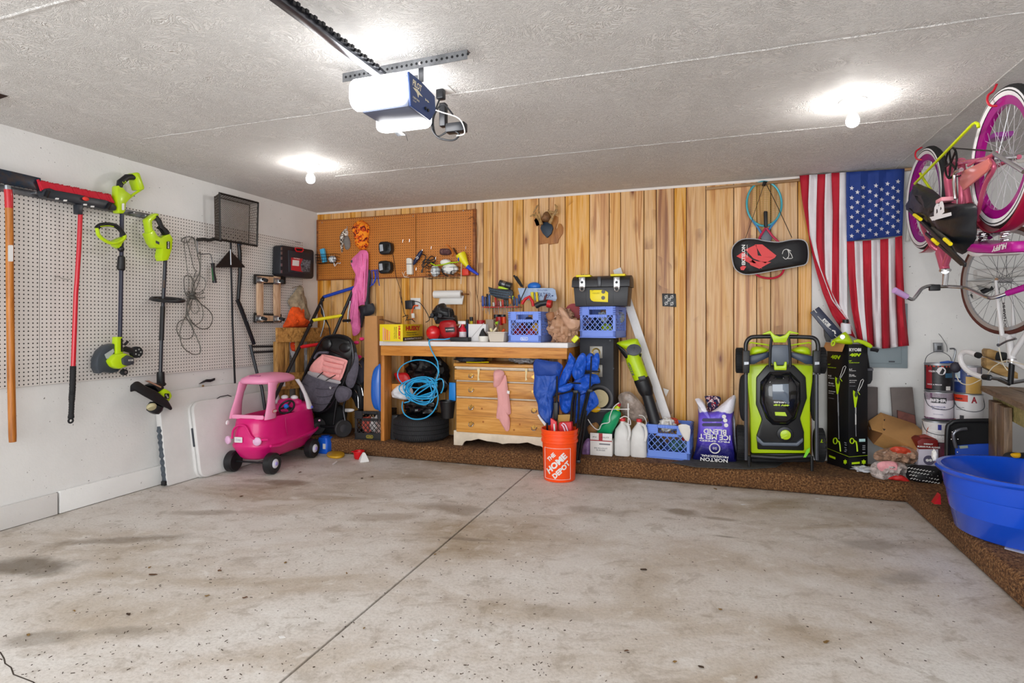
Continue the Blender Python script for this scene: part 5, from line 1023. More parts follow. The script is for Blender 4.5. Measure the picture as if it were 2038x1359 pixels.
# ---- brown board things (plane 5.2)
YB = 5.19
def wire_basket(name, label, pts4, Y, depth, col):
    (x0, y0), (x1, y1) = z6(pts4); a = W(x0, y0, Y=Y); b = W(x1, y1, Y=Y); t = T(name, label, 'basket', V(((a.x+b.x)/2, Y-depth/2, b.z)))
    Mw = mat(col, .4, .5)
    for k in range(4):
        z = a.z+(b.z-a.z)*k/3; f = k*.006
        MB().tube([(a.x+f, Y, z), (a.x+f, Y-depth+f, z), (b.x-f, Y-depth+f, z), (b.x-f, Y, z)], .0026, 6).build('hoop_wire', Mw, t)
    n = 9
    for k in range(n+1): x = a.x+(b.x-a.x)*k/n; MB().tube([(x, Y-depth, a.z), (x, Y-depth+.018, b.z), (x, Y, b.z)], .0018, 5).build('upright_wire', Mw, t)
    return t, a, b
t, a, b = wire_basket('wire_basket', 'small black wire basket at the left end of the brown board', [(100, 615), (325, 700)], YB, .09, '#1d1a18')
one(MB().bar(W(*z6([(150, 690)])[0], Y=YB-.05), W(*z6([(122, 540)])[0], Y=YB-.05), .05, .03, (0, 1, 0)), 'blue_carton', mat('#4fb6e4', .5), 'light blue and white carton tilted in the small wire basket', 'carton', bev=.002)
one(MB().blob(W(*z6([(235, 655)])[0], Y=YB-.05), (.045, .035, .035), 4, .2), 'white_ball_of_cloth', mat('#dfe5ea', .8, mot=.3, ms=20), 'white cloth lump in the small wire basket', 'cloth')
one(ty(MB(), z6([(250, 700), (262, 735), (290, 700), (320, 705), (325, 690)]), YB-.06, .003, 6, k=4).tube([W(*z6([(250, 690)])[0], Y=YB-.05), W(*z6([(262, 720)])[0], Y=YB-.06)], .004, 6), 'white_string', WHT, 'white string dangling from the small wire basket', 'string')
def camo(nm, c1, c2, c3, sc):
    q = NB(nm, .85); v = q.obj(); q.col(q.ramp(q.n('TexNoise', {'Vector': v, 'Scale': sc, 'Detail': 2.0, 'Distortion': 1.2}).outputs[0], [(.42, c1), (.5, c2), (.57, c3)], 'CONSTANT')); return q.m
t = T('animal_print_pouch', 'black and white patterned pouch with grey fur on the brown board', 'pouch', W(*z6([(380, 430)])[0], Y=YB))
pf(z6([(390, 310), (410, 340), (410, 385), (370, 400), (360, 480), (350, 570), (335, 570), (330, 460), (325, 390), (350, 340)]), YB-.005, .035, 7, 2, .01).build('patterned_cloth', camo('zebra_print', '#e6e0d6', '#8c6a4c', '#15140f', 42), t)
pf(z6([(385, 395), (410, 390), (435, 450), (435, 520), (405, 550), (375, 530), (370, 450)]), YB-.005, .03, 7, 6, .01).build('grey_fur', mat('#8b8580', .95, bump=.8, bs=200), t)
ty(MB(), z6([(400, 285), (402, 315), (392, 320)]), YB-.01, .003, 6).build('peg', CHR, t)
t = one(pf(z6([(500, 240), (555, 212), (610, 240), (648, 280), (652, 350), (640, 430), (642, 490), (610, 545), (560, 550), (520, 530), (505, 470), (500, 400), (478, 350), (475, 300)]), YB-.005, .07, 9, 3, .025), 'orange_camo_hat', camo('orange_camouflage', '#ff9a1c', '#f0560a', '#6a1c06', 26), 'bright orange camouflage hat hanging on the brown board', 'hat')
for k, (x, y) in enumerate(((825, 530), (820, 745))):
    t = T('battery_charger', ('upper' if not k else 'lower')+' of two black battery chargers on the brown board', 'charger', W(*z6([(x, y)])[0], Y=YB), 'black battery chargers')
    z_ = lambda p: z6([(a+x-825, b+y-530) for a, b in p])
    py(MB(), z_([(752, 475), (775, 458), (840, 455), (885, 468), (893, 500), (895, 560), (870, 595), (790, 603), (762, 592), (752, 540)]), YB-.07, .068).build('charger_body', mat('#16191c', .35), t, bev=.012, seg=3)
    py(MB(), z_([(765, 492), (800, 488), (808, 560), (770, 570)]), YB-.073, .003).build('silver_label', mat('#aeb4bd', .4), t, bev=.001)
    py(MB(), z_([(820, 490), (875, 485), (880, 550), (828, 565)]), YB-.074, .004).build('battery_bay', mat('#0d1012', .25), t, bev=.006)
one(ty(MB(), z6([(905, 560), (930, 680), (950, 840), (1000, 1000), (1030, 1200)]), 5.185, .0028, 6, k=4), 'charger_cable', mat('#3a1c0c', .6), 'thin dark cord hanging from the upper battery charger', 'cord')
one(ty(MB(), z6([(1770, 200), (1795, 185), (1830, 200), (1845, 400), (1850, 700), (1855, 1000), (1890, 1200), (1880, 1340)]), 5.18, .0024, 6, k=5), 'electric_cable', mat('#5a3418', .6), 'thin brown cord looped at the right end of the brown board', 'cord')
one(ty(MB(), z6([(1845, 200), (1870, 300), (1862, 560), (1885, 840), (1870, 1100)]), 5.19, .002, 6, k=5), 'electric_cable', mat('#6a4a30', .6), 'second thin cord hanging right of the brown board frame', 'cord')
t = T('cable_ties', 'bunch of blue zip ties hanging under the brown board beside the pink coat', 'zip ties', W(*z6([(715, 850)])[0], Y=5.17))
for p in (((680, 780), (685, 880), (672, 955)), ((705, 775), (720, 860), (690, 950)), ((745, 770), (750, 860), (765, 955)), ((725, 780), (722, 900), (660, 960)), ((670, 785), (745, 778))): ty(MB(), z6(p), 5.16, .0065, 6, k=3, fl=.6).build('zip_tie', mat('#1a4ccc', .35), t)
t = T('white_power_pack', 'white plastic battery tester box hanging on the brown board', 'charger', W(*z6([(1098, 730)])[0], Y=YB))
py(MB(), z6([(1065, 650), (1080, 640), (1115, 642), (1128, 660), (1130, 820), (1118, 828), (1070, 826)]), YB-.045, .044).build('case', mat('#e4e0d6', .45), t, bev=.006)
py(MB(), z6([(1064, 706), (1129, 706), (1129, 712), (1064, 712)]), YB-.0465, .003).build('seam', DGR, t, sm=False)
one(ty(MB(), z6([(1020, 800), (1050, 850), (1090, 830), (1060, 790), (1040, 850), (1100, 860)]), 5.17, .002, 5, k=5), 'tangled_cable', mat('#e6dfcf', .6), 'tangle of thin white cord below the white tester box', 'cord')
t = T('rotary_tool', 'dark blue rotary tool hanging on the brown board', 'rotary tool', W(*z6([(1200, 630)])[0], Y=YB))
ty(MB(), z6([(1245, 560), (1225, 590), (1195, 640), (1170, 680), (1148, 718)]), YB-.04, [.011, .021, .022, .019, .009], 12).build('tool_body', mat('#182548', .4), t)
ty(MB(), z6([(1250, 545), (1246, 560)]), YB-.04, .004, 6).build('collet', CHR, t); ty(MB(), z6([(1175, 640), (1195, 625), (1205, 640), (1185, 655)]), YB-.062, .004, 6).build('maker_badge', WHT, t)
t = T('coiled_cord', 'black coiled power cord hanging beside the rotary tool', 'cord', W(*z6([(1310, 680)])[0], Y=YB))
for p, c_ in ((([1350, 620], [1385, 640], [1390, 680], [1350, 700], [1300, 690], [1320, 650]), 1), (([1250, 690], [1280, 660], [1340, 670], [1380, 650]), 0), (([1250, 600], [1285, 620], [1270, 680], [1245, 720], [1260, 745], [1300, 720], [1330, 660]), 0), (([1300, 690], [1270, 700], [1255, 760], [1245, 805]), 0), (([1340, 690], [1300, 720], [1340, 740], [1380, 690]), 1)):
    ty(MB(), z6([tuple(a) for a in p]), YB-.03, .005, 6, bool(c_), 5).build('cord_loop', BLK, t)
ty(MB(), z6([(1247, 775), (1242, 808)]), YB-.03, .009, 8).build('plug', BLK, t)
for k, (x, y) in enumerate(((1030, 455), (1105, 450), (1350, 530), (1400, 650), (1180, 770), (1740, 530))):
    one(ty(MB(), z6([(x-3, y+12), (x, y-20)]), YB-.014, .0028, 6), 'peg_hook', CHR, ('empty metal peg hook in the middle of the brown board, left one', 'empty metal peg hook in the middle of the brown board, beside another', 'empty peg hook above the coiled black cord', 'peg hook right of the coiled cord', 'peg hook right of the white tester box', 'peg hook above the yellow and blue funnel')[k], 'hook')
t = T('striped_glove', 'dark glove with orange cuff on the brown board', 'glove', W(*z6([(1540, 570)])[0], Y=YB))
pf(z6([(1445, 550), (1480, 535), (1560, 545), (1570, 600), (1500, 612), (1450, 600)]), YB-.01, .035, 6, 3, .012).build('glove_fingers', camo('striped_glove', '#5a3438', '#3b2226', '#7b5a54', 60), t)
ty(MB(), z6([(1520, 490), (1560, 530), (1600, 590), (1585, 625)]), YB-.03, .009, 8, fl=.5).build('orange_cuff', mat('#e07a1e', .6), t)
ty(MB(), z6([(1600, 530), (1625, 580), (1640, 600)]), YB-.02, .013, 8, fl=.6).build('brown_strap', mat('#4b2a16', .7), t)
t, a, b = wire_basket('wire_basket', 'larger black wire basket full of masks at the right end of the brown board', [(1335, 765), (1690, 870)], YB, .10, '#28282c')
one(MB().blob(W(*z6([(1560, 765)])[0], Y=YB-.06), (.085, .045, .05), 4, .15), 'dust_mask', mat('#eceae8', .7), 'large white dust mask in the larger wire basket', 'mask')
one(MB().blob(W(*z6([(1395, 790)])[0], Y=YB-.06), (.05, .04, .055), 7, .2, crease=.2), 'plastic_wrap', mat('#d5d9dc', .35), 'clear plastic wrap at the left of the larger wire basket', 'wrap')
one(MB().blob(W(*z6([(1510, 690)])[0], Y=YB-.06), (.055, .04, .03), 9, .15), 'dust_mask', mat('#f1eeea', .7), 'small white dust mask on top of the larger wire basket', 'mask')
one(ty(MB(), z6([(1345, 700), (1400, 728), (1490, 715), (1560, 695), (1640, 690), (1660, 680)]), YB-.09, [.012, .014, .011, .014, .012, .008], 8, k=0, fl=.5), 'lime_glasses_strap', mat('#b6da12', .4), 'lime green strap lying across the larger wire basket', 'strap')
for k, p in enumerate((((1465, 760), (1475, 800), (1510, 835), (1540, 845)), ((1580, 790), (1570, 820), (1600, 830)))): one(ty(MB(), z6(p), YB-.108, .007, 6, k=3), 'black_mask_strap', BLK, ('long', 'short')[k]+' black mask strap in front of the larger wire basket', 'strap')
t = T('funnel', 'yellow and blue funnel hanging at the right end of the brown board', 'funnel', W(*z6([(1760, 700)])[0], Y=YB))
ty(MB(), z6([(1680, 600), (1700, 640), (1760, 740)]), YB-.05, [.052, .046, .016], 18).build('cone', mat('#ecdf16', .4), t)
ty(MB(), z6([(1758, 738), (1800, 775), (1880, 830)]), YB-.05, [.022, .018, .010], 12).build('spout', mat('#1c3fc8', .4), t)
pf(z6([(1680, 575), (1698, 600), (1690, 640), (1655, 680), (1650, 660), (1660, 610)]), YB-.075, .02, 5).build('blue_lip', mat('#1c3fc8', .4), t)
one(py(MB(), z6([(1692, 760), (1765, 760), (1770, 835), (1695, 840)]), YB-.05, .04), 'red_tape_roll', mat('#d8321a', .5), 'red roll hanging below the funnel on the brown board', 'tape', bev=.01)
one(ty(MB(), z6([(1688, 700), (1686, 850), (1685, 935)]), YB-.06, .0025, 5), 'white_cable_tie', WHT, 'thin white tie hanging at the right side of the larger wire basket', 'zip ties')
# ================================================================ bench right end, paneling, centre
z10 = zf(4.246, 1130, 640); z11 = zf(3.997, 1420, 620); z12 = zf(2.8314, 1700, 640); z13 = zf(3.398, 1420, 320); z14 = zf(2.517, 1740, 140); z15 = zf(3.997, 1700, 560); z16 = zf(4.531, 1780, 440); z17 = zf(4.53, 1740, 120); z18 = zf(4.853, 1780, 840); za = zf(9.264, 960, 380)
def P1_(u, z, Y): return W(*z([u])[0], Y=Y)
# tool rack with many hand tools
t = T('tool_rack', 'red wall tool rack above the bench full of screwdrivers', 'tool rack', W(*z8([(350, 440)])[0], Y=5.15))
MB().box(W(*z8([(118, 440)])[0], Y=5.1).x, W(*z8([(560, 440)])[0], Y=5.1).x, 5.1, BY-.016, 0, .008, at(0, 0, W(*z8([(118, 446)])[0], Y=5.1).z)).build('shelf', RED, t, bev=.002)
for i, (x, y0, y1, r, c, w) in enumerate(((128, 300, 430, .013, '#1c3f96', 'dark blue'), (160, 310, 430, .012, '#232f6a', 'navy'), (182, 275, 430, .009, '#15171d', 'slim black'), (208, 290, 430, .012, '#20508f', 'mid blue'), (262, 380, 432, .012, '#c7c2bc', 'grey'), (285, 320, 430, .010, '#c22a1c', 'red'), (318, 360, 430, .012, '#7a1c24', 'maroon'), (345, 370, 432, .010, '#d8d2ce', 'white'),
        (372, 350, 430, .012, '#d2301e', 'bright red'), (400, 340, 430, .011, '#1d2024', 'black'), (430, 350, 430, .011, '#16333f', 'teal black'), (462, 300, 400, .014, '#e0872a', 'orange'), (512, 310, 420, .013, '#22305f', 'indigo'), (545, 330, 425, .011, '#2f63a8', 'light blue'), (575, 285, 400, .012, '#1f4d9c', 'royal blue'), (500, 300, 350, .010, '#a7c92a', 'lime'))):
    Y = 5.10+.03*(i % 3); tt = T('screwdriver', w+' handled screwdriver standing in the red tool rack', 'screwdriver', W(*z8([(x, y1)])[0], Y=Y), 'screwdrivers in the red rack')
    ty(MB(), z8([(x, y0), (x, y0+8), (x+2, (y0+y1)/2), (x+3, y1-12), (x+3, y1)]), Y, [r*.6, r, r*.85, r, r*.6], 8).build('handle', mat(c, .35), tt)
    ty(MB(), z8([(x+3, y1), (x+5+(i % 3)*4, y1+50+(i*37) % 60)]), Y, .003, 6).build('blade', STL, tt)
t = T('socket_roll', 'black socket holder roll leaning above the red tool rack', 'socket set', W(*z8([(340, 300)])[0], Y=5.15))
py(MB(), z8([(192, 188), (240, 205), (320, 218), (480, 222), (500, 250), (495, 330), (400, 350), (280, 320), (215, 270)]), 5.15, .03).build('holder', mat('#22272f', .5), t, bev=.004)
m = MB()
for i in range(15):
    for j in range(3): disc(m, W(*z8([(215+i*18, 222+j*30+i*3)])[0], Y=5.15), (0, -1, 0), .007, .012, 8)
m.build('sockets', mat('#3f4b58', .3, .7), t)
t = T('work_light', 'silver and black work light with lime base on top of the tool rack', 'work light', W(*z8([(400, 170)])[0], Y=5.12))
ty(MB(), z8([(335, 140), (480, 185)]), 5.12, .031, 16).build('lamp_body', mat('#33363b', .3, .3), t, bev=.003); ty(MB(), z8([(372, 152), (410, 165)]), 5.105, .026, 14).build('silver_band', STL, t)
py(MB(), z8([(320, 185), (400, 185), (465, 215), (400, 222), (310, 208)]), 5.11, .05).build('lime_base', GRN, t, bev=.004)
for k, (a, b) in enumerate((((512, 50), (605, 190)), ((540, 62), (625, 195)))):
    one(ty(MB(), z8([a, ((a[0]*2+b[0])/3, (a[1]*2+b[1])/3), b]), 5.14, [.009, .011, .007], 8), 'black_marker', BLK, ('left','right')[k]+' of two long black tools sticking up behind the licence plate', 'tool')
one(MB().ball(W(*z8([(760, 185)])[0], Y=5.15), (.065, .04, .04), 18), 'blue_ball', mat('#1c6fd0', .3), 'shiny blue half-hidden ball behind the licence plate', 'ball')
t = T('license_plate', 'pale blue licence plate behind the crate on the bench', 'license plate', W(*z8([(930, 350)])[0], Y=5.08))
py(MB(), [z8([(0, 0)])[0]] and z8([(560, 205), (985, 205), (1020, 225), (1040, 330), (1025, 365), (600, 350)]), 5.08, .003).build('plate', mat('#a9bede', .45, mot=.15, ms=15), t, bev=.001)
text('WATER', mat('#3c4a80', .5), t, W(*z8([(865, 290)])[0], Y=5.078), (1, 0, -.05), (0, 0, 1), .16, .042)
text('WINTER', mat('#5a6aa0', .5), t, W(*z8([(860, 232)])[0], Y=5.078), (1, 0, -.05), (0, 0, 1), .10, .014); MB().ball(W(*z8([(985, 300)])[0], Y=5.077), (.010, .002, .006), 8).build('bird_emblem', mat('#3c4a80', .5), t)
for nm, c, lb, pts, Y, r in (('red_caulk_gun', '#d61a22', 'red pistol-grip tool lying on the left blue crate', [(610, 400), (650, 340), (700, 310), (740, 370), (750, 430)], 5.0, .014), ('yellow_level', '#ead60e', 'wide yellow clamp standing behind the red tools', [(735, 255), (745, 400)], 5.06, .015), ('yellow_clamp', '#e8c80c', 'second yellow clamp beside the licence plate letters', [(790, 255), (800, 370)], 5.05, .012),
        ('black_drill', '#26282b', 'black and grey power tool lying on the left blue crate', [(780, 425), (840, 395), (930, 380)], 4.98, .026), ('red_tape', '#cf1f24', 'thick red ring end of the power tool on the left blue crate', [(925, 395), (975, 405)], 4.98, .036), ('dark_pliers', '#5c1a22', 'dark red pliers handle in front of the licence plate', [(880, 370), (900, 310), (915, 280)], 5.03, .009), ('long_rod', '#1d1a1c', 'thin dark rod leaning across the tool rack', [(575, 390), (640, 250), (665, 190)], 5.02, .005),
        ('red_screw_box', '#b5161c', 'red bottle behind the square tub under the tool rack', [(335, 560), (335, 660)], 5.05, .035), ('orange_box_edge', '#e24a16', 'orange box beside the left blue crate', [(390, 560), (392, 640)], 5.03, .02), ('black_lid_jar', '#1b1c22', 'black lidded jar under the tool rack', [(300, 530), (300, 580)], 5.08, .03), ('black_lid_jar', '#22232b', 'second black lidded jar nearest the left blue crate', [(375, 530), (375, 570)], 5.09, .028)):
    one(ty(MB(), z8(pts), Y, r, 12), nm, mat(c, .4), lb, 'tool' if 'jar' not in nm else 'jar', bev=0)
cx_ = W(*z8([(640, 850)])[0], Y=4.74).x
crate('milk_crate', 'periwinkle blue milk crate with white badge on the bench', '#7f9df0', (cx_+.005, 4.90, BT+.001), -3, 'blue milk crates', w=.30, d=.30, h=.265, logo='farm')
random.seed(8)
for k, c in enumerate(('#a3182a', '#6d1020', '#1c2850', '#c23a3a', '#d8a21c', '#27304a')):
    one(MB().blob((cx_-.10+.04*k, 4.87+.03*(k % 3), BT+.07+.05*(k % 3)), (.045, .05, .05), k, .3), 'toy_part', mat(c, .5), ('dark red', 'maroon', 'navy', 'bright red', 'golden yellow', 'dark slate')[k]+' object inside the blue crate on the bench', 'toy')
one(MB().blob(W(*z8([(1120, 690)])[0], Y=4.87)+V((0, 0, .0)), (.14, .10, .165), 21, .3, crease=.45, n=44, flat=BT+.001), 'brown_bag', mat('#b98d6e', .4, mot=.12, ms=12, bump=.3, bs=25), 'crumpled brown plastic bag on the bench beside the blue crate', 'bag', ang=22)
one(pf(z8([(1080, 520), (1060, 450), (1110, 440), (1180, 520), (1240, 620), (1320, 600), (1300, 700), (1200, 720), (1120, 620)]), 4.77, .04, 7, 4, .02), 'twisted_bag', mat('#c79c80', .4), 'twisted handles of the brown plastic bag', 'bag')
one(disc(MB(), W(*z8([(1245, 500)])[0], Y=5.0), (.2, -1, 0), .075, .02, 24), 'red_disc', mat('#9c0f1e', .5), 'dark red round disc behind the brown bag', 'disc')
one(pf(z8([(905, 520), (1000, 500), (1000, 600), (930, 600)]), 4.82, .03, 5, 2, .01), 'brown_paper', mat('#a8744f', .7), 'small fold of brown paper right of the blue bench crate', 'paper')
a = W(*z8([(1268, 835)])[0], Y=4.70); one(MB().bar(a+V((-.02, 0, -.02)), a+V((.02, 0, .025)), .04, .04, (0, 1, 0)), 'tape_measure', mat('#e2e81c', .4), 'lime yellow tape measure at the bench right front corner', 'tape measure', bev=.006)
# speaker cabinet with crate and toolbox on top
SY = 4.93; xl = W(1154, 700, Y=SY).x; xr = W(1221, 700, Y=SY).x; SZ = W(1190, 672, Y=SY).z
t = T('speaker_cabinet', 'tall dark wooden speaker cabinet right of the bench', 'speaker', ((xl+xr)/2, 5.05, ST))
MB().box(xl, xr, SY, BY-.02, ST+.001, SZ).build('cabinet', mat('#24262e', .6, mot=.25, ms=4), t, bev=.003)
CR2 = mat('#d8c99c', .4)
for p, s in (((240, 258), 1), ((240, 415), 1)):
    c = W(*z10([p])[0], Y=SY); MB().box(c.x-.055, c.x+.055, SY-.006, SY, c.z-.052, c.z+.052).build('tweeter_plate', mat('#8f8b84', .4, .5), t, bev=.004)
    MB().lathe([(.036, 0), (.038, .006), (.03, .004), (.012, -.008), (.0001, -.004)], c+V((0, -.006, 0)), (0, -1, 0), 22).build('tweeter_cone', mat('#b69a52', .3, .6), t)
c = W(*z10([(268, 650)])[0], Y=SY); MB().lathe([(.115, 0), (.118, .008), (.108, .012), (.098, .01)], c, (0, -1, 0), 36, closed=True).build('woofer_ring', mat('#4c4c50', .5), t); MB().lathe([(.098, .01), (.09, .012), (.082, .004), (.078, .002)], c, (0, -1, 0), 36, closed=True).build('woofer_gasket', mat('#15161a', .6), t)
MB().lathe([(.078, .002), (.035, -.004), (.03, .006), (.0001, .01)], c, (0, -1, 0), 32).build('woofer_cone', CR2, t)
for x, y in ((358, 160), (385, 395)): disc(MB(), W(*z10([(x, y)])[0], Y=SY), (0, -1, 0), .008, .001, 10).build('screw_hole', BLKM, t)
cx2 = W(1196, 671, Y=4.85).x
crate('milk_crate', 'periwinkle blue milk crate stacked on the dark speaker cabinet, under the toolbox', '#7c98ee', (cx2-.005, 4.99, SZ+.001), -9, 'blue milk crates', w=.315, d=.30, h=.265)
for k, c in enumerate(('#1b2a48', '#25365c', '#c9d3dd', '#a9c81e', '#141a2a', '#8f9aa6')):
    one(MB().blob((cx2-.10+.045*k, 4.94+.03*(k % 3), SZ+.07+.05*(k % 3)), (.05, .05, .05), k+9, .3), 'stored_item', mat(c, .4, mot=.3, ms=20), ('dark navy', 'slate blue', 'silver', 'lime green', 'black', 'light grey')[k]+' item in the blue crate on the speaker', 'item')
TY = 4.80; TZ = SZ+.267; a = W(*z8([(1240, 400)])[0], Y=TY); b = W(*z8([(1918, 410)])[0], Y=TY)
t = T('toolbox', 'black toolbox with yellow latches on top of the stacked blue crate', 'toolbox', ((a.x+b.x)/2, TY+.1, TZ))
TB = mat('#2b2b30', .45); zl = W(*z8([(1500, 192)])[0], Y=TY).z; zt = W(*z8([(1500, 45)])[0], Y=TY).z
MB().loft([[V((x, y, z)) for x, y in ((a.x+o, TY+.01+o), (b.x-o, TY+.01+o), (b.x-o, TY+.24-o), (a.x+o, TY+.24-o))] for z, o in ((TZ+.001, .012), (zl, 0))]).build('box_base', TB, t, bev=.006)
for f in (.22, .5, .72): MB().box(a.x+(b.x-a.x)*f, a.x+(b.x-a.x)*f+.003, TY+.012, TY+.014, TZ+.01, zl-.01).build('panel_line', BLKM, t, sm=False)
rs = []
for k in range(9):
    g = k/8; an = math.pi*g; rs.append((TY+.125-math.cos(an)*.135, zl+.001+math.sin(an)**.6*(zt-zl)))
MB().loft([[V((x, y, z)) for y, z in rs] for x in (a.x-.012, b.x+.012)]).build('lid', TB, t, bev=.004)
for x0, x1 in ((1270, 1445), (1695, 1875)):
    c0 = W(*z8([(x0, 45)])[0], Y=TY); c1 = W(*z8([(x1, 80)])[0], Y=TY); MB().box(c0.x, c1.x, TY+.01, TY+.12, zt-.012, zt+.006).build('lid_compartment', YEL, t, bev=.004)
for x in (1350, 1775):
    c = W(*z8([(x, 150)])[0], Y=TY-.012); w_ = MB().box(-.026, .026, -.006, .006, -.035, .055, at(*c)).build('latch', CHR, t, bev=.004)
    disc(MB(), c+V((0, -.006, .01)), (0, -1, 0), .012, .002, 14).build('latch_hole', BLKM, w_); MB().ring(c+V((0, -.006, -.045)), (0, 1, 0), .018, .005, 16, 6).build('latch_loop', CHR, w_)
c = W(*z8([(1560, 130)])[0], Y=TY-.012); MB().box(-.016, .016, -.004, .01, -.04, .045, at(*c)).build('centre_rib', mat('#3a3b42', .3), t, bev=.006)
lb = py(MB(), z8([(1445, 228), (1600, 228), (1640, 240), (1670, 260), (1668, 378), (1490, 370), (1462, 355), (1447, 325)]), TY+.008, .002).build('label', YEL, t, bev=.001)
for x, y in ((1610, 250), (1608, 325)): disc(MB(), W(*z8([(x, y)])[0], Y=TY+.006), (0, -1, 0), .016, .001, 14).build('label_picture', mat('#5d5a55', .5), lb)
text('24"', BLKM, lb, W(*z8([(1478, 236)])[0], Y=TY+.005), (1, 0, 0), (0, 0, 1), .02, .008); text('TOOL BOX', mat('#8a7c10', .5), lb, W(*z8([(1520, 268)])[0], Y=TY+.005), (1, 0, 0), (0, 0, 1), .06, .009)
text('24 in.', BLKM, t, W(*z8([(1380, 38)])[0], Y=TY+.006), (1, 0, 0), (0, 0, 1), .06, .008)
# white board leaning on the wall and the leaf blower
one(MB().bar(W(1228, 535, Y=5.19), W(1329, 838, Y=5.05), .072, .02, (0, 1, 0)), 'white_board', mat('#e6e3e2', .5, mot=.06, ms=8), 'long narrow white painted board leaning behind the toolbox', 'board', bev=.002)
t = T('leaf_blower', 'lime green leaf blower with black nozzle standing in the floor crate', 'leaf blower', W(*z10([(740, 860)])[0], Y=4.93))
ax = (W(*z10([(740, 860)])[0], Y=4.93)-W(*z10([(550, 250)])[0], Y=4.97)).normalized()
C1 = lambda x, y, Y=4.95: W(*z10([(x, y)])[0], Y=Y)
MB().tube([C1(553, 275), C1(560, 330), C1(620, 480)], [.072, .066, .062], 24).build('fan_housing', GRN, t)
MB().tube([C1(620, 480), C1(628, 500), C1(655, 570), C1(672, 615), C1(672, 620)], [.064, .066, .064, .052, .046], 24).build('nozzle_collar', BLK, t)
MB().tube([C1(668, 610), C1(742, 862)], [.046, .05], 24).build('nozzle', mat('#1d1e22', .4), t)
pf(z10([(412, 185), (480, 158), (580, 142), (600, 170), (618, 215), (600, 250), (540, 262), (500, 240)]), 4.93, .045, 7, 1).build('motor_head', GRN, t)
pf(z10([(405, 190), (440, 200), (500, 262), (520, 320), (560, 325), (600, 300), (620, 270), (615, 300), (570, 335), (500, 320), (450, 260)]), 4.92, .03, 5).build('black_base', BLK, t)
c = C1(560, 240, 4.875); d_ = MB().lathe([(.062, 0), (.06, .012), (.0001, .022)], c, (0, -1, .35), 26, fx=(1, 1, .8)).build('intake_cover', mat('#4c4f58', .4), t)
MB().bar(c+V((0, -.024, .03)), c+V((0, -.022, -.03)), .005, .004).build('intake_rib', BLK, d_)
p0 = C1(600, 430, 4.885); text('RYOBI', BLK, t, C1(522, 400, 4.89)+V((.012, 0, 0)), -ax, V((1, 0, 0)), .11, .022, bold=.03)
py(MB(), z10([(592, 468), (650, 455), (662, 490), (608, 512)]), 4.882, .012).build('release_button', BLKM, t, bev=.003)
for nm, c_, lb, pts, Y in (('paper_sheet', '#e3e1dd', 'white paper sheet poking out behind the leaning white board', [(805, 560), (855, 578), (830, 635), (815, 600)], 5.16), ('paper_sheet', '#dcd8d4', 'crumpled white paper left of the leaning board foot', [(765, 640), (790, 700), (775, 780), (735, 700)], 5.12)):
    one(py(MB(), z10(pts), Y, .003), nm, mat(c_, .7), lb, 'paper')
one(pf(z10([(430, 620), (520, 590), (600, 660), (670, 760), (660, 830), (560, 840), (470, 780), (440, 700)]), 5.02, .04, 7, 5, .03), 'clear_plastic_bag', mat('#b9a79b', .25, mot=.35, ms=14, alpha=.75), 'clear plastic bag against the paneling behind the jugs', 'bag')
# floor crate with contents
fc = W(1332, 912, Z=ST); FCY = W(1288, 912, Z=ST).y
crate('milk_crate', 'periwinkle blue milk crate on the carpeted step holding the leaf blower nozzle', '#6c8fe6', (fc.x-.003, 4.86+.15, ST+.001), -4, 'blue milk crates', w=.352, d=.30, h=.275)
for k, (dx, dz, c_, nm, r) in enumerate(((-.02, .27, '#d9d7d4', 'white rag bulging', .07), (.02, .285, '#c2452c', 'red and orange rag', .05), (.11, .2, '#cdd6dc', 'pale blue rag', .06), (.05, .1, '#3f6a6a', 'teal bottle', .06), (-.1, .1, '#2a3648', 'dark blue item', .06), (.11, .1, '#8fb0c8', 'light blue item', .05), (.12, .16, '#b8202c', 'red cap', .025))):
    one(MB().blob((fc.x+dx, 4.94+.03*(k % 3), ST+dz), (r, r*.9, r*.8), k+31, .3, crease=.25), 'rag' if k < 3 else 'stored_item', mat(c_, .6, mot=.25, ms=20), nm+' inside the floor blue crate', 'rag' if k < 3 else 'item')
one(puff(MB(), tr(cr(z10([(935, 875), (1030, 880), (1030, 990), (1005, 1010), (965, 960)]), 3, True), Y=4.845), .012, FY, 6, 3, .008), 'white_cloth', mat('#e4dfd8', .9), 'white cloth hanging over the floor crate rim', 'cloth')
# jugs, carton, green bottle
def jug(u, lbl, blab):
    c = W(u, 912, Z=ST); c.y = 4.90; c.x = W(u, 912, Y=4.83).x; t = T('white_jug', lbl, 'jug', c, 'white plastic jugs')
    R_ = [(.001, .062, .03), (.01, .068, .04), (.17, .068, .045), (.215, .06, .045), (.25, .035, .035), (.27, .02, .022), (.29, .019, .019)]
    MB().loft([[c+V((x, y, z)) for x, y in rrect(-w, w, -w*.95, w*.95, min(r, w*.9))] for z, w, r in R_]).build('jug_body', mat('#e3e1de', .45, mot=.05, ms=9), t)
    MB().lathe([(.023, .285), (.023, .31), (.0001, .312)], c, n=18).build('cap', mat('#d8363a', .4), t)
    MB().tube(cr([c+V((.015, -.02, .27)), c+V((.05, -.05, .26)), c+V((.066, -.066, .2)), c+V((.055, -.066, .14))], 5), .012, 8).build('jug_handle', mat('#e3e1de', .45), t)
    if blab: MB().box(.069, .071, -.045, .05, .04, .17, at(*c)).build('jug_label', mat('#26304e', .5), t)
    return t
jug(1237, 'white plastic jug with red cap standing left of the other', 0); jug(1270, 'white plastic jug with dark blue side label beside the blue floor crate', 1)
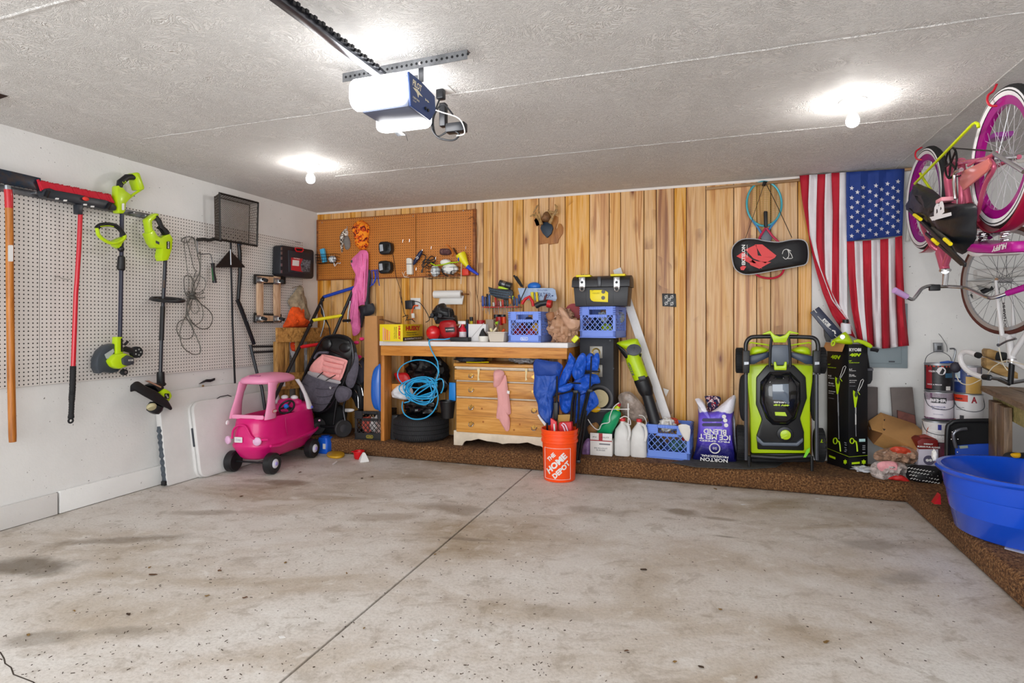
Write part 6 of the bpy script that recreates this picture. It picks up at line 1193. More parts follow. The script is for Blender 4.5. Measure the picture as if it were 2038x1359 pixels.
a = W(1175, 908, Z=ST); x0_ = W(1174.5, 900, Y=4.80).x; x1_ = W(1218, 900, Y=4.80).x
t = T('food_carton', 'white carton with red stripes and open flaps left of the white jugs', 'carton', ((x0_+x1_)/2, 4.87, ST))
H2 = W(1190, 862, Y=4.8).z-ST
MB().box(x0_, x1_, 4.80, 4.95, ST+.001, ST+H2*.68).build('carton_body', mat('#e6e2de', .5), t, bev=.002)
MB().box(x0_, x1_, 4.80, 4.812, ST+H2*.69, ST+H2*1.0).build('flap', mat('#ece8e4', .5), t, bev=.002)
for a_, b_, c_, d_ in ((0, 1, .655, .69), (.40, .57, .69, 1.0), (.42, .92, .50, .56)): MB().box(x0_+(x1_-x0_)*a_, x0_+(x1_-x0_)*b_, 4.797, 4.7995, ST+H2*c_, ST+H2*d_).build('red_stripe' if c_ != .5 else 'grey_stripe', mat('#a81c24' if c_ != .5 else '#77757a', .5), t, sm=False)
text('IN-N-OUT', DGR, t, ((x0_+x1_)/2, 4.798, ST+H2*.34), (1, 0, 0), (0, 0, 1), (x1_-x0_)*.6, .012); text('BURGER', DGR, t, ((x0_+x1_)/2, 4.798, ST+H2*.25), (1, 0, 0), (0, 0, 1), (x1_-x0_)*.4, .010)
text('IN    OUT', BLKM, t, ((x0_+x1_)/2, 4.797, ST+H2*.83), (1, 0, 0), (0, 0, 1), (x1_-x0_)*.75, .010)
t_ = T('green_bottle', 'green plastic oil bottle with yellow neck lying tilted on the carton', 'bottle', W(*z10([(300, 930)])[0], Y=4.85))
pf(z10([(245, 935), (280, 860), (310, 790), (350, 760), (400, 735), (440, 760), (448, 790), (420, 860), (380, 930), (360, 960), (300, 945)]), 4.88, .045, 8, 2).build('bottle_body', mat('#0f9a62', .3), t_)
ty(MB(), z10([(412, 742), (430, 715)]), 4.87, [.026, .018], 12).build('yellow_neck', mat('#c7e014', .4), t_); ty(MB(), z10([(428, 715), (436, 690)]), 4.87, .015, 12).build('red_cap', RED, t_)
for nm, lb, pts, Y, r in (('white_string', 'white cord draped over the green bottle', [(170, 825), (200, 870), (235, 905), (265, 910), (290, 865), (350, 850), (355, 800), (390, 720), (435, 685)], 4.80, .004), ('white_string', 'white cord looped over the jug handles', [(440, 820), (480, 800), (520, 820), (530, 870), (500, 860)], 4.80, .004), ('white_string', 'thin white cord curving down to the floor crate', [(600, 790), (640, 800), (665, 850), (650, 890)], 4.80, .003)):
    one(ty(MB(), z10(pts), Y, r, 6, k=5), nm, WHT, lb, 'cord')
one(ty(MB(), z10([(255, 740), (480, 740), (520, 740)]), 4.84, [.004, .004, .008], 6).tube([W(*z10([(510, 690)])[0], Y=4.84), W(*z10([(512, 900)])[0], Y=4.84)], .006, 6), 'white_bracket', WHT, 'white plastic rod tool above the jugs', 'tool')
one(pf(z10([(190, 750), (240, 712), (280, 740), (240, 768)]), 4.86, .02, 5), 'yellow_wedge', mat('#f0b810', .4), 'yellow plastic wedge in front of the speaker woofer', 'wedge')
one(pf(z10([(120, 1140), (125, 1050), (160, 990), (190, 1000), (188, 1120), (170, 1150)]), 4.83, .03, 6, 3, .01), 'purple_bag', mat('#8a6a9c', .35, mot=.4, ms=20), 'crumpled purple plastic bag between the folded chairs and the carton', 'bag')
one(pf(z10([(165, 890), (240, 850), (270, 900), (240, 940), (190, 960)]), 4.93, .03, 5, 3, .01), 'brown_paper_bag', mat('#a87848', .7), 'small brown paper bag behind the white carton', 'bag')
# ice melt bag
t = T('ice_melt_bag', 'purple and white sack of ice melt standing upside down on the step', 'bag', W(1424, 916, Z=ST))
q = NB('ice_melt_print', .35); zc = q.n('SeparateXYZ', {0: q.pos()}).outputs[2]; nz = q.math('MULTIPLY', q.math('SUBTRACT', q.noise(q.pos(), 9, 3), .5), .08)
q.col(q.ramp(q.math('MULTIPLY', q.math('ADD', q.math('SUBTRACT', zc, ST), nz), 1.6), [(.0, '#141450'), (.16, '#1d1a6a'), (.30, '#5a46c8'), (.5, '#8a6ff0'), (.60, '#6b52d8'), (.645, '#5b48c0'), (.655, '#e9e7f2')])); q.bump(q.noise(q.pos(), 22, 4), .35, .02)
bo = z10([(1052, 1178), (1078, 1080), (1098, 940), (1102, 800), (1096, 700), (1075, 655), (1120, 650), (1155, 690), (1180, 760), (1240, 745), (1310, 690), (1395, 622), (1422, 650), (1405, 760), (1392, 860), (1402, 1000), (1424, 1186), (1300, 1190), (1120, 1188)])
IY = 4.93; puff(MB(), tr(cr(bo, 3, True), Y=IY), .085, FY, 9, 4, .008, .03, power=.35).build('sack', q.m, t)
IT = IY-.094; dn = V((0, 0, -1)); lf = V((-1, 0, 0))
for s_t, x, y, w, h in (('BLEND', 1243, 930, 175, 42), ('ICE MELT', 1240, 975, 240, 42), ('PRO SPEED', 1240, 1010, 230, 14), ('NORTON', 1235, 1168, 210, 30), ('PROFESSIONAL', 1240, 1138, 210, 18)):
    text(s_t, WHT, t, W(*z10([(x, y)])[0], Y=IT), lf, dn, w/4.246*4.75/1149, h/4.246*4.75/1149, bold=.025)
for y in (830, 870): MB().prism(tr(z10([(1135+x, y-12+z_) for x, z_ in rrect(0, 170, 0, 26, 12)]), Y=IT-.001), (0, .001, 0)).build('dark_pill', mat('#1b1650', .4), t, sm=False)
MB().ring(W(*z10([(1242, 1070)])[0], Y=IT), (0, 1, 0), .038, .005, 28, 6).build('white_ring', WHT, t); text('50', WHT, t, W(*z10([(1242, 1070)])[0], Y=IT), lf, dn, .03, .02)
for x, y in ((1320, 802), (1330, 835), (1338, 875)): disc(MB(), W(*z10([(x, y)])[0], Y=IT), (0, -1, 0), .016, .001, 14).build('white_dot', WHT, t)
one(pf(z10([(1158, 630), (1270, 630), (1295, 655), (1270, 690), (1290, 1130), (1170, 1130), (1175, 690)]), 5.06, .05, 6, 3, .01), 'dark_bag', camo('stars_print', '#20284e', '#a8182a', '#d9d9de', 30), 'dark blue and red printed bag behind the ice melt sack', 'bag')
one(pf(z10([(1390, 780), (1412, 800), (1420, 950), (1430, 1100), (1420, 1180), (1400, 1000)]), 5.0, .03, 5, 3, .01), 'silver_bag', mat('#a2a6b4', .3, mot=.4, ms=16), 'silvery bag wedged between the ice melt sack and the mower', 'bag')
# rubber mat under mower
one(MB().prism(tr([(1335, 921), (1380, 913), (1480, 913), (1560, 921), (1545, 930), (1490, 934), (1385, 930)], Z=ST+.003), (0, 0, .005)), 'rubber_mat', mat('#4b4a48', .8, mot=.3, ms=20), 'thin grey rubber mat on the step under the mower', 'mat', bev=.001, seg=1)
# folded camp chairs and bucket
BC = mat('#1557c8', .5, mot=.2, ms=9, bump=1.5, bs=14); BCD = mat('#153f94', .6, bump=.8, bs=12)
t = T('folded_camp_chair', 'folded blue camp chair with dark blue back leaning left, behind the orange bucket', 'camp chair', W(1100, 905, Y=4.72), 'folded blue camp chairs')
pf(z9([(835, 165), (920, 172), (990, 178), (1060, 192), (1088, 230), (1062, 300), (1040, 420), (1005, 500), (1002, 580), (990, 690), (972, 752), (930, 730), (870, 650), (860, 560), (822, 460), (830, 330)]), 4.60, .05, 9, 4, .03, back=.02).build('back_cloth', mat('#1d4fae', .55, mot=.15, ms=8, bump=1.4, bs=11), t)
pf(z9([(836, 165), (985, 178), (1060, 192), (1052, 300), (960, 312), (838, 300)]), 4.575, .035, 6, 3, .006).build('headrest_panel', BCD, t)
for p, r in ((((1036, 310), (1034, 500), (1028, 700), (1020, 800)), .008), (((945, 730), (948, 820)), .008), (((1000, 500), (1030, 480), (1190, 440)), .006)): ty(MB(), z9(p), 4.56, r, 8).build('frame_tube', mat('#1a1a1e', .3, .4), t)
py(MB(), z9([(1000, 545), (1045, 545), (1042, 700), (1000, 720)]), 4.55, .05).build('black_sleeve', BLK, t, bev=.01)
t = T('folded_camp_chair', 'folded bright blue camp chair with black legs leaning between bucket and speaker', 'camp chair', W(1165, 915, Y=4.72), 'folded blue camp chairs')
for k, (o_, Y) in enumerate((([(1150, 100), (1180, 130), (1205, 172), (1180, 260), (1130, 370), (1060, 460), (1035, 410), (1080, 280), (1130, 180)], 4.62), ([(1200, 190), (1243, 110), (1290, 112), (1296, 200), (1282, 290), (1235, 330), (1200, 345), (1170, 280)], 4.58), ([(1296, 140), (1335, 100), (1372, 130), (1345, 240), (1290, 250)], 4.62), ([(1372, 120), (1415, 110), (1412, 230), (1385, 270), (1325, 264)], 4.60),
        ([(1048, 410), (1160, 372), (1190, 390), (1150, 440), (1070, 460)], 4.56), ([(1180, 370), (1260, 300), (1340, 290), (1400, 300), (1424, 372), (1360, 385), (1300, 460), (1220, 480)], 4.64), ([(1060, 470), (1150, 430), (1190, 500), (1165, 600), (1130, 650), (1070, 615)], 4.64), ([(1200, 480), (1290, 440), (1270, 600), (1240, 700), (1190, 720)], 4.66), ([(1330, 450), (1380, 460), (1412, 560), (1340, 625), (1290, 680), (1280, 600)], 4.66))):
    pf(z9(o_), Y, .035, 8, k, .032, back=.012).build('cloth_fold', BC, t)
for p, r in ((((1195, 440), (1170, 560), (1160, 720)), .009), (((1210, 440), (1200, 560), (1190, 740)), .008), (((1235, 455), (1232, 600), (1215, 820), (1215, 1075)), .009), (((1330, 440), (1290, 600), (1240, 850), (1218, 1080)), .009), (((1312, 440), (1265, 620), (1225, 800)), .007), (((1300, 620), (1270, 850), (1235, 1075)), .008), (((1130, 355), (1180, 372), (1250, 375)), .006), (((1310, 265), (1420, 268)), .006), (((1345, 130), (1340, 270), (1330, 440)), .006)):
    ty(MB(), z9(p), 4.55, r, 8).build('frame_tube', mat('#141416', .3, .4), t)
for x, y in ((1205, 450), (1335, 440), (1225, 1078)): MB().box(-.02, .02, -.014, .014, -.012, .012, at(*W(*z9([(x, y)])[0], Y=4.545))).build('plastic_joint', BLK, t, bev=.004)
c = W(1109.5, 955, Z=0); c.y = 4.50; c.x = W(1110.5, 900, Y=4.45).x
bz = W(1110, 858, Y=4.36).z
t = T('orange_bucket', 'orange plastic bucket with white square logo on the floor against the step', 'bucket', c)
rt = 75/2*4.52/1149; H3 = bz
OR = mat('#ff4f0c', .38)
MB().lathe([(rt*.83, .002), (rt*.85, .006), (rt*.93, H3*.72), (rt*.94, H3*.74), (rt*1.0, H3*.75), (rt*1.0, H3*.79), (rt*.97, H3*.80), (rt*.97, H3*.86), (rt*1.0, H3*.865), (rt*1.0, H3*.885), (rt*.97, H3*.89), (rt*.97, H3*.93), (rt*1.0, H3*.935), (rt*1.01, H3*1.0), (rt*.96, H3*1.0), (rt*.93, H3*.9), (rt*.82, .02), (.0001, .015)], c, n=48).build('bucket_body', OR, t)
vd = math.atan2(-c.x, c.y)      # towards the camera
def wrap(a0, z0, tilt=0):
    def fn(a, b):
        ca, sa = math.cos(tilt), math.sin(tilt); x = a*ca-b*sa; z = z0+a*sa+b*ca; r = rt*(.85+.08*z/(H3*.72))+.0012
        an = vd+a0+x/r; return c+V((r*math.sin(an), -r*math.cos(an), z))
    return fn
A0 = -.17; sc = 4.45/1149/4.53*1.02; zc_ = H3*.36
for k in range(4):
    L = .115; fn = wrap(A0, zc_); m = MB(); pts = []
    for i in range(13):
        s = -L+2*L*i/12; pts.append((s, L) if k == 0 else (s, -L) if k == 1 else (L, s) if k == 2 else (-L, s))
    m.tube([fn(a*1.0, b*1.06) for a, b in pts], .0016, 5); m.build('logo_border', WHT, t)
for s_t, dx, dz_, w, h in (('THE', -.052, .052, .085, .034), ('HOME', -.005, .004, .21, .052), ('DEPOT', .040, -.044, .175, .042)):
    tl = R(43); fn0 = wrap(A0, zc_, 0)
    def fn(a, b, dx=dx, dz_=dz_): return fn0(dx*.9+a*math.cos(tl)-b*math.sin(tl), dz_+a*math.sin(tl)*1.0+b*math.cos(tl))
    text(s_t, WHT, t, c, (1, 0, 0), (0, 0, 1), w, h, fn=fn, bold=.05)
one(py(MB(), z9([(1052, 728), (1165, 725), (1168, 850), (1055, 860)]), 4.50, .06), 'red_umbrella_case', mat('#d41a28', .5), 'red fabric case standing in the orange bucket', 'case', bev=.006)
one(ty(MB(), z9([(1085, 735), (1110, 750), (1130, 800), (1135, 830), (1115, 825), (1095, 770), (1075, 745)]), 4.485, .006, 7, k=4), 'skipping_rope', mat('#f2c9dc', .5), 'pale pink cord loop on the red case in the bucket', 'cord')
one(py(MB(), z9([(975, 690), (990, 695), (1030, 725), (1035, 850), (980, 850)]), 4.51, .03), 'red_box_toy', mat('#e0222e', .4), 'red plastic frame standing in the orange bucket, left', 'toy', bev=.004)
one(py(MB(), z9([(1003, 740), (1015, 740), (1022, 840), (1006, 840)]), 4.50, .006), 'white_pen', WHT, 'white stick in front of the red plastic frame in the bucket', 'stick')
one(py(MB(), z9([(1036, 660), (1158, 655), (1145, 735), (1050, 730)]), 4.56, .03), 'tan_carton', mat('#a9843c', .6), 'tan carton top standing in the orange bucket', 'carton', bev=.003)
one(py(MB(), z9([(858, 660), (880, 650), (935, 740), (925, 760), (880, 700)]), 4.63, .004), 'white_tag', WHT, 'white fabric tag sticking out left of the orange bucket', 'tag')
# wall items on the paneling
t = T('antler_plaque', 'deer antlers mounted on a dark blue shield over a wooden plaque', 'antler mount', W(*za([(1200, 700)])[0], Y=BY-.03))
MB().prism(tr(za([(1060, 640), (1050, 985), (1110, 975), (1220, 958), (1232, 988), (1390, 960), (1405, 890), (1480, 780), (1488, 680), (1450, 605), (1405, 600), (1375, 690), (1345, 702), (1388, 570), (1390, 480), (1345, 450), (1260, 520), (1100, 520), (1000, 640), (960, 540), (990, 500), (1060, 600)]), Y=BY-.03), (0, .015, 0)).build('mitten_plaque', wood('plaque_wood', '#c08545', '#a2652c', '#6e3f18', (30, 30, 4), False), t, bev=.002)
MB().prism(tr(za([(1065, 690), (1090, 610), (1120, 575), (1190, 570), (1240, 582), (1285, 630), (1302, 690), (1270, 790), (1192, 866), (1110, 780)]), Y=BY-.055), (0, .02, 0)).build('shield', mat('#14293c', .5), t, bev=.004)
AN = mat('#b08a55', .5, mot=.5, ms=30); pf(za([(1100, 480), (1140, 400), (1200, 380), (1250, 440), (1260, 540), (1220, 565), (1110, 560), (1080, 520)]), BY-.055, .035, 6, 2, .006).build('skull_cap', mat('#7c5532', .6, mot=.4, ms=40), t)
for p, r in ((((1090, 620), (1060, 540), (1000, 470), (930, 440), (880, 470)), [.012, .010, .009, .007, .003]), (((1060, 540), (1050, 440), (1030, 340)), [.009, .007, .003]), (((1000, 470), (970, 430), (985, 390)), [.007, .005, .003]), (((1240, 600), (1280, 520), (1310, 440), (1400, 390)), [.012, .010, .008, .004]), (((1290, 470), (1240, 400), (1210, 345)), [.007, .005, .003]), (((1320, 430), (1370, 350), (1370, 290), (1335, 245)), [.009, .009, .007, .003]), (((1250, 380), (1320, 400), (1345, 380)), [.006, .006, .004]), (((940, 400), (1000, 290), (1035, 250)), [.004, .006, .002])):
    ty(MB(), za(p), BY-.09, [q*1.5 for q in r], 8).build('antler', AN, t)
t = T('metal_sign', 'small black square wall plaque with white pattern right of the toolbox', 'plaque', W(1331, 598, Y=BY-.02))
py(MB(), zb([(1735, 990), (1868, 992), (1872, 1120), (1740, 1112)]), BY-.024, .009).build('plate', mat('#10131a', .4), t, bev=.001)
m = MB()
for x, y in ((1775, 1022), (1830, 1022), (1775, 1085), (1830, 1088), (1803, 1050)):
    c = W(*zb([(x, y)])[0], Y=BY-.025); m.ring(c, (0, 1, 0), .012, .0025, 12, 5); m.bar(c+V((-.012, 0, -.018)), c+V((.012, 0, .018)), .003, .003)
m.build('white_pattern', WHT, t)
# racquets and case
t = T('tennis_racket', 'teal framed tennis racket hung high by its head, right of the paneling centre', 'racket', W(*z13([(345, 300)])[0], Y=BY-.05))
hp = z13(el(343, 290, 118, 150, 40)); ty(MB(), hp, 5.20, .0085, 8, True).build('frame', mat('#4fb3c4', .3, .2), t)
ty(MB(), z13([(262, 400), (300, 450), (330, 500), (340, 560)]), 5.20, .009, 8).tube([W(*q, Y=5.20) for q in z13([(425, 400), (385, 450), (355, 500), (345, 560)])], .009, 8).build('throat', mat('#3f86c0', .3), t)
def strings(cx, cy, rx, ry, Y, n, m):
    s = MB()
    for i in range(1, n): x = -1+2*i/n; h = math.sqrt(1-x*x); ty(s, z13([(cx+x*rx, cy-h*ry), (cx+x*rx, cy+h*ry)]), Y, .0009, 4)
    for i in range(1, m): y = -1+2*i/m; h = math.sqrt(1-y*y); ty(s, z13([(cx-h*rx, cy+y*ry), (cx+h*rx, cy+y*ry)]), Y, .0009, 4)
    return s
o = strings(343, 290, 118, 150, 5.20, 18, 20).build('strings', mat('#b8a24c', .4), t, sm=False); o['kind'] = 'stuff'
t = T('tennis_racket', 'red and grey racket hung grip up in front of the teal racket', 'racket', W(*z13([(353, 560)])[0], Y=5.17))
ty(MB(), z13([(353, 342), (352, 352), (354, 440), (356, 452)]), 5.165, [.014, .016, .014, .010], 10).build('grip', BLK, t)
for p in (((352, 455), (320, 505), (300, 545), (290, 640)), ((358, 455), (400, 510), (440, 548), (470, 640))): ty(MB(), z13(p), 5.165, .009, 8).build('throat', mat('#c01f4c', .3), t)
py(MB(), z13([(352, 462), (398, 515), (382, 555), (340, 556), (318, 520)]), 5.17, .012).build('throat_bridge', mat('#5c6370', .4), t, bev=.003)
ty(MB(), z13([(300, 545), (268, 620), (262, 700), (285, 765), (350, 792), (420, 790), (468, 755), (480, 690), (470, 620), (440, 548)]), 5.165, .009, 8, k=4).build('frame', mat('#c01f3c', .3), t)
t = T('racket_case', 'black racket case with red flame graphic hung across the two rackets', 'racket case', W(*z13([(380, 650)])[0], Y=5.13))
pf(z13([(125, 650), (132, 580), (190, 532), (280, 528), (350, 542), (440, 550), (520, 535), (595, 533), (632, 560), (642, 630), (628, 695), (560, 715), (420, 740), (270, 766), (200, 765), (145, 728)]), 5.15, .055, 7, 2, .004, back=.02, power=.3).build('case_body', mat('#17171b', .6, bump=.15, bs=140), t)
ty(MB(), z13([(125, 650), (132, 580), (190, 532), (280, 528), (350, 542), (440, 550), (520, 535), (595, 533), (632, 560), (642, 630), (628, 695), (560, 715), (420, 740), (270, 766), (200, 765), (145, 728)]), 5.13, .004, 6, True, 3).build('piping', mat('#b9b9bd', .4), t)
KY = 5.088; RR = mat('#e03a3c', .5)
for p in ([(155, 645), (200, 615), (300, 700), (330, 730), (240, 690)], [(215, 600), (290, 565), (300, 640), (415, 655), (350, 692), (270, 660)], [(230, 660), (300, 680), (390, 685), (310, 730), (250, 705)], [(280, 565), (330, 565), (425, 640), (415, 655), (330, 650)]): py(MB(), z13(p), KY, .001).build('flame_graphic', RR, t, sm=False)
py(MB(), z13([(180, 720), (200, 708), (222, 715), (205, 740), (185, 738)]), KY, .001).build('corner_mark', RR, t, sm=False)
text('EKTELON', WHT, t, W(*z13([(203, 636)])[0], Y=KY-.001), (0, 0, 1), (-1, 0, 0), .165, .028, bold=.04)
text('PRO TEAM', WHT, t, W(*z13([(228, 610)])[0], Y=KY-.001), (0, 0, 1), (-1, 0, 0), .10, .008)
for p in (((465, 630), (475, 605), (500, 600), (510, 640), (490, 665), (470, 650)), ((505, 600), (535, 655), (500, 660)), ((500, 598), (525, 610))): ty(MB(), z13(p), KY, .0028, 5, k=3).build('white_emblem', WHT, t)
for p in (((215, 528), (260, 400), (345, 150)), ((352, 150), (390, 220), (450, 345), (530, 520))): ty(MB(), z13(p), 5.14, .010, 6, fl=.25).build('shoulder_strap', mat('#4a4038', .7), t)
ty(MB(), z13([(340, 170), (345, 145), (360, 150)]), 5.17, .014, 8).build('black_clip', BLK, t)
# timber pole and flag
FP = wood('pole_wood', '#c8a57e', '#a9835a', '#6f5031', (3, 40, 40), False)
one(MB().tube([W(1405, 376, Y=5.2), W(1816, 336, Y=5.19)], .012, 10), 'wooden_pole', FP, 'thin wooden pole under the ceiling that carries the flag', 'pole')
t = T('american_flag', 'american flag hung vertically from the pole on the back wall', 'flag', W(1720, 520, Y=5.18))
bd = [[(582, 100), (598, 260), (630, 430), (660, 600), (690, 730), (740, 900), (800, 1040), (872, 1150)], [(648, 95), (640, 300), (650, 500), (692, 660), (745, 800), (800, 945), (900, 1068), (962, 1200)],
      [(703, 92), (696, 330), (694, 560), (722, 720), (765, 840), (812, 950), (902, 1064), (964, 1201)], [(757, 90), (750, 300), (750, 560), (756, 780), (795, 880), (830, 970), (904, 1062), (966, 1202)], [(797, 82), (806, 350), (802, 600), (800, 890), (815, 920), (850, 980), (905, 1060), (968, 1203)],
      [(853, 80), (850, 350), (850, 600), (850, 900), (851, 990), (870, 1020), (906, 1058), (970, 1204)], [(897, 77), (899, 300), (901, 540), (903, 800), (904, 980), (906, 1050), (925, 1100), (972, 1206)]]
def samp(b, f):
    L = [0]
    for p, q in zip(b, b[1:]): L.append(L[-1]+math.dist(p, q))
    d = f*L[-1]
    for i in range(len(b)-1):
        if d <= L[i+1] or i == len(b)-2: k = (d-L[i])/(L[i+1]-L[i]); return (b[i][0]+(b[i+1][0]-b[i][0])*k, b[i][1]+(b[i+1][1]-b[i][1])*k)
def fy(x, y): return 5.155-.016*math.sin(x*.052+y*.004)-.012*math.sin(x*.11-y*.006)*(y/900)-.02*(y/1200)
FR = mat('#b8142c', .75, mot=.08, ms=8); FWh = mat('#e6e2e6', .75, mot=.05, ms=8); FBl = mat('#1c3a86', .75, mot=.1, ms=8)
def strip(b0, b1, m_, nm, n=26, w=3):
    mb = MB()
    def f(u, v):
        p, q = samp(b0, v), samp(b1, v); x, y = p[0]+(q[0]-p[0])*u, p[1]+(q[1]-p[1])*u; return W(*z13([(x, y)])[0], Y=fy(x, y))
    mb.grid(f, w, n); return mb.build(nm, m_, t, solid=.0015)
for i in range(6): strip(bd[i], bd[i+1], FR if i % 2 == 0 else FWh, 'stripe')
lo = [(901, 545, 972, 1206), (953, 544, 1012, 1215), (1008, 542, 1040, 1228), (1067, 537, 1085, 1258), (1127, 532, 1140, 1270), (1183, 526, 1195, 1266), (1228, 518, 1250, 1256), (1276, 505, 1322, 1250)]
for i, ((a, b, c, d), (e, f, g, h)) in enumerate(zip(lo, lo[1:])):
    mk = lambda a, b, c, d: [(a, b), (a+(c-a)*.15, b+(d-b)*.35), (a+(c-a)*.45, b+(d-b)*.68), (c, d)]
    strip(mk(a, b, c, d), mk(e, f, g, h), FR if i % 2 == 0 else FWh, 'stripe')
m = MB(); m.grid(lambda u, v: (lambda x, y: W(*z13([(x, y)])[0], Y=fy(x, y)))(897+(1292-897)*u+(3 if v > .5 else 0)-18*u*v, (77-25*u)+(545-77)*v-15*u*v), 16, 18); m.build('canton', FBl, t, solid=.0015)
stars = [(935, (185, 250, 315, 380, 443, 508)), (974, (212, 280, 345, 410, 475)), (1013, (180, 243, 308, 373, 438, 505)), (1058, (207, 272, 338, 403, 468)), (1099, (168, 235, 300, 365, 432, 497)), (1137, (193, 262, 327, 395, 460)), (1177, (155, 222, 290, 355, 420, 485)), (1215, (182, 248, 312, 378, 443)), (1248, (140, 205, 272, 345, 405, 478))]
for x, ys in stars:
    for y in ys:
        pts = []
        for k in range(10): r = 17 if k % 2 == 0 else 7; pts.append((x+r*math.sin(k*math.pi/5+.1), y-r*math.cos(k*math.pi/5+.1)))
        MB().prism([W(*z13([p])[0], Y=fy(*p)-.006) for p in pts], (0, .001, 0)).build('star', FWh, t, sm=False)
one(ty(MB(), [(1815, 345), (1806, 380), (1808, 430), (1806, 480)], 5.2, .014, 8), 'white_corrugated_tube', mat('#c9c7c2', .6, bump=.5, bs=90), 'short white corrugated tube hanging at the right edge of the flag', 'tube')
# electrical panel
t = T('electrical_panel', 'grey blue electrical panel partly hidden by the flag', 'electrical panel', W(1770, 700, Y=BY))
PN = mat('#93a0a6', .45, .2); a = W(1712, 731, Y=5.2); b = W(1808, 604, Y=5.2)
MB().box(a.x, b.x, 5.215, BY, a.z, b.z).build('panel_box', PN, t, bev=.004); MB().box(a.x+.03, b.x-.045, 5.205, 5.2145, a.z+.035, b.z-.05).build('panel_door', PN, t, bev=.003)
MB().box(b.x-.13, b.x-.09, 5.20, 5.2045, a.z+.045, a.z+.055).build('door_latch', DGR, t)
# ================================================================ mower, boxes, right corner
ze = zf(9.06, 1640, 670); zk = zf(9.37, 1640, 800); zg = zf(6.794, 1820, 700); zh = zf(13.593, 1600, 600); zi = zf(6.797, 1900, 660); zj = zf(7.553, 1790, 360)
MY = 4.86
t = T('lawn_mower', 'lime green and black battery lawn mower stored upright against the wall', 'lawn mower', W(1550, 925, Y=MY))
GB = mat('#596270', .4); MB_ = mat('#121316', .35)
py(MB(), z11([(262, 428), (420, 418), (640, 418), (795, 428), (790, 560), (772, 700), (775, 1130), (298, 1130), (292, 820), (268, 560)]), MY, .16).build('deck', GRN, t, bev=.015)
py(MB(), z11([(425, 425), (640, 425), (735, 520), (745, 690), (690, 850), (722, 960), (722, 1108), (350, 1098), (343, 985), (385, 860), (338, 740), (340, 525)]), MY-.02, .06).build('inner_shroud', MB_, t, bev=.01)
cov = pf(z11([(448, 478), (610, 478), (690, 560), (694, 720), (655, 855), (590, 905), (470, 902), (418, 850), (368, 720), (372, 560)]), MY-.025, .075, 7, 1, 0, back=.02, k=1, power=.45).build('battery_cover', mat('#17181c', .12, coat=.6), t)
py(MB(), z11([(468, 578), (598, 574), (602, 745), (545, 705), (470, 700)]), MY-.107, .01).build('cover_window', mat('#5e6b7c', .08, coat=1), cov, bev=.002)
dn = V((0, 0, -1)); lf = V((-1, 0, 0))
text('BRUSHLESS', WHT, cov, W(*z11([(540, 722)])[0], Y=MY-.106), lf, dn, .105, .012, bold=.04); text('40V HP', GRN, cov, W(*z11([(540, 744)])[0], Y=MY-.105), lf, dn, .11, .014, bold=.06)
py(MB(), z11([(488, 798), (570, 800), (585, 832), (492, 826)]), MY-.095, .004).build('lime_label', GRN, cov)
c = W(*z11([(570, 975)])[0], Y=MY-.022); disc(MB(), c, (0, -1, 0), .058, .012, 28).build('dial_ring', BLKM, t, bev=.003); d_ = disc(MB(), c+V((0, -.012, 0)), (0, -1, 0), .037, .02, 24).build('dial', GRN, t, bev=.003)
MB().bar(c+V((-.03, -.034, -.025)), c+V((.012, -.034, .005)), .014, .006, (0, 1, 0)).build('dial_pointer', GRN, d_)
py(MB(), z11([(343, 985), (400, 1042), (660, 1046), (712, 1005), (714, 1035), (672, 1072), (390, 1068), (345, 1030)]), MY-.045, .04).build('front_trim', GB, t, bev=.006)
ty(MB(), z11([(298, 1150), (540, 1165), (775, 1150)]), MY-.01, .02, 10).build('rear_bar', BLK, t)
py(MB(), z11([(300, 1130), (775, 1130), (770, 1200), (300, 1200)]), MY+.02, .14).build('lower_flap', BLK, t, bev=.01)
# handle
ty(MB(), z11([(258, 500), (256, 300), (262, 245), (290, 210), (340, 200), (530, 198), (730, 203), (800, 212), (828, 250), (832, 310), (832, 500)]), 4.74, .0155, 12, k=3).build('upper_handle', mat('#1b1c20', .3), t)
for x, xi in ((258, 0), (820, 1)):
    ty(MB(), z11([(x, 480), (x+2, 1180)]), 4.75, .0135, 10, k=0).build('lower_handle', mat('#4c4e55', .35, .4), t)
    py(MB(), z11([(x-24, 310), (x+32, 310), (x+32, 400), (x+28, 490), (x-22, 490), (x-26, 400)]), 4.72, .06).build('handle_clamp', BLK, t, bev=.006)
    py(MB(), z11([(x-14, 400), (x+22, 400), (x+22, 420), (x-14, 424)]), 4.715, .006).build('clamp_glint', STL, t)
    ty(MB(), z11([(x+25 if not xi else x-38, 1150), (x+28 if not xi else x-36, 1232 if not xi else 1268)]), 4.745, .011, 8).build('handle_foot', BLK, t)
py(MB(), z11([(388, 178), (450, 150), (488, 185), (530, 200), (572, 185), (602, 150), (682, 172), (676, 180), (612, 172), (590, 215), (575, 246), (480, 246), (466, 210), (450, 175), (400, 184)]), 4.70, .05).build('start_lever', GRN, t, bev=.006)
for s in (-1, 1): ty(MB(), z11([(530+s*-245*-1 if 0 else 530+s*245, 258), (530+s*235, 246), (530+s*120, 262), (530+s*80, 270)]), 4.76, .006, 6).build('bail_wire', GRN, t)
for s in (-1, 1): ty(MB(), z11([(530+s*68, 205), (530+s*78, 300), (530+s*82, 440)]), 4.71, .010, 8).build('console_strut', BLK, t)
py(MB(), z11([(470, 265), (600, 265), (612, 300), (612, 405), (590, 428), (475, 428), (455, 402), (455, 300)]), 4.71, .06).build('console', GB, t, bev=.01)
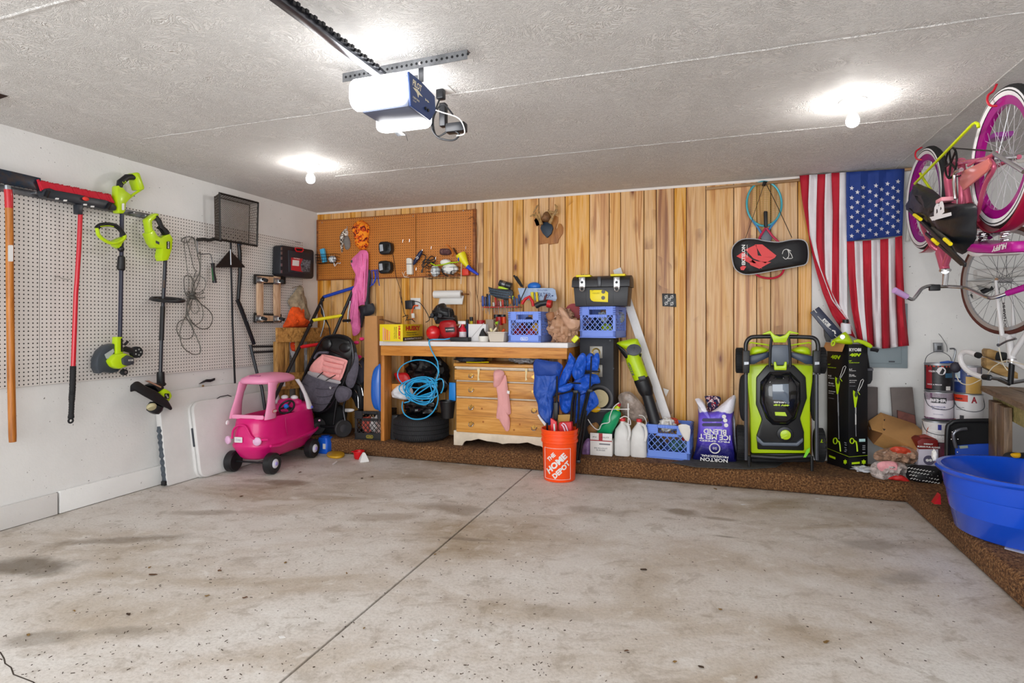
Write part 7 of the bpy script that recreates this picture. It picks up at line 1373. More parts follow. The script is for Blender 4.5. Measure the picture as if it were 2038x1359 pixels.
py(MB(), z11([(480, 400), (498, 398), (504, 432), (560, 432), (566, 398), (585, 400), (582, 466), (484, 466)]), 4.69, .03).build('latch', GRN, t, bev=.006)
for s in (-1, 1):
    X = lambda x: 530+s*(x-530)
    pf(z11([(X(620), 300), (X(690), 276), (X(755), 286), (X(775), 345), (X(700), 335), (X(640), 322)]), 4.80, .04, 6, 2, k=2).build('lime_wing', GRN, t)
    py(MB(), z11([(X(608), 318), (X(700), 338), (X(792), 355), (X(792), 420), (X(735), 418), (X(690), 395), (X(618), 362)]), 4.78, .05).build('side_shoulder', mat('#2c3a52', .35), t, bev=.006)
def wheel(t, c, ax, r, w, hub='#1d1e21', tread=True, n=28):
    o = MB().lathe([(r*.6, -w*.4), (r*.93, -w*.5), (r, -w*.36), (r, w*.36), (r*.93, w*.5), (r*.6, w*.4)], c, ax, n).build('wheel', RUB, t)
    MB().lathe([(.0001, -w*.42), (r*.6, -w*.38), (r*.6, w*.38), (.0001, w*.42)], c, ax, n).build('wheel_hub', mat(hub, .5), o)
    if tread:
        m = MB(); ax = V(ax); x_ = ax.orthogonal().normalized(); y_ = ax.cross(x_)
        for i in range(26): a = 2*math.pi*i/26; d = x_*math.cos(a)+y_*math.sin(a); m.bar(c+d*r-ax*(w*.42), c+d*r+ax*(w*.42), r*.13, .006, d)
        m.build('tread', RUB, o, sm=False)['kind'] = 'stuff'
for x, y, r, hb in ((208, 388, .098, '#1d1e21'), (852, 388, .098, '#1d1e21'), (214, 1040, .135, '#1d1e21'), (842, 1060, .125, '#b9d900')):
    wheel(t, W(*z11([(x, y)])[0], Y=4.93), (1, 0, 0), r, .06, hb)
for x in (236, 800): pf(z11([(x-36, 680), (x-28, 540), (x, 500), (x+30, 520), (x+36, 700), (x+28, 840), (x, 870), (x-26, 820)]), 4.90, .05, 7, 2).build('bag_side', mat('#1c1c1f', .8), t)
ty(MB(), z11([(850, 1030), (880, 1042), (900, 1040)]), 4.83, [.022, .015, .004], 8).build('lime_knob', GRN, t)
one(py(MB(), z11([(715, 1160), (740, 1100), (770, 1080), (760, 1120), (735, 1160)]), 4.80, .004), 'lime_tag', mat('#7ad61c', .5), 'small lime plastic tag at the mower foot', 'tag')
# pole saw boxes (one tall printed box) and what stands in it
def WN(u, v, P, n): o = V((0, 0, CH)); d = W(u, v, D=1)-o; return o+d*((V(P)-o).dot(n)/d.dot(n))
A = W(1689, 934, Y=4.95); A.z = ST+.001; B = W(1646, 917, Y=5.13); B.z = A.z; Cx = W(1727, 934, Y=5.0); Cx.z = A.z
HB_ = W(1684, 685.5, Y=4.95).z-A.z
t = T('pole_saw_box', 'tall black printed pole saw box standing right of the mower', 'box', A)
BX = mat('#0f1014', .4)
MB().prism([A, Cx, Cx+(B-A), B], (0, 0, HB_)).build('box_body', BX, t, bev=.002)
nr = V(((Cx-A).y, -(Cx-A).x, 0)).normalized(); nr = nr if nr.y < 0 else -nr; nl = V(((A-B).y, -(A-B).x, 0)).normalized(); nl = nl if nl.y < 0 else -nl
er = (Cx-A).normalized(); el_ = (A-B).normalized(); up = V((0, 0, 1)); LI = mat('#c3e812', .45); GY = mat('#8b8d92', .5)
def fp(face, z, x, y, off=.0015):
    n, P = (nr, A) if face else (nl, A); return WN(*z([(x, y)])[0], P+n*off, n)
def ft(s, face, z, x, y, wpx, hpx, m_, b=.03, sc=9.06):
    p = fp(face, z, x, y); e = er if face else el_; q0 = fp(face, z, x-wpx/2, y); q1 = fp(face, z, x+wpx/2, y); r0 = fp(face, z, x, y-hpx/2); r1 = fp(face, z, x, y+hpx/2)
    text(s, m_, t, p, e, up, (q1-q0).length, (r1-r0).length, bold=b)
def fs(face, z, pts, r, m_, nm='printed_line'): MB().tube([fp(face, z, x, y, .0012) for x, y in pts], r, 5).build(nm, m_, t)
def fq(face, z, pts, m_, nm='printed_patch'): MB().prism([fp(face, z, x, y, .0012) for x, y in pts], (nr if face else nl)*.0008).build(nm, m_, t, sm=False)
ft('RYOBI', 1, ze, 560, 235, 215, 60, WHT, .05); ft('40V', 1, ze, 566, 328, 210, 62, LI, .06); ft('10"', 1, ze, 472, 437, 55, 22, LI); ft('PRUNING POLE SAW', 1, ze, 545, 468, 185, 16, LI)
ft('9.7', 1, ze, 480, 590, 55, 26, WHT); ft('FT REACH', 1, ze, 515, 614, 115, 14, WHT); ft('70 min', 1, ze, 500, 690, 95, 26, WHT); ft('RUN TIME', 1, ze, 515, 714, 120, 14, WHT); ft('BRUSHLESS', 1, ze, 525, 788, 130, 14, WHT); ft('MOTOR', 1, ze, 510, 822, 100, 12, WHT); ft('ATTACHMENT', 1, ze, 515, 890, 110, 12, GY)
ft('40V', 0, ze, 212, 368, 180, 75, LI, .05); ft('10"', 0, ze, 95, 500, 45, 26, LI); ft('POLE SAW KIT', 0, ze, 145, 555, 145, 16, LI); ft('9.5', 0, ze, 105, 705, 55, 30, WHT); ft('FT REACH', 0, ze, 130, 748, 105, 14, WHT); ft('70 min', 0, ze, 125, 838, 90, 28, WHT); ft('RUN TIME', 0, ze, 135, 882, 110, 14, WHT); ft('BRUSHLESS', 0, ze, 145, 985, 120, 15, WHT); ft('MOTOR', 0, ze, 130, 1020, 90, 12, WHT); ft('ATTACHMENT', 0, ze, 130, 1110, 100, 12, GY)
for f, z, ox, oy, k in ((1, ze, 0, 0, 1), (0, ze, -320, -240, 1)):
    fs(f, z, [(605+ox, 975+oy), (665+ox, 790+oy), (700+ox, 765+oy), (715+ox, 785+oy), (680+ox, 880+oy), (620+ox, 985+oy)], .0022, WHT, 'bar_outline')
    fq(f, z, [(525+ox, 960+oy), (545+ox, 980+oy), (600+ox, 1000+oy), (605+ox, 1100+oy), (590+ox, 1180+oy), (575+ox, 1275+oy), (550+ox, 1275+oy), (530+ox, 1100+oy), (522+ox, 1010+oy)], LI, 'saw_picture')
    fq(f, z, [(560+ox, 990+oy), (610+ox, 980+oy), (600+ox, 1060+oy), (575+ox, 1100+oy), (545+ox, 1060+oy)], DGR, 'saw_picture'); fs(f, z, [(610+ox, 990+oy), (645+ox, 1045+oy)], .003, LI, 'saw_picture')
    t_ = 'RYOBI'
fs(1, ze, [(566, 1275), (572, 1400)], .004, GY, 'pole_picture'); fs(1, zk, [(590, 100), (592, 420)], .004, WHT, 'pole_picture'); fs(1, zk, [(592, 400), (598, 640)], .0025, GY, 'pole_picture')
fs(0, ze, [(250, 1030), (255, 1359)], .004, GY, 'pole_picture'); fs(0, zk, [(265, 0), (270, 260)], .004, GY, 'pole_picture'); fs(0, zk, [(268, 260), (278, 690)], .0025, GY, 'pole_picture')
for f, cx in ((1, 522), (0, 208)):
    fs(f, zk, [(cx+36*math.cos(a), 725+(48 if f else 55)*math.sin(a)) for a in [i*math.pi/8 for i in range(17)]], .004, LI, 'grip_picture')
    fs(f, zk, [(cx+40, 720), (cx+75, 740), (cx+90, 800), (cx+100, 920)], .006, LI, 'grip_picture')
fs(1, zk, [(470, 1022), (812, 995)], .0014, LI); fs(0, zk, [(68, 865), (470, 1022)], .0014, LI)
fq(1, zk, [(515, 1125), (665, 1112), (665, 1150), (518, 1162)], LI); fq(0, zk, [(95, 985), (212, 1030), (212, 1068), (98, 1025)], LI)
for f, cx, cy in ((1, 740, 1118), (0, 395, 1115)): fq(f, zk, [(cx+(48 if i % 2 else 30)*math.cos(i*math.pi/6)*(1 if f else .8), cy+(50 if i % 2 else 32)*math.sin(i*math.pi/6)) for i in range(12)], LI, 'burst_mark')
fq(1, zk, [(655, 688), (768, 684), (768, 738), (655, 740)], mat('#bfe6e6', .5)); 
for y in (815, 850, 885, 945): fq(1, zk, [(715, y-10), (768, y-12), (768, y+8), (718, y+8)], GY)
for y, x in ((760, 400), (800, 405), (850, 400), (890, 410), (920, 398)): fq(0, zk, [(x-20, y-14), (x+20, y-2), (x+15, y+14), (x-18, y+2)], GY)
m = MB(); m.prism([W(*p, Y=y) for p, y in zip(zh([(590, 1100), (1110, 1150), (1035, 1359), (500, 1330)]), (5.10, 4.96, 4.92, 5.06))], (0, .004, 0)); m.build('open_flap', CB, t)
t = T('chainsaw', 'lime chainsaw head with dark blue blade cover sticking out of the pole saw box', 'saw', W(1685, 690, Y=5.0))
py(MB(), zh([(175, 300), (405, 138), (1040, 850), (880, 965), (760, 1030), (600, 820)]), 5.03, .02).build('blade_cover', mat('#1c2340', .4), t, bev=.003)
py(MB(), zh([(545, 740), (740, 1000), (720, 1100), (620, 1090), (560, 930)]), 5.04, .03).build('black_strap', BLK, t)
text('RYOBI', WHT, t, W(*zh([(610, 570)])[0], Y=5.027), V((.66, 0, -.75)), V((.75, 0, .66)), .215*.95*.28*4.5/4.6*.42+.045, .028, bold=.05)
for p, r in ((((370, 395), (640, 690), (740, 760)), .0022), (((280, 215), (330, 290), (355, 300)), .003), (((760, 780), (830, 800), (850, 880)), .006), (((820, 900), (890, 970)), .0022)): ty(MB(), zh(p), 5.026, r, 5).build('white_print', WHT, t)
pf(zh([(750, 1060), (860, 985), (1080, 830), (1150, 840), (1240, 950), (1330, 1130), (1180, 1160), (860, 1120), (800, 1120)]), 4.97, .035, 6, 2, k=2).build('lime_housing', GRN, t)
ty(MB(), zh([(780, 1080), (830, 1090), (810, 1170), (760, 1190), (750, 1130)]), 4.93, .006, 6, True, 3).build('lime_ring', GRN, t)
disc(MB(), W(*zh([(1040, 955)])[0], Y=4.935), (0, -1, 0), .017, .004, 14).build('chrome_cap', CHR, t)
ty(MB(), zh([(1340, 1085), (1450, 1060), (1620, 1110), (1750, 1180), (1830, 1230)]), 4.98, [.010, .014, .016, .017, .012], 10).build('lime_handle', GRN, t)
t = one(ty(MB(), z11([(1250, 300), (1290, 305), (1310, 312)]), 4.98, .014, 8), 'black_grip_end', BLK, 'black rubber grip end lying behind the lime saw handle', 'grip')
t = T('spray_can', 'white spray can with black cap standing in the pole saw box before the flag', 'spray can', W(1684, 665, Y=5.06))
ty(MB(), zh([(1130, 590), (1128, 600), (1140, 880)]), 5.06, [.028, .034, .036], 18).build('can_body', mat('#e3e0ea', .4), t); ty(MB(), zh([(1125, 485), (1130, 585)]), 5.06, .022, 14).build('cap', BLKM, t)
t = T('hanging_strap', 'black nylon strap and pouch hanging at the right of the pole saw box', 'strap', W(1735, 720, Y=5.05))
ty(MB(), z11([(1195, 255), (1215, 350), (1235, 450)]), 5.03, [.03, .026, .02], 6, fl=.4).build('strap_web', mat('#1b1b1f', .8), t)
py(MB(), z11([(1212, 440), (1270, 448), (1266, 545), (1250, 575), (1215, 582)]), 5.03, .05).build('pouch', mat('#222226', .8), t, bev=.008); py(MB(), z11([(1208, 450), (1272, 452), (1272, 470), (1210, 470)]), 5.025, .005).build('pouch_band', mat('#56565c', .7), t)
one(one and MB().blob(W(*z11([(1170, 1260)])[0], Y=4.93)+V((.03, 0, .01)), (.09, .06, .02), 3, .4, crease=.3, flat=ST+.001), 'white_plastic', mat('#d5d7dc', .5), 'white plastic wrap under the foot of the pole saw box', 'wrap')
for k, (p, c, nm) in enumerate((([(90, 838), (188, 842), (190, 1010), (185, 1110), (95, 1110)], '#5f5553', 'left grey board standing against the wall, half hidden'), ([(290, 845), (465, 842), (495, 1140), (420, 1160), (308, 1090)], '#675c58', 'right grey board leaning against the wall'))):
    one(py(MB(), z15(p), 5.17, .02), 'grey_board', mat(c, .6, mot=.15, ms=6), nm, 'board', bev=.002)
one(py(MB(), z15([(345, 1025), (480, 1065), (492, 1140), (350, 1100)]), 5.14, .02), 'reddish_board', mat('#6f4038', .7, mot=.3, ms=20), 'short reddish brown board in front of the right grey board', 'board')
# wall outlet box and gooseneck
t = T('wall_outlet', 'grey metal outlet box on the white wall above the paint cans', 'outlet', W(1866, 692, Y=BY))
py(MB(), z15([(612, 465), (742, 465), (742, 575), (612, 575)]), BY-.004, .003).build('back_plate', mat('#dcdad8', .5), t); py(MB(), z15([(638, 488), (705, 488), (712, 560), (642, 562)]), BY-.04, .036).build('outlet_box', mat('#8a8c90', .4, .5), t, bev=.003)
py(MB(), z15([(662, 512), (695, 512), (695, 545), (662, 545)]), BY-.043, .004).build('socket_face', mat('#2a2b2e', .5), t)
ty(MB(), z15([(672, 415), (700, 450), (735, 510), (740, 560)]), BY-.02, .0016, 5, k=4).build('wire', DGR, t)
one(ty(MB(), z15([(760, 535), (795, 535), (805, 560), (795, 610), (785, 660)]), 5.234, .006, 8, k=4), 'steel_hook_rod', STL, 'curved steel rod rising behind the paint cans', 'rod')
# paint cans
def can(x, yt, yb, w, Y, label, base, bands, texts=(), handle=True, rim='#a9abb0'):
    a = W(*z15([(x-w/2, yb)])[0], Y=Y); b = W(*z15([(x+w/2, yb)])[0], Y=Y); top = W(*z15([(x, yt)])[0], Y=Y); r = (b.x-a.x)/2*.985; c = V(((a.x+b.x)/2, Y+.0, a.z)); h = top.z-a.z
    t = T('paint_can', label, 'paint can', c, 'stacked paint cans')
    MB().lathe([(r*.97, .001), (r, .006), (r, h-.008), (r*1.03, h-.006), (r*1.03, h-.001), (r*.92, h-.001), (r*.9, h-.008), (.0001, h-.008)], c, n=32).build('can_body', mat(rim, .35, .6), t)
    for z0, z1, col, mt in bands: MB().lathe([(r*1.004, h*z0), (r*1.004, h*z1)], c, n=32).build('label_band', mat(col, .4, mot=mt, ms=22) if mt else mat(col, .4), t)
    va = math.atan2(-c.x, c.y)
    for s, a0, z, w_, h_, col in texts:
        def fn(q, p, a0=a0, z=z): an = va+a0+q/r; return c+V((r*1.012*math.sin(an), -r*1.012*math.cos(an), h*z+p))
        text(s, mat(col, .5), t, c, (1, 0, 0), (0, 0, 1), w_, h_, fn=fn, bold=.04)
    if handle: MB().tube(cr([c+V((-r*1.03, 0, h*.9)), c+V((-r*.9, -r*.6, h*.5)), c+V((0, -r*1.1, h*.38)), c+V((r*.9, -r*.6, h*.5)), c+V((r*1.03, 0, h*.9))], 5), .0022, 6).build('bail_handle', DGR, t)
    return t, c, r, h, va
CYc = 4.92
t, c, r, h, va = can(670, 648, 866, 222, CYc, 'dark multicoloured paint can on top of the left stack', None, [(.04, .93, '#1d1a20', .6)], [('COLOR PLUS', -.3, .72, .07, .012, '#e4dfe4'), ('DECK & FENCE', -.3, .25, .09, .009, '#cfc9cf')], False)
def patch(t, c, r, h, va, a0, a1, z0, z1, col, nm='label_patch'):
    m = MB(); m.grid(lambda u, v: c+V((r*1.009*math.sin(va+a0+(a1-a0)*u), -r*1.009*math.cos(va+a0+(a1-a0)*u), h*(z0+(z1-z0)*v))), 8, 1); m.open = True; m.build(nm, mat(col, .45), t)
patch(t, c, r, h, va, -1.0, -.45, .1, .88, '#8e1f28'); patch(t, c, r, h, va, -1.2, 1.2, .87, .92, '#b03a2a'); patch(t, c, r, h, va, .55, .95, .06, .2, '#dcd9d6'); patch(t, c, r, h, va, .5, 1.2, .5, .66, '#2f5a78')
m = MB(); m.add([c+V((r*1.015*math.sin(va+.22+.32*math.cos(a)), -r*1.015*math.cos(va+.22+.32*math.cos(a)), h*.74+.028*math.sin(a))) for a in [i*math.pi/10 for i in range(20)]], [tuple(range(20))]); m.build('white_dot', mat('#e0dadd', .5), t, sm=False)
MB().tube(cr([c+V((-r, 0, h*.95)), c+V((-r*.8, 0, h*1.25)), c+V((0, 0, h*1.42)), c+V((r*.8, 0, h*1.25)), c+V((r, 0, h*.95))], 5), .0022, 6).build('bail_handle', DGR, t)
MB().tube([c+V((.0, -.03, h+.004)), c+V((.045, -.04, h+.010)), c+V((.085, -.02, h+.008))], [.006, .010, .005], 8).build('blue_opener', mat('#1c4fa8', .4), t)
t, c, r, h, va = can(672, 872, 1085, 226, CYc, 'white and purple paint can, second from the top of the left stack', None, [(.04, .97, '#e6dfe8', .0), (.70, .955, '#7c1a6e', 0), (.02, .07, '#6a1660', 0)], [('BEHR', -.02, .70, .10, .022, '#e9e4ea'), ('PREMIUM PLUS', -.02, .62, .09, .008, '#17171c'), ('INTERIOR', 0, .47, .085, .011, '#8a88a8'), ('EGGSHELL', 0, .39, .075, .010, '#8a88a8'), ('ENAMEL', 0, .2, .06, .006, '#a8a4bc')])
patch(t, c, r, h, va, -.5, .55, .62, .80, '#1a1a20', 'badge')
t, c, r, h, va = can(655, 1100, 1262, 224, CYc, 'white paint can with orange oval label, third in the left stack', None, [(.04, .92, '#e0dcdc', 0)], [('ULTRA', .05, .30, .09, .026, '#f1eeee'), ('EXTERIOR', -.1, .55, .07, .012, '#f1eeee')])
m = MB(); m.add([c+V((r*1.006*math.sin(va+.1+.85*math.cos(a)), -r*1.006*math.cos(va+.1+.85*math.cos(a)), h*(.45+.4*math.sin(a)))) for a in [i*math.pi/14 for i in range(28)]], [tuple(range(28))]); m.build('orange_oval', mat('#c4572f', .5), t, sm=False); patch(t, c, r, h, va, .1, .35, .6, .85, '#2a2f8c', 'blue_square')
can(650, 1270, 1430, 226, CYc, 'grey white paint can low in the left stack, mostly hidden', None, [(.1, .9, '#b9babd', .2)], ()); can(650, 1435, 1600, 226, CYc, 'purple labelled paint can at the bottom of the left stack', None, [(.1, .9, '#5b1a3c', .2)], ())
t, c, r, h, va = can(900, 668, 884, 222, CYc+.02, 'blue and gold stain can on top of the right stack', None, [(.04, .95, '#253a78', .4)], [('STAIN', -.75, .45, .05, .014, '#cfd8ea')], False)
patch(t, c, r, h, va, -.1, 1.3, .02, .62, '#c49a4c'); patch(t, c, r, h, va, .0, .7, .68, .95, '#d6cdd4'); patch(t, c, r, h, va, .72, 1.2, .66, .95, '#8d8486'); patch(t, c, r, h, va, -1.0, -.5, .55, .8, '#c9dbe8')
t, c, r, h, va = can(905, 888, 1100, 234, CYc, 'white and orange paint can, lower in the right stack', None, [(.04, .97, '#e2dfe0', 0)], [('PRIMER', -.62, .82, .05, .012, '#1c1c20'), ('A', .42, .80, .035, .045, '#a01c2c'), ('SEALER', -.5, .50, .05, .006, '#8c8a8c'), ('STAIN BLOCKER', -.5, .42, .06, .006, '#8c8a8c')])
patch(t, c, r, h, va, -1.35, .0, .72, .97, '#d63a1c'); patch(t, c, r, h, va, -1.3, 1.3, .01, .06, '#c8341c'); patch(t, c, r, h, va, -.55, -.25, .08, .22, '#34343a', 'barcode')
can(905, 1110, 1330, 234, CYc, 'plain can at the base of the right stack behind the folded chair', None, [(.05, .95, '#8f8f95', .2)], ())
can(905, 1335, 1560, 234, CYc, 'bottom can of the right stack hidden behind the folded chair', None, [(.05, .95, '#77777d', .2)], ())
# open cardboard box lying tilted
t = T('open_cardboard_box', 'open brown cardboard box lying tilted beside the pole saw box', 'cardboard box', W(1775, 900, Y=4.95))
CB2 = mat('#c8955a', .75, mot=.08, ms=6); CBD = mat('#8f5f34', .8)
def quad(pts, Ys, m_, nm, th=.004): MB().prism([W(*p, Y=y) for p, y in zip(z12(pts), Ys)], (0, th, 0)).build(nm, m_, t)
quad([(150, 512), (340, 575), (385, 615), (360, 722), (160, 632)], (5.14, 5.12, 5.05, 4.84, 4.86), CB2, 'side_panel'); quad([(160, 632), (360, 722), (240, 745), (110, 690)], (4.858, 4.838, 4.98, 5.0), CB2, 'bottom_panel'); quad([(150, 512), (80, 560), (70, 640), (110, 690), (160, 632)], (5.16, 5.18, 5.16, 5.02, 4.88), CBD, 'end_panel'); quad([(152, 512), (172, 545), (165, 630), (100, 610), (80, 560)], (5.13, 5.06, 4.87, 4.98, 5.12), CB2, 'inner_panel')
for p in (((165, 552), (175, 548), (172, 562)), ((160, 602), (178, 606), (168, 615)), ((80, 590), (95, 602), (86, 612))): quad(p, (4.84, 4.84, 4.84), mat('#2a1c12', .8), 'slot', .002)
t = T('garbage_disposal_box', 'dark red and white carton with a round picture below the paint cans', 'carton', W(1848, 925, Y=4.80))
zr = z18; py(MB(), zr([(238, 262), (425, 258), (425, 425), (228, 425)]), 4.80, .14).build('carton_body', mat('#c9c3d2', .5), t, bev=.002); py(MB(), zr([(222, 185), (265, 160), (420, 175), (425, 262), (238, 262)]), 4.797, .15).build('red_top', mat('#7c1210', .5), t, bev=.002)
text('MERIT', WHT, t, W(*zr([(330, 212)])[0], Y=4.795), (1, 0, 0), (0, 0, 1), .055, .010, bold=.04); text("BURN'S PUR ALGAES", WHT, t, W(*zr([(332, 240)])[0], Y=4.795), (1, 0, 0), (0, 0, 1), .135, .012, bold=.04)
disc(MB(), W(*zr([(335, 368)])[0], Y=4.799), (0, -1, 0), .034, .001, 22).build('round_picture', mat('#57516a', .5), t); 
for x in (318, 350): disc(MB(), W(*zr([(x, 368)])[0], Y=4.797), (0, -1, 0), .010, .001, 12).build('white_mark', WHT, t)
one(py(MB(), zr([(240, 130), (300, 120), (400, 160), (490, 165), (488, 200), (420, 175), (330, 150), (250, 150)]), 4.84, .02), 'dark_red_panel', mat('#8e3a30', .6), 'dark red torn carton flap under the third paint can', 'flap')
one(MB().box(0, .10, 0, .12, 0, .16, at(*(W(*zr([(428, 425)])[0], Y=4.82)))), 'purple_red_carton', mat('#5d1230', .5, mot=.4, ms=20), 'dark purple carton right of the red and white carton', 'carton', bev=.002)
# plastic bags and patterned bag
CLR = mat('#c4b7b2', .2, mot=.45, ms=22, bump=.4, bs=30)
one(pf(z12([(110, 770), (118, 735), (170, 715), (230, 705), (300, 700), (370, 735), (375, 765), (330, 800), (250, 800), (160, 795)]), 4.86, .07, 12, 5, .07), 'grocery_bag', mat('#b08d76', .3, mot=.5, ms=22, bump=.4, bs=30), 'brownish clear plastic grocery bag on top of the other bag', 'bag', ang=14)
one(pf(z12([(90, 820), (120, 790), (200, 790), (285, 800), (305, 850), (320, 905), (250, 900), (160, 893), (100, 870)]), 4.79, .06, 12, 8, .06), 'grocery_bag', CLR, 'clear plastic grocery bag with pink and red goods on the step', 'bag', ang=14)
one(pf(z12([(130, 800), (180, 785), (240, 795), (245, 835), (190, 850), (140, 835)]), 4.735, .025, 6, 2, .02), 'pink_package', mat('#f0a5ac', .6, mot=.15, ms=20), 'pale pink package inside the clear grocery bag', 'package')
one(pf(z12([(190, 885), (240, 865), (280, 870), (318, 908), (260, 898)]), 4.735, .015, 5, 3, .012), 'red_package', mat('#c41e1c', .5), 'red package at the bottom of the clear grocery bag', 'package')
one(pf(z12([(200, 720), (235, 703), (300, 715), (320, 740), (250, 745)]), 4.80, .02, 6, 3, .02), 'orange_red_package', mat('#d5482c', .5, mot=.2, ms=20), 'orange red package on top of the brownish grocery bag', 'package')
t = T('patterned_bag', 'black bag with white dash pattern lying on the step by the tub', 'bag', W(1835, 955, Y=4.75))
pf(z12([(292, 840), (310, 812), (380, 808), (450, 815), (490, 830), (490, 915), (430, 915), (330, 900), (295, 875)]), 4.78, .08, 8, 4, .01, power=.4).build('bag_body', mat('#131316', .6), t)
m = MB()
for i in range(10):
    for j in range(4):
        p = W(*z12([(308+i*17+j*5, 826+j*20+i*3)])[0], Y=4.70+abs(i-5)*.004); m.bar(p+V((-.008, 0, 0)), p+V((.006, -.001, .007)), .004, .004)
m.build('white_dashes', WHT, t, sm=False)
# folded black and blue chair
t = T('folding_chair', 'black framed folding chair with blue seat standing before the right paint cans', 'folding chair', W(1925, 930, Y=4.60))
pf(z12([(520, 600), (535, 570), (570, 550), (790, 548), (800, 800), (520, 800)]), 4.66, .03, 6, 1, .003, k=1, power=.3).build('black_cloth', mat('#131316', .85), t)
py(MB(), z12([(572, 700), (700, 690), (798, 688), (805, 830), (575, 830)]), 4.61, .02).build('blue_cloth', mat('#1a50c8', .6), t, bev=.004)
ty(MB(), z12([(522, 790), (525, 610), (545, 575), (590, 560), (800, 556)]), 4.60, .014, 10, k=4).build('outer_frame', BLK, t)
ty(MB(), z12([(575, 712), (560, 650), (565, 625), (595, 608), (635, 603)]), 4.585, .011, 10, k=4).build('grey_tube', mat('#6e7078', .25, .6), t)
py(MB(), z12([(592, 700), (640, 698), (642, 712), (596, 716)]), 4.60, .004).build('label', mat('#a9b8ac', .5), t)
for x, y in ((553, 622), (573, 614), (548, 663), (585, 662), (582, 735)): MB().ball(W(*z12([(x, y)])[0], Y=4.57), .005, 8).build('rivet', CHR, t)
# wooden bench at the right
a0, a1 = W(1952, 768, Z=.82), W(2038, 805, Z=.82); e = (a0-a1).normalized(); nb = V((e.y, -e.x, 0)); nb = nb if nb.x > 0 else -nb
t = T('weathered_bench', 'weathered grey brown wooden bench on the right platform under the road bicycle', 'bench', a0+nb*.2-e*.5-V((0, 0, .68)))
for k in range(4): s0 = a1-e*1.6+nb*(.003+.15*k); MB().prism([s0, s0+e*(1.6+(a0-a1).length+.03), s0+e*(1.6+(a0-a1).length+.03)+nb*.144, s0+nb*.144], (0, 0, -.036)).build('top_plank', GRY, t, bev=.004)
for q, wd_ in (((1975, 2012), 0), ((2022, 2060), 1)):
    p0 = WN(q[0], 860, a0+V((0, 0, 0))+nb*.01, nb) if 0 else None
    u0 = [a1+e*((a0-a1).length-.0) for _ in (0,)][0]
for k, off in enumerate((.17, .40, 1.5)): p = a0-e*off; MB().prism([p+nb*.01, p-e*.17+nb*.01, p-e*.17+nb*.05, p+nb*.05], (0, 0, -(.82-ST-.001))).xf(at(0, 0, -.037)).build('leg_board', GRW, t, bev=.004)
for v in t.children:
    if v.name.startswith('leg_board'): v.scale = (1, 1, .945)
MB().prism([a0-e*.05+nb*.055, a0-e*1.9+nb*.055, a0-e*1.9+nb*.09, a0-e*.05+nb*.09], (0, 0, -.12)).xf(at(0, 0, -.038)).build('apron_board', wood('yellowish_board', '#c8bd7c', '#b0a566', '#7f7748', (4, 30, 30), False), t, bev=.003)
for k, (p, zc, lb) in enumerate((([(438, 250), (465, 228), (580, 262), (640, 280), (700, 330), (700, 420), (600, 400), (440, 340)], 4.95, 'upper'), ([(430, 350), (560, 410), (700, 470), (860, 560), (860, 640), (700, 610), (560, 560), (430, 490)], 4.88, 'lower'))):
    one(py(MB(), zi(p), zc, .09), 'timber_offcut', wood('timber_%d' % k, '#c9a368', '#b08a50', '#7a5c30', (4, 30, 30), False), lb+' of two stacked timber offcuts behind the road bicycle', 'timber', bev=.004)
one(pf(zi([(560, 300), (575, 275), (620, 272), (708, 290), (700, 350), (690, 392), (600, 390), (548, 375)]), 4.86, .04, 6, 3, .01), 'dark_clamp_pad', mat('#1f2326', .7), 'black rubber pad on the upper timber offcut', 'pad')
# black and yellow bag under the bench
t = T('tool_bag', 'black tool case with yellow latch under the bench beside the tub', 'tool bag', W(2015, 915, Y=4.1))
pf(z12([(832, 790), (840, 750), (870, 735), (930, 738), (990, 745), (990, 830), (900, 830), (840, 825)]), 4.10, .06, 7, 2, .004).build('bag_body', mat('#232427', .6), t)
pf(z12([(880, 745), (925, 738), (940, 745), (935, 765), (900, 768)]), 4.03, .015, 5, 2).build('yellow_latch', mat('#f0b400', .4), t)
# big blue tub
c = V((1.53, 3.70, ST+.002)); BT_ = mat('#0f52d8', .22, coat=.4)
t = T('blue_tub', 'large round blue plastic tub on the right platform', 'tub', c)
MB().lathe([(.27, 0), (.292, .012), (.312, .110), (.3155, .112), (.317, .116), (.332, .215), (.3355, .217), (.337, .221), (.35, .308), (.372, .312), (.380, .326), (.372, .338), (.35, .338), (.34, .326), (.27, .012), (.0001, .01)], c, n=72).build('tub_body', BT_, t, ang=50)
a_ = math.radians(215); p = c+V((.362*math.cos(a_), .362*math.sin(a_), .355)); 
one(MB().blob(c+V((-.375, -.03+.10, .375)), (.012, .02, .03), 3, .3), 'white_wrap', WHT, 'small white wrap on the rim of the blue tub', 'wrap')
one(MB().prism([c+V(q) for q in ((-.18, -.24, 0), (.02, -.40, 0), (.25, -.42, 0), (.3, -.1, 0), (-.1, -.05, 0))], (0, 0, -.0015)), 'paper_sheet', mat('#d8dde0', .6), 'pale paper sheets under the blue tub', 'paper')
one(MB().prism(tr([(1859, 1003), (1873, 1004), (1872, 984)], Y=3.98), (0, .05, 0)), 'red_wedge', RED, 'small red plastic wedge beside the blue tub', 'wedge')
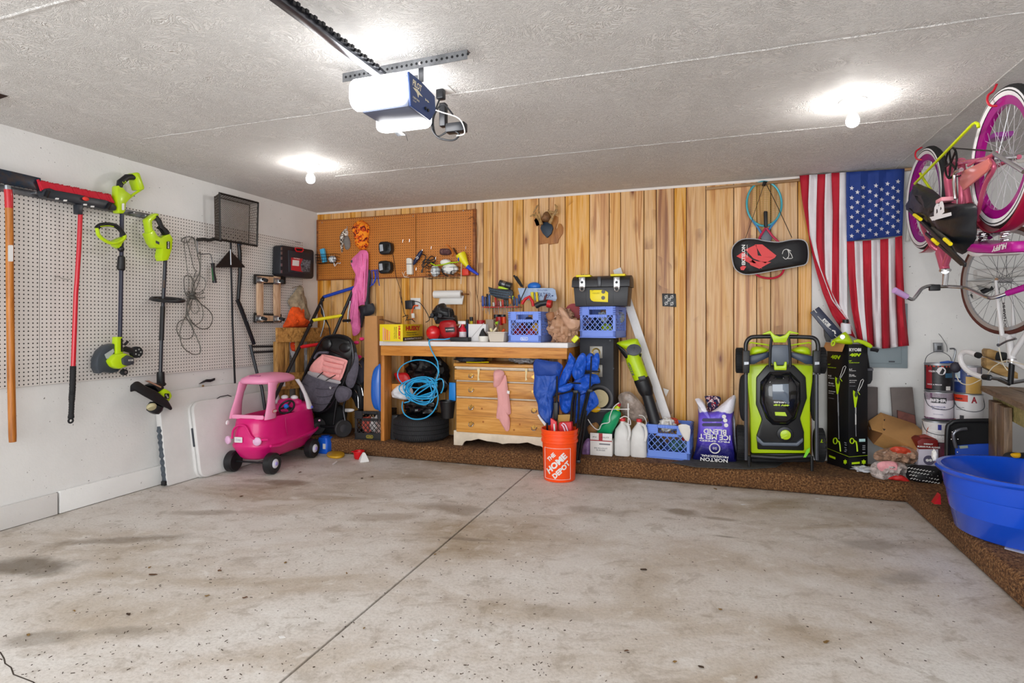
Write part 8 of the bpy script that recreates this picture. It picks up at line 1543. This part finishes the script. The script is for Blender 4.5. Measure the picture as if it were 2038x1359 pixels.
# debris on the floor
random.seed(21)
LF = [mat('#5a3a22', .8), mat('#3c2a1c', .8), mat('#7a5c2e', .8)]
big = [(304, 1144, 16), (57, 1264, 10), (147, 1216, 8), (298, 1130, 8), (437, 1136, 9), (412, 1186, 9), (487, 1190, 10), (568, 1120, 9), (725, 1251, 7), (720, 952, 8), (740, 949, 7), (1281, 1134, 14), (1247, 1296, 10), (1343, 1318, 9), (1434, 1213, 8), (1733, 1239, 7), (1558, 1309, 6), (1644, 1278, 15), (1505, 1349, 10), (1395, 1328, 12), (1424, 973, 9), (255, 1223, 12), (690, 1141, 7), (866, 1104, 6), (480, 988, 8), (597, 940, 7), (1868, 1187, 5), (1715, 1310, 5), (1000, 930, 6)]
for k, (u, v, s) in enumerate(big):
    p = W(u, v, Z=.002); w = s*(p-V((0, 0, CH))).dot(FW)/FO*.9; a = random.uniform(0, 3.1); pts = []
    for i in range(7): an = 2*math.pi*i/7; pts.append(V((w*(.5+.15*random.random())*math.cos(an), w*.28*(.7+.6*random.random())*math.sin(an), 0)))
    M = Matrix.Rotation(a, 3, 'Z'); one(MB().prism([p+M @ q+V((0, 0, random.uniform(0, .004))) for q in pts], (0, 0, .0015)), 'dry_leaf', random.choice(LF), 'small brown dry leaf scrap on the %s slab, %s' % (('left', 'right')[p.x > JX], ('near the step', 'mid floor', 'nearest the camera')[(v > 1020)+(v > 1200)]), 'leaf', 'dry leaf scraps, %d %d' % (p.x > JX, (v > 1020)+(v > 1200)), sm=False)
m = MB()
for k in range(700):
    u = random.uniform(0, 1100) if k < 620 else random.uniform(1000, 1900); v = random.uniform(970, 1355) if k < 620 else random.uniform(990, 1355); p = W(u, v, Z=.001)
    if p.x < LX+.05 or p.x > 1.22: continue
    s = random.uniform(.0008, .0026); a = random.uniform(0, 3.14); d = V((math.cos(a), math.sin(a), 0))*s*random.uniform(1, 3); m.bar(p-d, p+d, s*.8, .002)
o = m.build('floor_grit', mat('#3a2a1e', .9), None, sm=False); o['kind'] = 'stuff'; tag(o, 'fine dark grit scattered over the concrete floor', 'grit')
for k, (u, v) in enumerate(((1478, 1004), (1626, 992), (560, 1268), (865, 1274), (1272, 960))): p = W(u, v, Z=.002); one(MB().prism([p+V((-.014, 0, 0)), p+V((.0, -.008, 0)), p+V((.018, .003, 0)), p+V((.003, .01, 0))], (0, 0, .0015)), 'paper_scrap', WHT, 'tiny white scrap lying on the concrete floor', 'paper', 'white scraps on the floor', sm=False)
# ================================================================ bicycles
def bike_wheel(t, c, ax, R_, tw, tyre, side, rim, rimw, spoke, nsp=32, hubr=.018, rr=.0012, sidew=.028):
    ax = V(ax).normalized(); w = MB().ring(c, ax, R_-tw, tw, 56, 10).build('tyre', mat(tyre, .7, bump=.3, bs=120), t)
    if side:
        for s in (-1, 1): MB().lathe([(R_-tw*1.85, tw*.75*s), (R_-tw*1.3, tw*.98*s), (R_-tw*.75, tw*.95*s), (R_-tw*.55, tw*.86*s)], c, ax, 56, closed=True).build('whitewall', mat(side, .5), w)
    MB().lathe([(R_-tw*1.85, -rimw), (R_-tw*1.85-sidew, -rimw*.7), (R_-tw*1.85-sidew, rimw*.7), (R_-tw*1.85, rimw)], c, ax, 56, closed=True).build('rim', mat(rim, .25, .3, coat=.3), t)
    x_ = ax.orthogonal().normalized(); y_ = ax.cross(x_); m = MB(); ri = R_-tw*1.85-sidew
    for i in range(nsp):
        a = 2*math.pi*i/nsp; s = 1 if i % 2 else -1; b = a+(.9 if (i//2) % 2 else -.9); m.tube([c+ax*(.03*s)+(x_*math.cos(b)+y_*math.sin(b))*hubr, c+(x_*math.cos(a)+y_*math.sin(a))*ri], rr, 4)
    m.build('spokes', mat(spoke, .3, .6), t, sm=False)
    MB().tube([c-ax*.045, c+ax*.045], .016, 12).build('hub', CHR, t)
XB = 1.36; PKF = mat('#cf5f7d', .25, .35, coat=.5); MAG = '#b0108e'
def X_(u, v, x=XB): return W(u, v, X=x)
cf = V((XB, 4.585, 2.085)); crr = V((XB, 3.49, 2.06))
t = T('pink_cruiser_bicycle', 'pink cruiser bicycle with whitewall tyres hung upside down from ceiling hooks', 'bicycle', V((XB, 4.1, 1.4)))
bike_wheel(t, cf, (1, .02, 0), .342, .027, '#1c1c1e', '#eceaec', MAG, .017, '#cfcfd4', 32, rr=.0011, sidew=.042); bike_wheel(t, crr, (1, 0, 0), .345, .027, '#1c1c1e', '#eceaec', MAG, .017, '#dcdce2', 36, rr=.0012, sidew=.042)
def bt(pts, r, nm, m_, z=None, n=10, k=0, X=XB, fl=None):
    P = z(pts) if z else pts
    if k: P = cr(P, k)
    XX = X if isinstance(X, list) else [X]*len(P)
    return MB().tube([W(u, v, X=x) for (u, v), x in zip(P, XX)], r, n, fl=fl).build(nm, m_, t)
hd0, hd1 = X_(1873, 503), X_(1881, 538)
MB().tube([hd0+V((0, 0, .03)), hd0, hd1], [.024, .032, .026], 14).build('head_tube', PKF, t)
for s in (-1, 1): MB().tube(cr([cf+V((s*.055, 0, 0)), cf.lerp(hd0, .5)+V((s*.055, .02, 0)), hd0+V((s*.05, .02, .06)), hd0+V((s*.02, 0, .02))], 5), .013, 10).build('fork_blade', PKF, t)
m = MB(); Rf = .362
for s in (0,): m.grid(lambda u, v: cf+V(((u-.5)*.07, Rf*math.cos(R(200+75*v)), Rf*math.sin(R(200+75*v)))), 4, 14)
m.build('front_fender', mat('#a81c3c', .3, .2, coat=.3), t, solid=.003)
m = MB(); m.grid(lambda u, v: crr+V(((u-.5)*.075, Rf*math.cos(R(215+120*v)), Rf*math.sin(R(215+120*v)))), 4, 20); m.build('rear_fender', mat('#a81c3c', .3, .2, coat=.3), t, solid=.003)
bb = X_(1913, 323); st_ = X_(1947, 455)
MB().tube(cr([hd0+V((0, 0, .02)), X_(1893, 440), X_(1893, 400), X_(1888, 348), bb+V((0, .1, .02)), bb], 5), .026, 14).build('down_tube', PKF, t)
MB().tube(cr([hd1+V((0, 0, .03)), X_(1905, 455), X_(1915, 390), bb], 5), .019, 12).build('top_tube', PKF, t)
MB().tube([bb, X_(1932, 420), st_], .017, 12).build('seat_tube', PKF, t)
for s in (-1, 1):
    MB().tube(cr([crr+V((s*.06, 0, 0)), X_(1978, 335, XB+s*.05), X_(1960, 370, XB+s*.045), X_(1947, 425, XB+s*.03), st_], 5), .011, 10).build('seat_stay', PKF, t)
    MB().tube([crr+V((s*.06, 0, 0)), crr.lerp(bb, .5)+V((s*.05, 0, 0)), bb+V((s*.03, 0, 0))], .012, 10).build('chain_stay', PKF, t)
MB().prism([V((XB-.075, q.y, q.z)) for q in [X_(u, v, XB-.075) for u, v in z17([(790, 1000), (1020, 888), (1042, 930), (1020, 985), (1000, 1010), (800, 1172), (762, 1112)])]], (.012, 0, 0)).build('chain_guard', mat('#e07e78', .3, .2, coat=.4), t, bev=.004)
bt([(850, 948), (930, 900), (1010, 880), (1100, 835)], .009, 'fender_stay', PKF, z17, X=XB-.06)
MB().ring(bb+V((-.05, 0, 0)), (1, 0, 0), .085, .006, 40, 6).build('chainring', mat('#2a2a2c', .4, .6), t); m = MB()
for k in range(5): a = k*1.257; m.tube([bb+V((-.05, 0, 0)), bb+V((-.05, .082*math.cos(a), .082*math.sin(a)))], .006, 6)
m.build('chainring_arms', mat('#2a2a2c', .4, .6), t)
MB().tube([bb+V((-.05, 0, .088)), crr+V((-.05, 0, .04))], .004, 5).tube([bb+V((-.05, 0, -.088)), crr+V((-.05, 0, -.04))], .004, 5).build('chain', mat('#3c3a36', .4, .7), t)
bt([(785, 985), (745, 1000), (725, 1030), (722, 1100), (735, 1250)], .011, 'crank_arm', CHR, z17, X=XB-.09)
MB().box(-.045, .045, -.05, .05, -.014, .014, at(*X_(1990, 272, XB+.12))).build('pedal', mat('#9c3f9a', .4), t, bev=.006); MB().box(-.05, .02, -.045, .045, -.012, .012, at(*X_(1888, 398, XB-.10))).build('pedal', mat('#e79aa6', .4), t, bev=.006)
bt([(1085, 842), (1350, 1005)], .010, 'kickstand', CHR, z17, X=XB-.09)
# saddle (upside down)
SXx = XB-.09
sd = z16([(612, 195), (635, 180), (760, 205), (900, 215), (1040, 182), (1110, 180), (1128, 200), (1126, 262), (1105, 282), (900, 290), (740, 285), (660, 262), (622, 232)])
m = MB(); top = [W(u, v, X=XB-.075) for u, v in sd]; cc = sum(top, V((0, 0, 0)))/len(top)
m.loft([[p+V((-.03, 0, 0))*0+V((dx, 0, 0)) if 1 else p for p in [cc+(q-cc)*s for q in top]] for dx, s in ((-.02, .94), (0, 1), (.05, 1), (.12, 1), (.15, .9))]); m.build('saddle', mat('#b3128c', .35), t, bev=.008)
m = MB(); lw = z16([(615, 235), (660, 265), (740, 288), (900, 293), (1110, 284), (1105, 292), (900, 302), (800, 302), (760, 320), (700, 318), (660, 295), (640, 268)]); m.prism(tr(lw, X=XB-.09), (.16, 0, 0)); m.build('saddle_piping', mat('#e4e0e2', .5), t, bev=.004)
text('HUFFY', WHT, t, W(*z16([(945, 238)])[0], X=XB-.102), (0, 1, 0), (0, 0, -1), .155, .026, bold=.05, shear=.3)
for x, y in ((800, 150), (1000, 150)):
    for dx in (-.03, .05):
        c = W(*z16([(x, y)])[0], X=XB+dx); P = [c+V((.018*math.cos(a), .018*math.sin(a), -.03+.06*i/40)) for i, a in enumerate([i*.94 for i in range(41)])]; MB().tube(P, .003, 5).build('saddle_spring', CHR, t)
bt([(740, 130), (860, 110), (1040, 120)], .006, 'saddle_rail', CHR, z16); bt([(800, 60), (830, 100), (860, 150)], .012, 'seat_post', CHR, z16); MB().tube([st_, W(*z16([(820, 70)])[0], X=XB)], .013, 10).build('seat_post', CHR, t)
# handlebar
hb = z16([(105, 682), (165, 706), (205, 665), (255, 605), (330, 582), (400, 590), (500, 590), (640, 602), (740, 642), (830, 684), (900, 690), (1020, 652)]); hy = [4.12, 4.16, 4.26, 4.36, 4.42, 4.43, 4.43, 4.38, 4.28, 4.18, 4.14, 4.10]
hb = cr([(u, v, y) for (u, v), y in zip(hb, hy)], 4); MB().tube([W(u, v, Y=y) for u, v, y in hb], .011, 10).build('handlebar', CHR, t)
MB().tube([W(*z16([(0, 622)])[0], Y=4.08), W(*z16([(112, 682)])[0], Y=4.12)], [.019, .017], 12).build('grip', mat('#c49ad0', .5), t); MB().tube([W(*z16([(1015, 652)])[0], Y=4.10), W(*z16([(1180, 596)])[0], Y=4.03)], [.017, .019], 12).build('grip', mat(MAG, .5), t)
MB().tube([hd1, W(*z16([(465, 460)])[0], Y=4.43), W(*z16([(455, 580)])[0], Y=4.43)], [.022, .017, .015], 12).build('stem', CHR, t); MB().box(-.03, .03, -.015, .015, -.02, .02, at(*W(*z16([(362, 600)])[0], Y=4.42))).build('bar_clamp', BLK, t, bev=.005)
MB().lathe([(.03, -.008), (.032, 0), (.03, .008)], hd1, (0, 0, 1), 18).build('headset', CHR, t)
# hooks
for k, (c, h) in enumerate(((cf, 'front'), (crr, 'rear'))):
    y = c.y; zt = c.z+.30
    one(MB().tube(cr([(XB-.01, y+.05, CZ), (XB-.025, y+.05, c.z+.352), (XB-.045, y+.05, c.z+.335), (XB-.05, y+.045, c.z+.30), (XB-.03, y+.04, c.z+.275), (XB+.035, y+.03, c.z+.275)], 5), .0055, 8), 'ceiling_hook', mat('#c4122c', .4), 'red ceiling hook holding the %s wheel of the pink bicycle' % h, 'hook')
# lime bungee and black bag
LB = mat('#cfe000', .4)
one(MB().tube([W(*z17([p])[0], X=1.27) for p in ((940, 605), (935, 575), (915, 562), (890, 575), (365, 1112))], .008, 8), 'lime_pole', LB, 'thin lime yellow pole slung across the pink bicycle', 'pole')
one(MB().tube([W(*z17([p])[0], X=1.30) for p in ((415, 1020), (450, 1080), (520, 1180))], .008, 8), 'lime_strap', LB, 'short lime yellow cord between the front wheel and the black bag', 'cord')
t = T('drawstring_bag', 'black bag with a white letter B slung on the pink bicycle', 'bag', W(1880, 480, X=1.25))
pfx = lambda pts, X, d, n=7, s=0, a=0.0, k=3, pw=.5: puff(MB(), tr(cr(pts, k, True), X=X), d, (-1, 0, 0), n, s, a, .01, None, pw)
pfx(zj([(245, 50), (320, 58), (480, 130), (600, 240), (690, 300), (900, 350), (1080, 330), (1165, 400), (1150, 640), (1148, 880), (1000, 1080), (890, 1080), (740, 870), (500, 640), (330, 500), (165, 420), (200, 260)]), 1.27, .08, 9, 4, .02, 2, .4).build('bag_body', mat('#15191f', .35, mot=.3, ms=10, bump=.3, bs=14), t)
text('B', mat('#e7e6ea', .5), t, W(*zj([(590, 425)])[0], X=1.176), (0, .15, 1), (0, -1, .15), .085, .15, bold=.05); MB().prism(tr(zj([(455, 545), (775, 470), (782, 520), (490, 600)]), X=1.176), (.001, 0, 0)).build('white_stripe', mat('#e7e6ea', .5), t, sm=False)
t = T('folding_rack', 'black flat folding frame with yellow bands under the black bag', 'frame', W(1880, 480, X=1.2))
for a, b, w in (((150, 432), (990, 1265), .022), ((400, 790), (940, 1255), .016)): MB().bar(W(*zj([a])[0], X=1.20), W(*zj([b])[0], X=1.16), w, .012, (1, 0, 0)).build('flat_bar', BLK, t, bev=.003)
for a, b in (((225, 510), (320, 580)), ((500, 880), (575, 945)), ((680, 875), (770, 950))): MB().tube([W(*zj([a])[0], X=1.175), W(*zj([b])[0], X=1.172)], .010, 8).build('yellow_band', YEL, t)
MB().prism(tr(zj([(430, 700), (500, 690), (740, 880), (800, 1000), (930, 1240), (600, 960), (480, 820)]), X=1.19), (.006, 0, 0)).build('web_panel', mat('#4a4742', .6), t)
# road bicycle upside down on the bench
fd = V((-.33, .944, 0)); axw = V((.944, .33, 0)); cw = V((1.69, 4.34, 0)); cw.z = W(1990, 558, Y=4.34).z
t = T('road_bicycle', 'white road bicycle upside down on the bench with brown walled tyres', 'bicycle', V((1.69, 4.2, .83)))
WB = mat('#e0dedf', .35, coat=.3)
def QW(u, v, off=0): o = V((0, 0, CH)); d = W(u, v, D=1)-o; P = cw+axw*off; return o+d*((P-o).dot(axw)/d.dot(axw))
bike_wheel(t, cw, axw, .335, .013, '#5a2c22', None, '#a9a8aa', .010, '#55565a', 36, rr=.0011, sidew=.022)
crown = QW(2006, 668)
for s in (-1, 1): MB().tube([cw+axw*(.05*s), cw.lerp(crown, .5)+axw*(.045*s), crown+axw*(.035*s)], [.007, .010, .013], 10).build('fork_blade', WB, t)
text('SCHWINN', mat('#3a3a3e', .5), t, QW(1999, 627, -.062), (crown-cw).normalized()*-1, fd*-1, .15, .018, bold=.04)
MB().tube([crown+axw*-.04, crown, crown+axw*.04], .014, 10).build('fork_crown', WB, t)
h0, h1 = QW(2009, 678), QW(2014, 714); MB().tube([crown, h0, h1], [.016, .020, .020], 12).build('head_tube', WB, t)
st0 = QW(2014, 722); st1 = QW(2011, 764); MB().tube([h1, st0], .022, 14).build('headset', CHR, t); MB().tube([st0, st1], .015, 12).build('steerer', BLKM, t)
for (u0, v0), (u1, v1), r in (((2012, 712), (2038, 672), .016), ((2014, 718), (2038, 731), .014)): a = QW(u0, v0); b = QW(u1, v1); MB().tube([a, a+(b-a)*9], r, 12).build('frame_tube', WB, t)
dr = [(470, 618), (380, 612), (300, 592), (200, 545), (130, 480), (85, 400), (80, 330), (110, 285), (170, 270), (240, 290), (300, 315)]
P = cr(zi(dr), 4); MB().tube([QW(u, v, -.2) for u, v in P], .0155, 10).build('drop_bar', mat('#dedbdc', .6, bump=.5, bs=60), t)
for a, b in (((300, 312), (335, 325)), ((395, 612), (475, 622))): MB().tube([QW(*zi([a])[0], -.2), QW(*zi([b])[0], -.2)], .018, 10).build('black_end', BLK, t)
a = QW(*zi([(470, 622)])[0], -.2); b = QW(*zi([(600, 640)])[0], -.12); MB().tube([a, b, QW(*zi([(720, 700)])[0], 0), QW(2040, 757, .15)], .011, 10).build('handlebar', STL, t)
MB().tube([QW(*zi([(600, 640)])[0], -.05), st1], .014, 10).build('stem', BLKM, t); MB().ball(QW(*zg([(555, 210)])[0], -.22), (.03, .02, .035), 12).build('brake_hood', mat('#262430', .6), t)
MB().tube([QW(*zi([p])[0], -.06) for p in ((600, 185), (660, 150), (710, 125), (790, 105), (830, 95))], .006, 8).build('brake_caliper', STL, t); MB().tube([QW(*zi([p])[0], -.06) for p in ((595, 60), (596, 190))], .0025, 6).build('brake_wire', STL, t); MB().ball(QW(*zi([(592, 180)])[0], -.06), .010, 8).build('brake_pivot', DGR, t)
for pts, z, o_ in (([(600, 220), (620, 320), (650, 430), (715, 525)], zi, -.08), ([(440, 580), (520, 480), (640, 410), (720, 395), (938, 445)], zi, -.1), ([(560, 310), (600, 390), (660, 435), (760, 440), (900, 375)], zg, -.2)): MB().tube([QW(u, v, o_) for u, v in cr(z(pts), 5)], .003, 6).build('brake_cable', mat('#d9cfb8', .5), t)
for k, (a, b, r, c_, nm, lb) in enumerate((((730, 480), (1180, 455), .036, '#dedbd8', 'white_pipe', 'white plastic pipe behind the road bicycle wheel'), ((700, 680), (880, 600), .018, '#1c1c20', 'black_pedal', 'black bicycle pedal set against the wall behind the lower spokes'))):
    one(MB().tube([W(*z16([a])[0], Y=5.24-r), W(*z16([b])[0], Y=5.24-r)], r, 14), nm, mat(c_, .5), lb, 'pipe' if k == 0 else 'handle')  # the pedal belongs to the bicycle but is placed touching the wall
one(MB().tube([W(*z16([(760, 690)])[0], Y=5.205), W(*z16([(700, 560)])[0], Y=5.205), W(*z16([(860, 570)])[0], Y=5.205)], .033, 10), 'white_fitting', mat('#d3cfca', .5), 'pale curved fitting on the wall behind the road wheel', 'fitting')
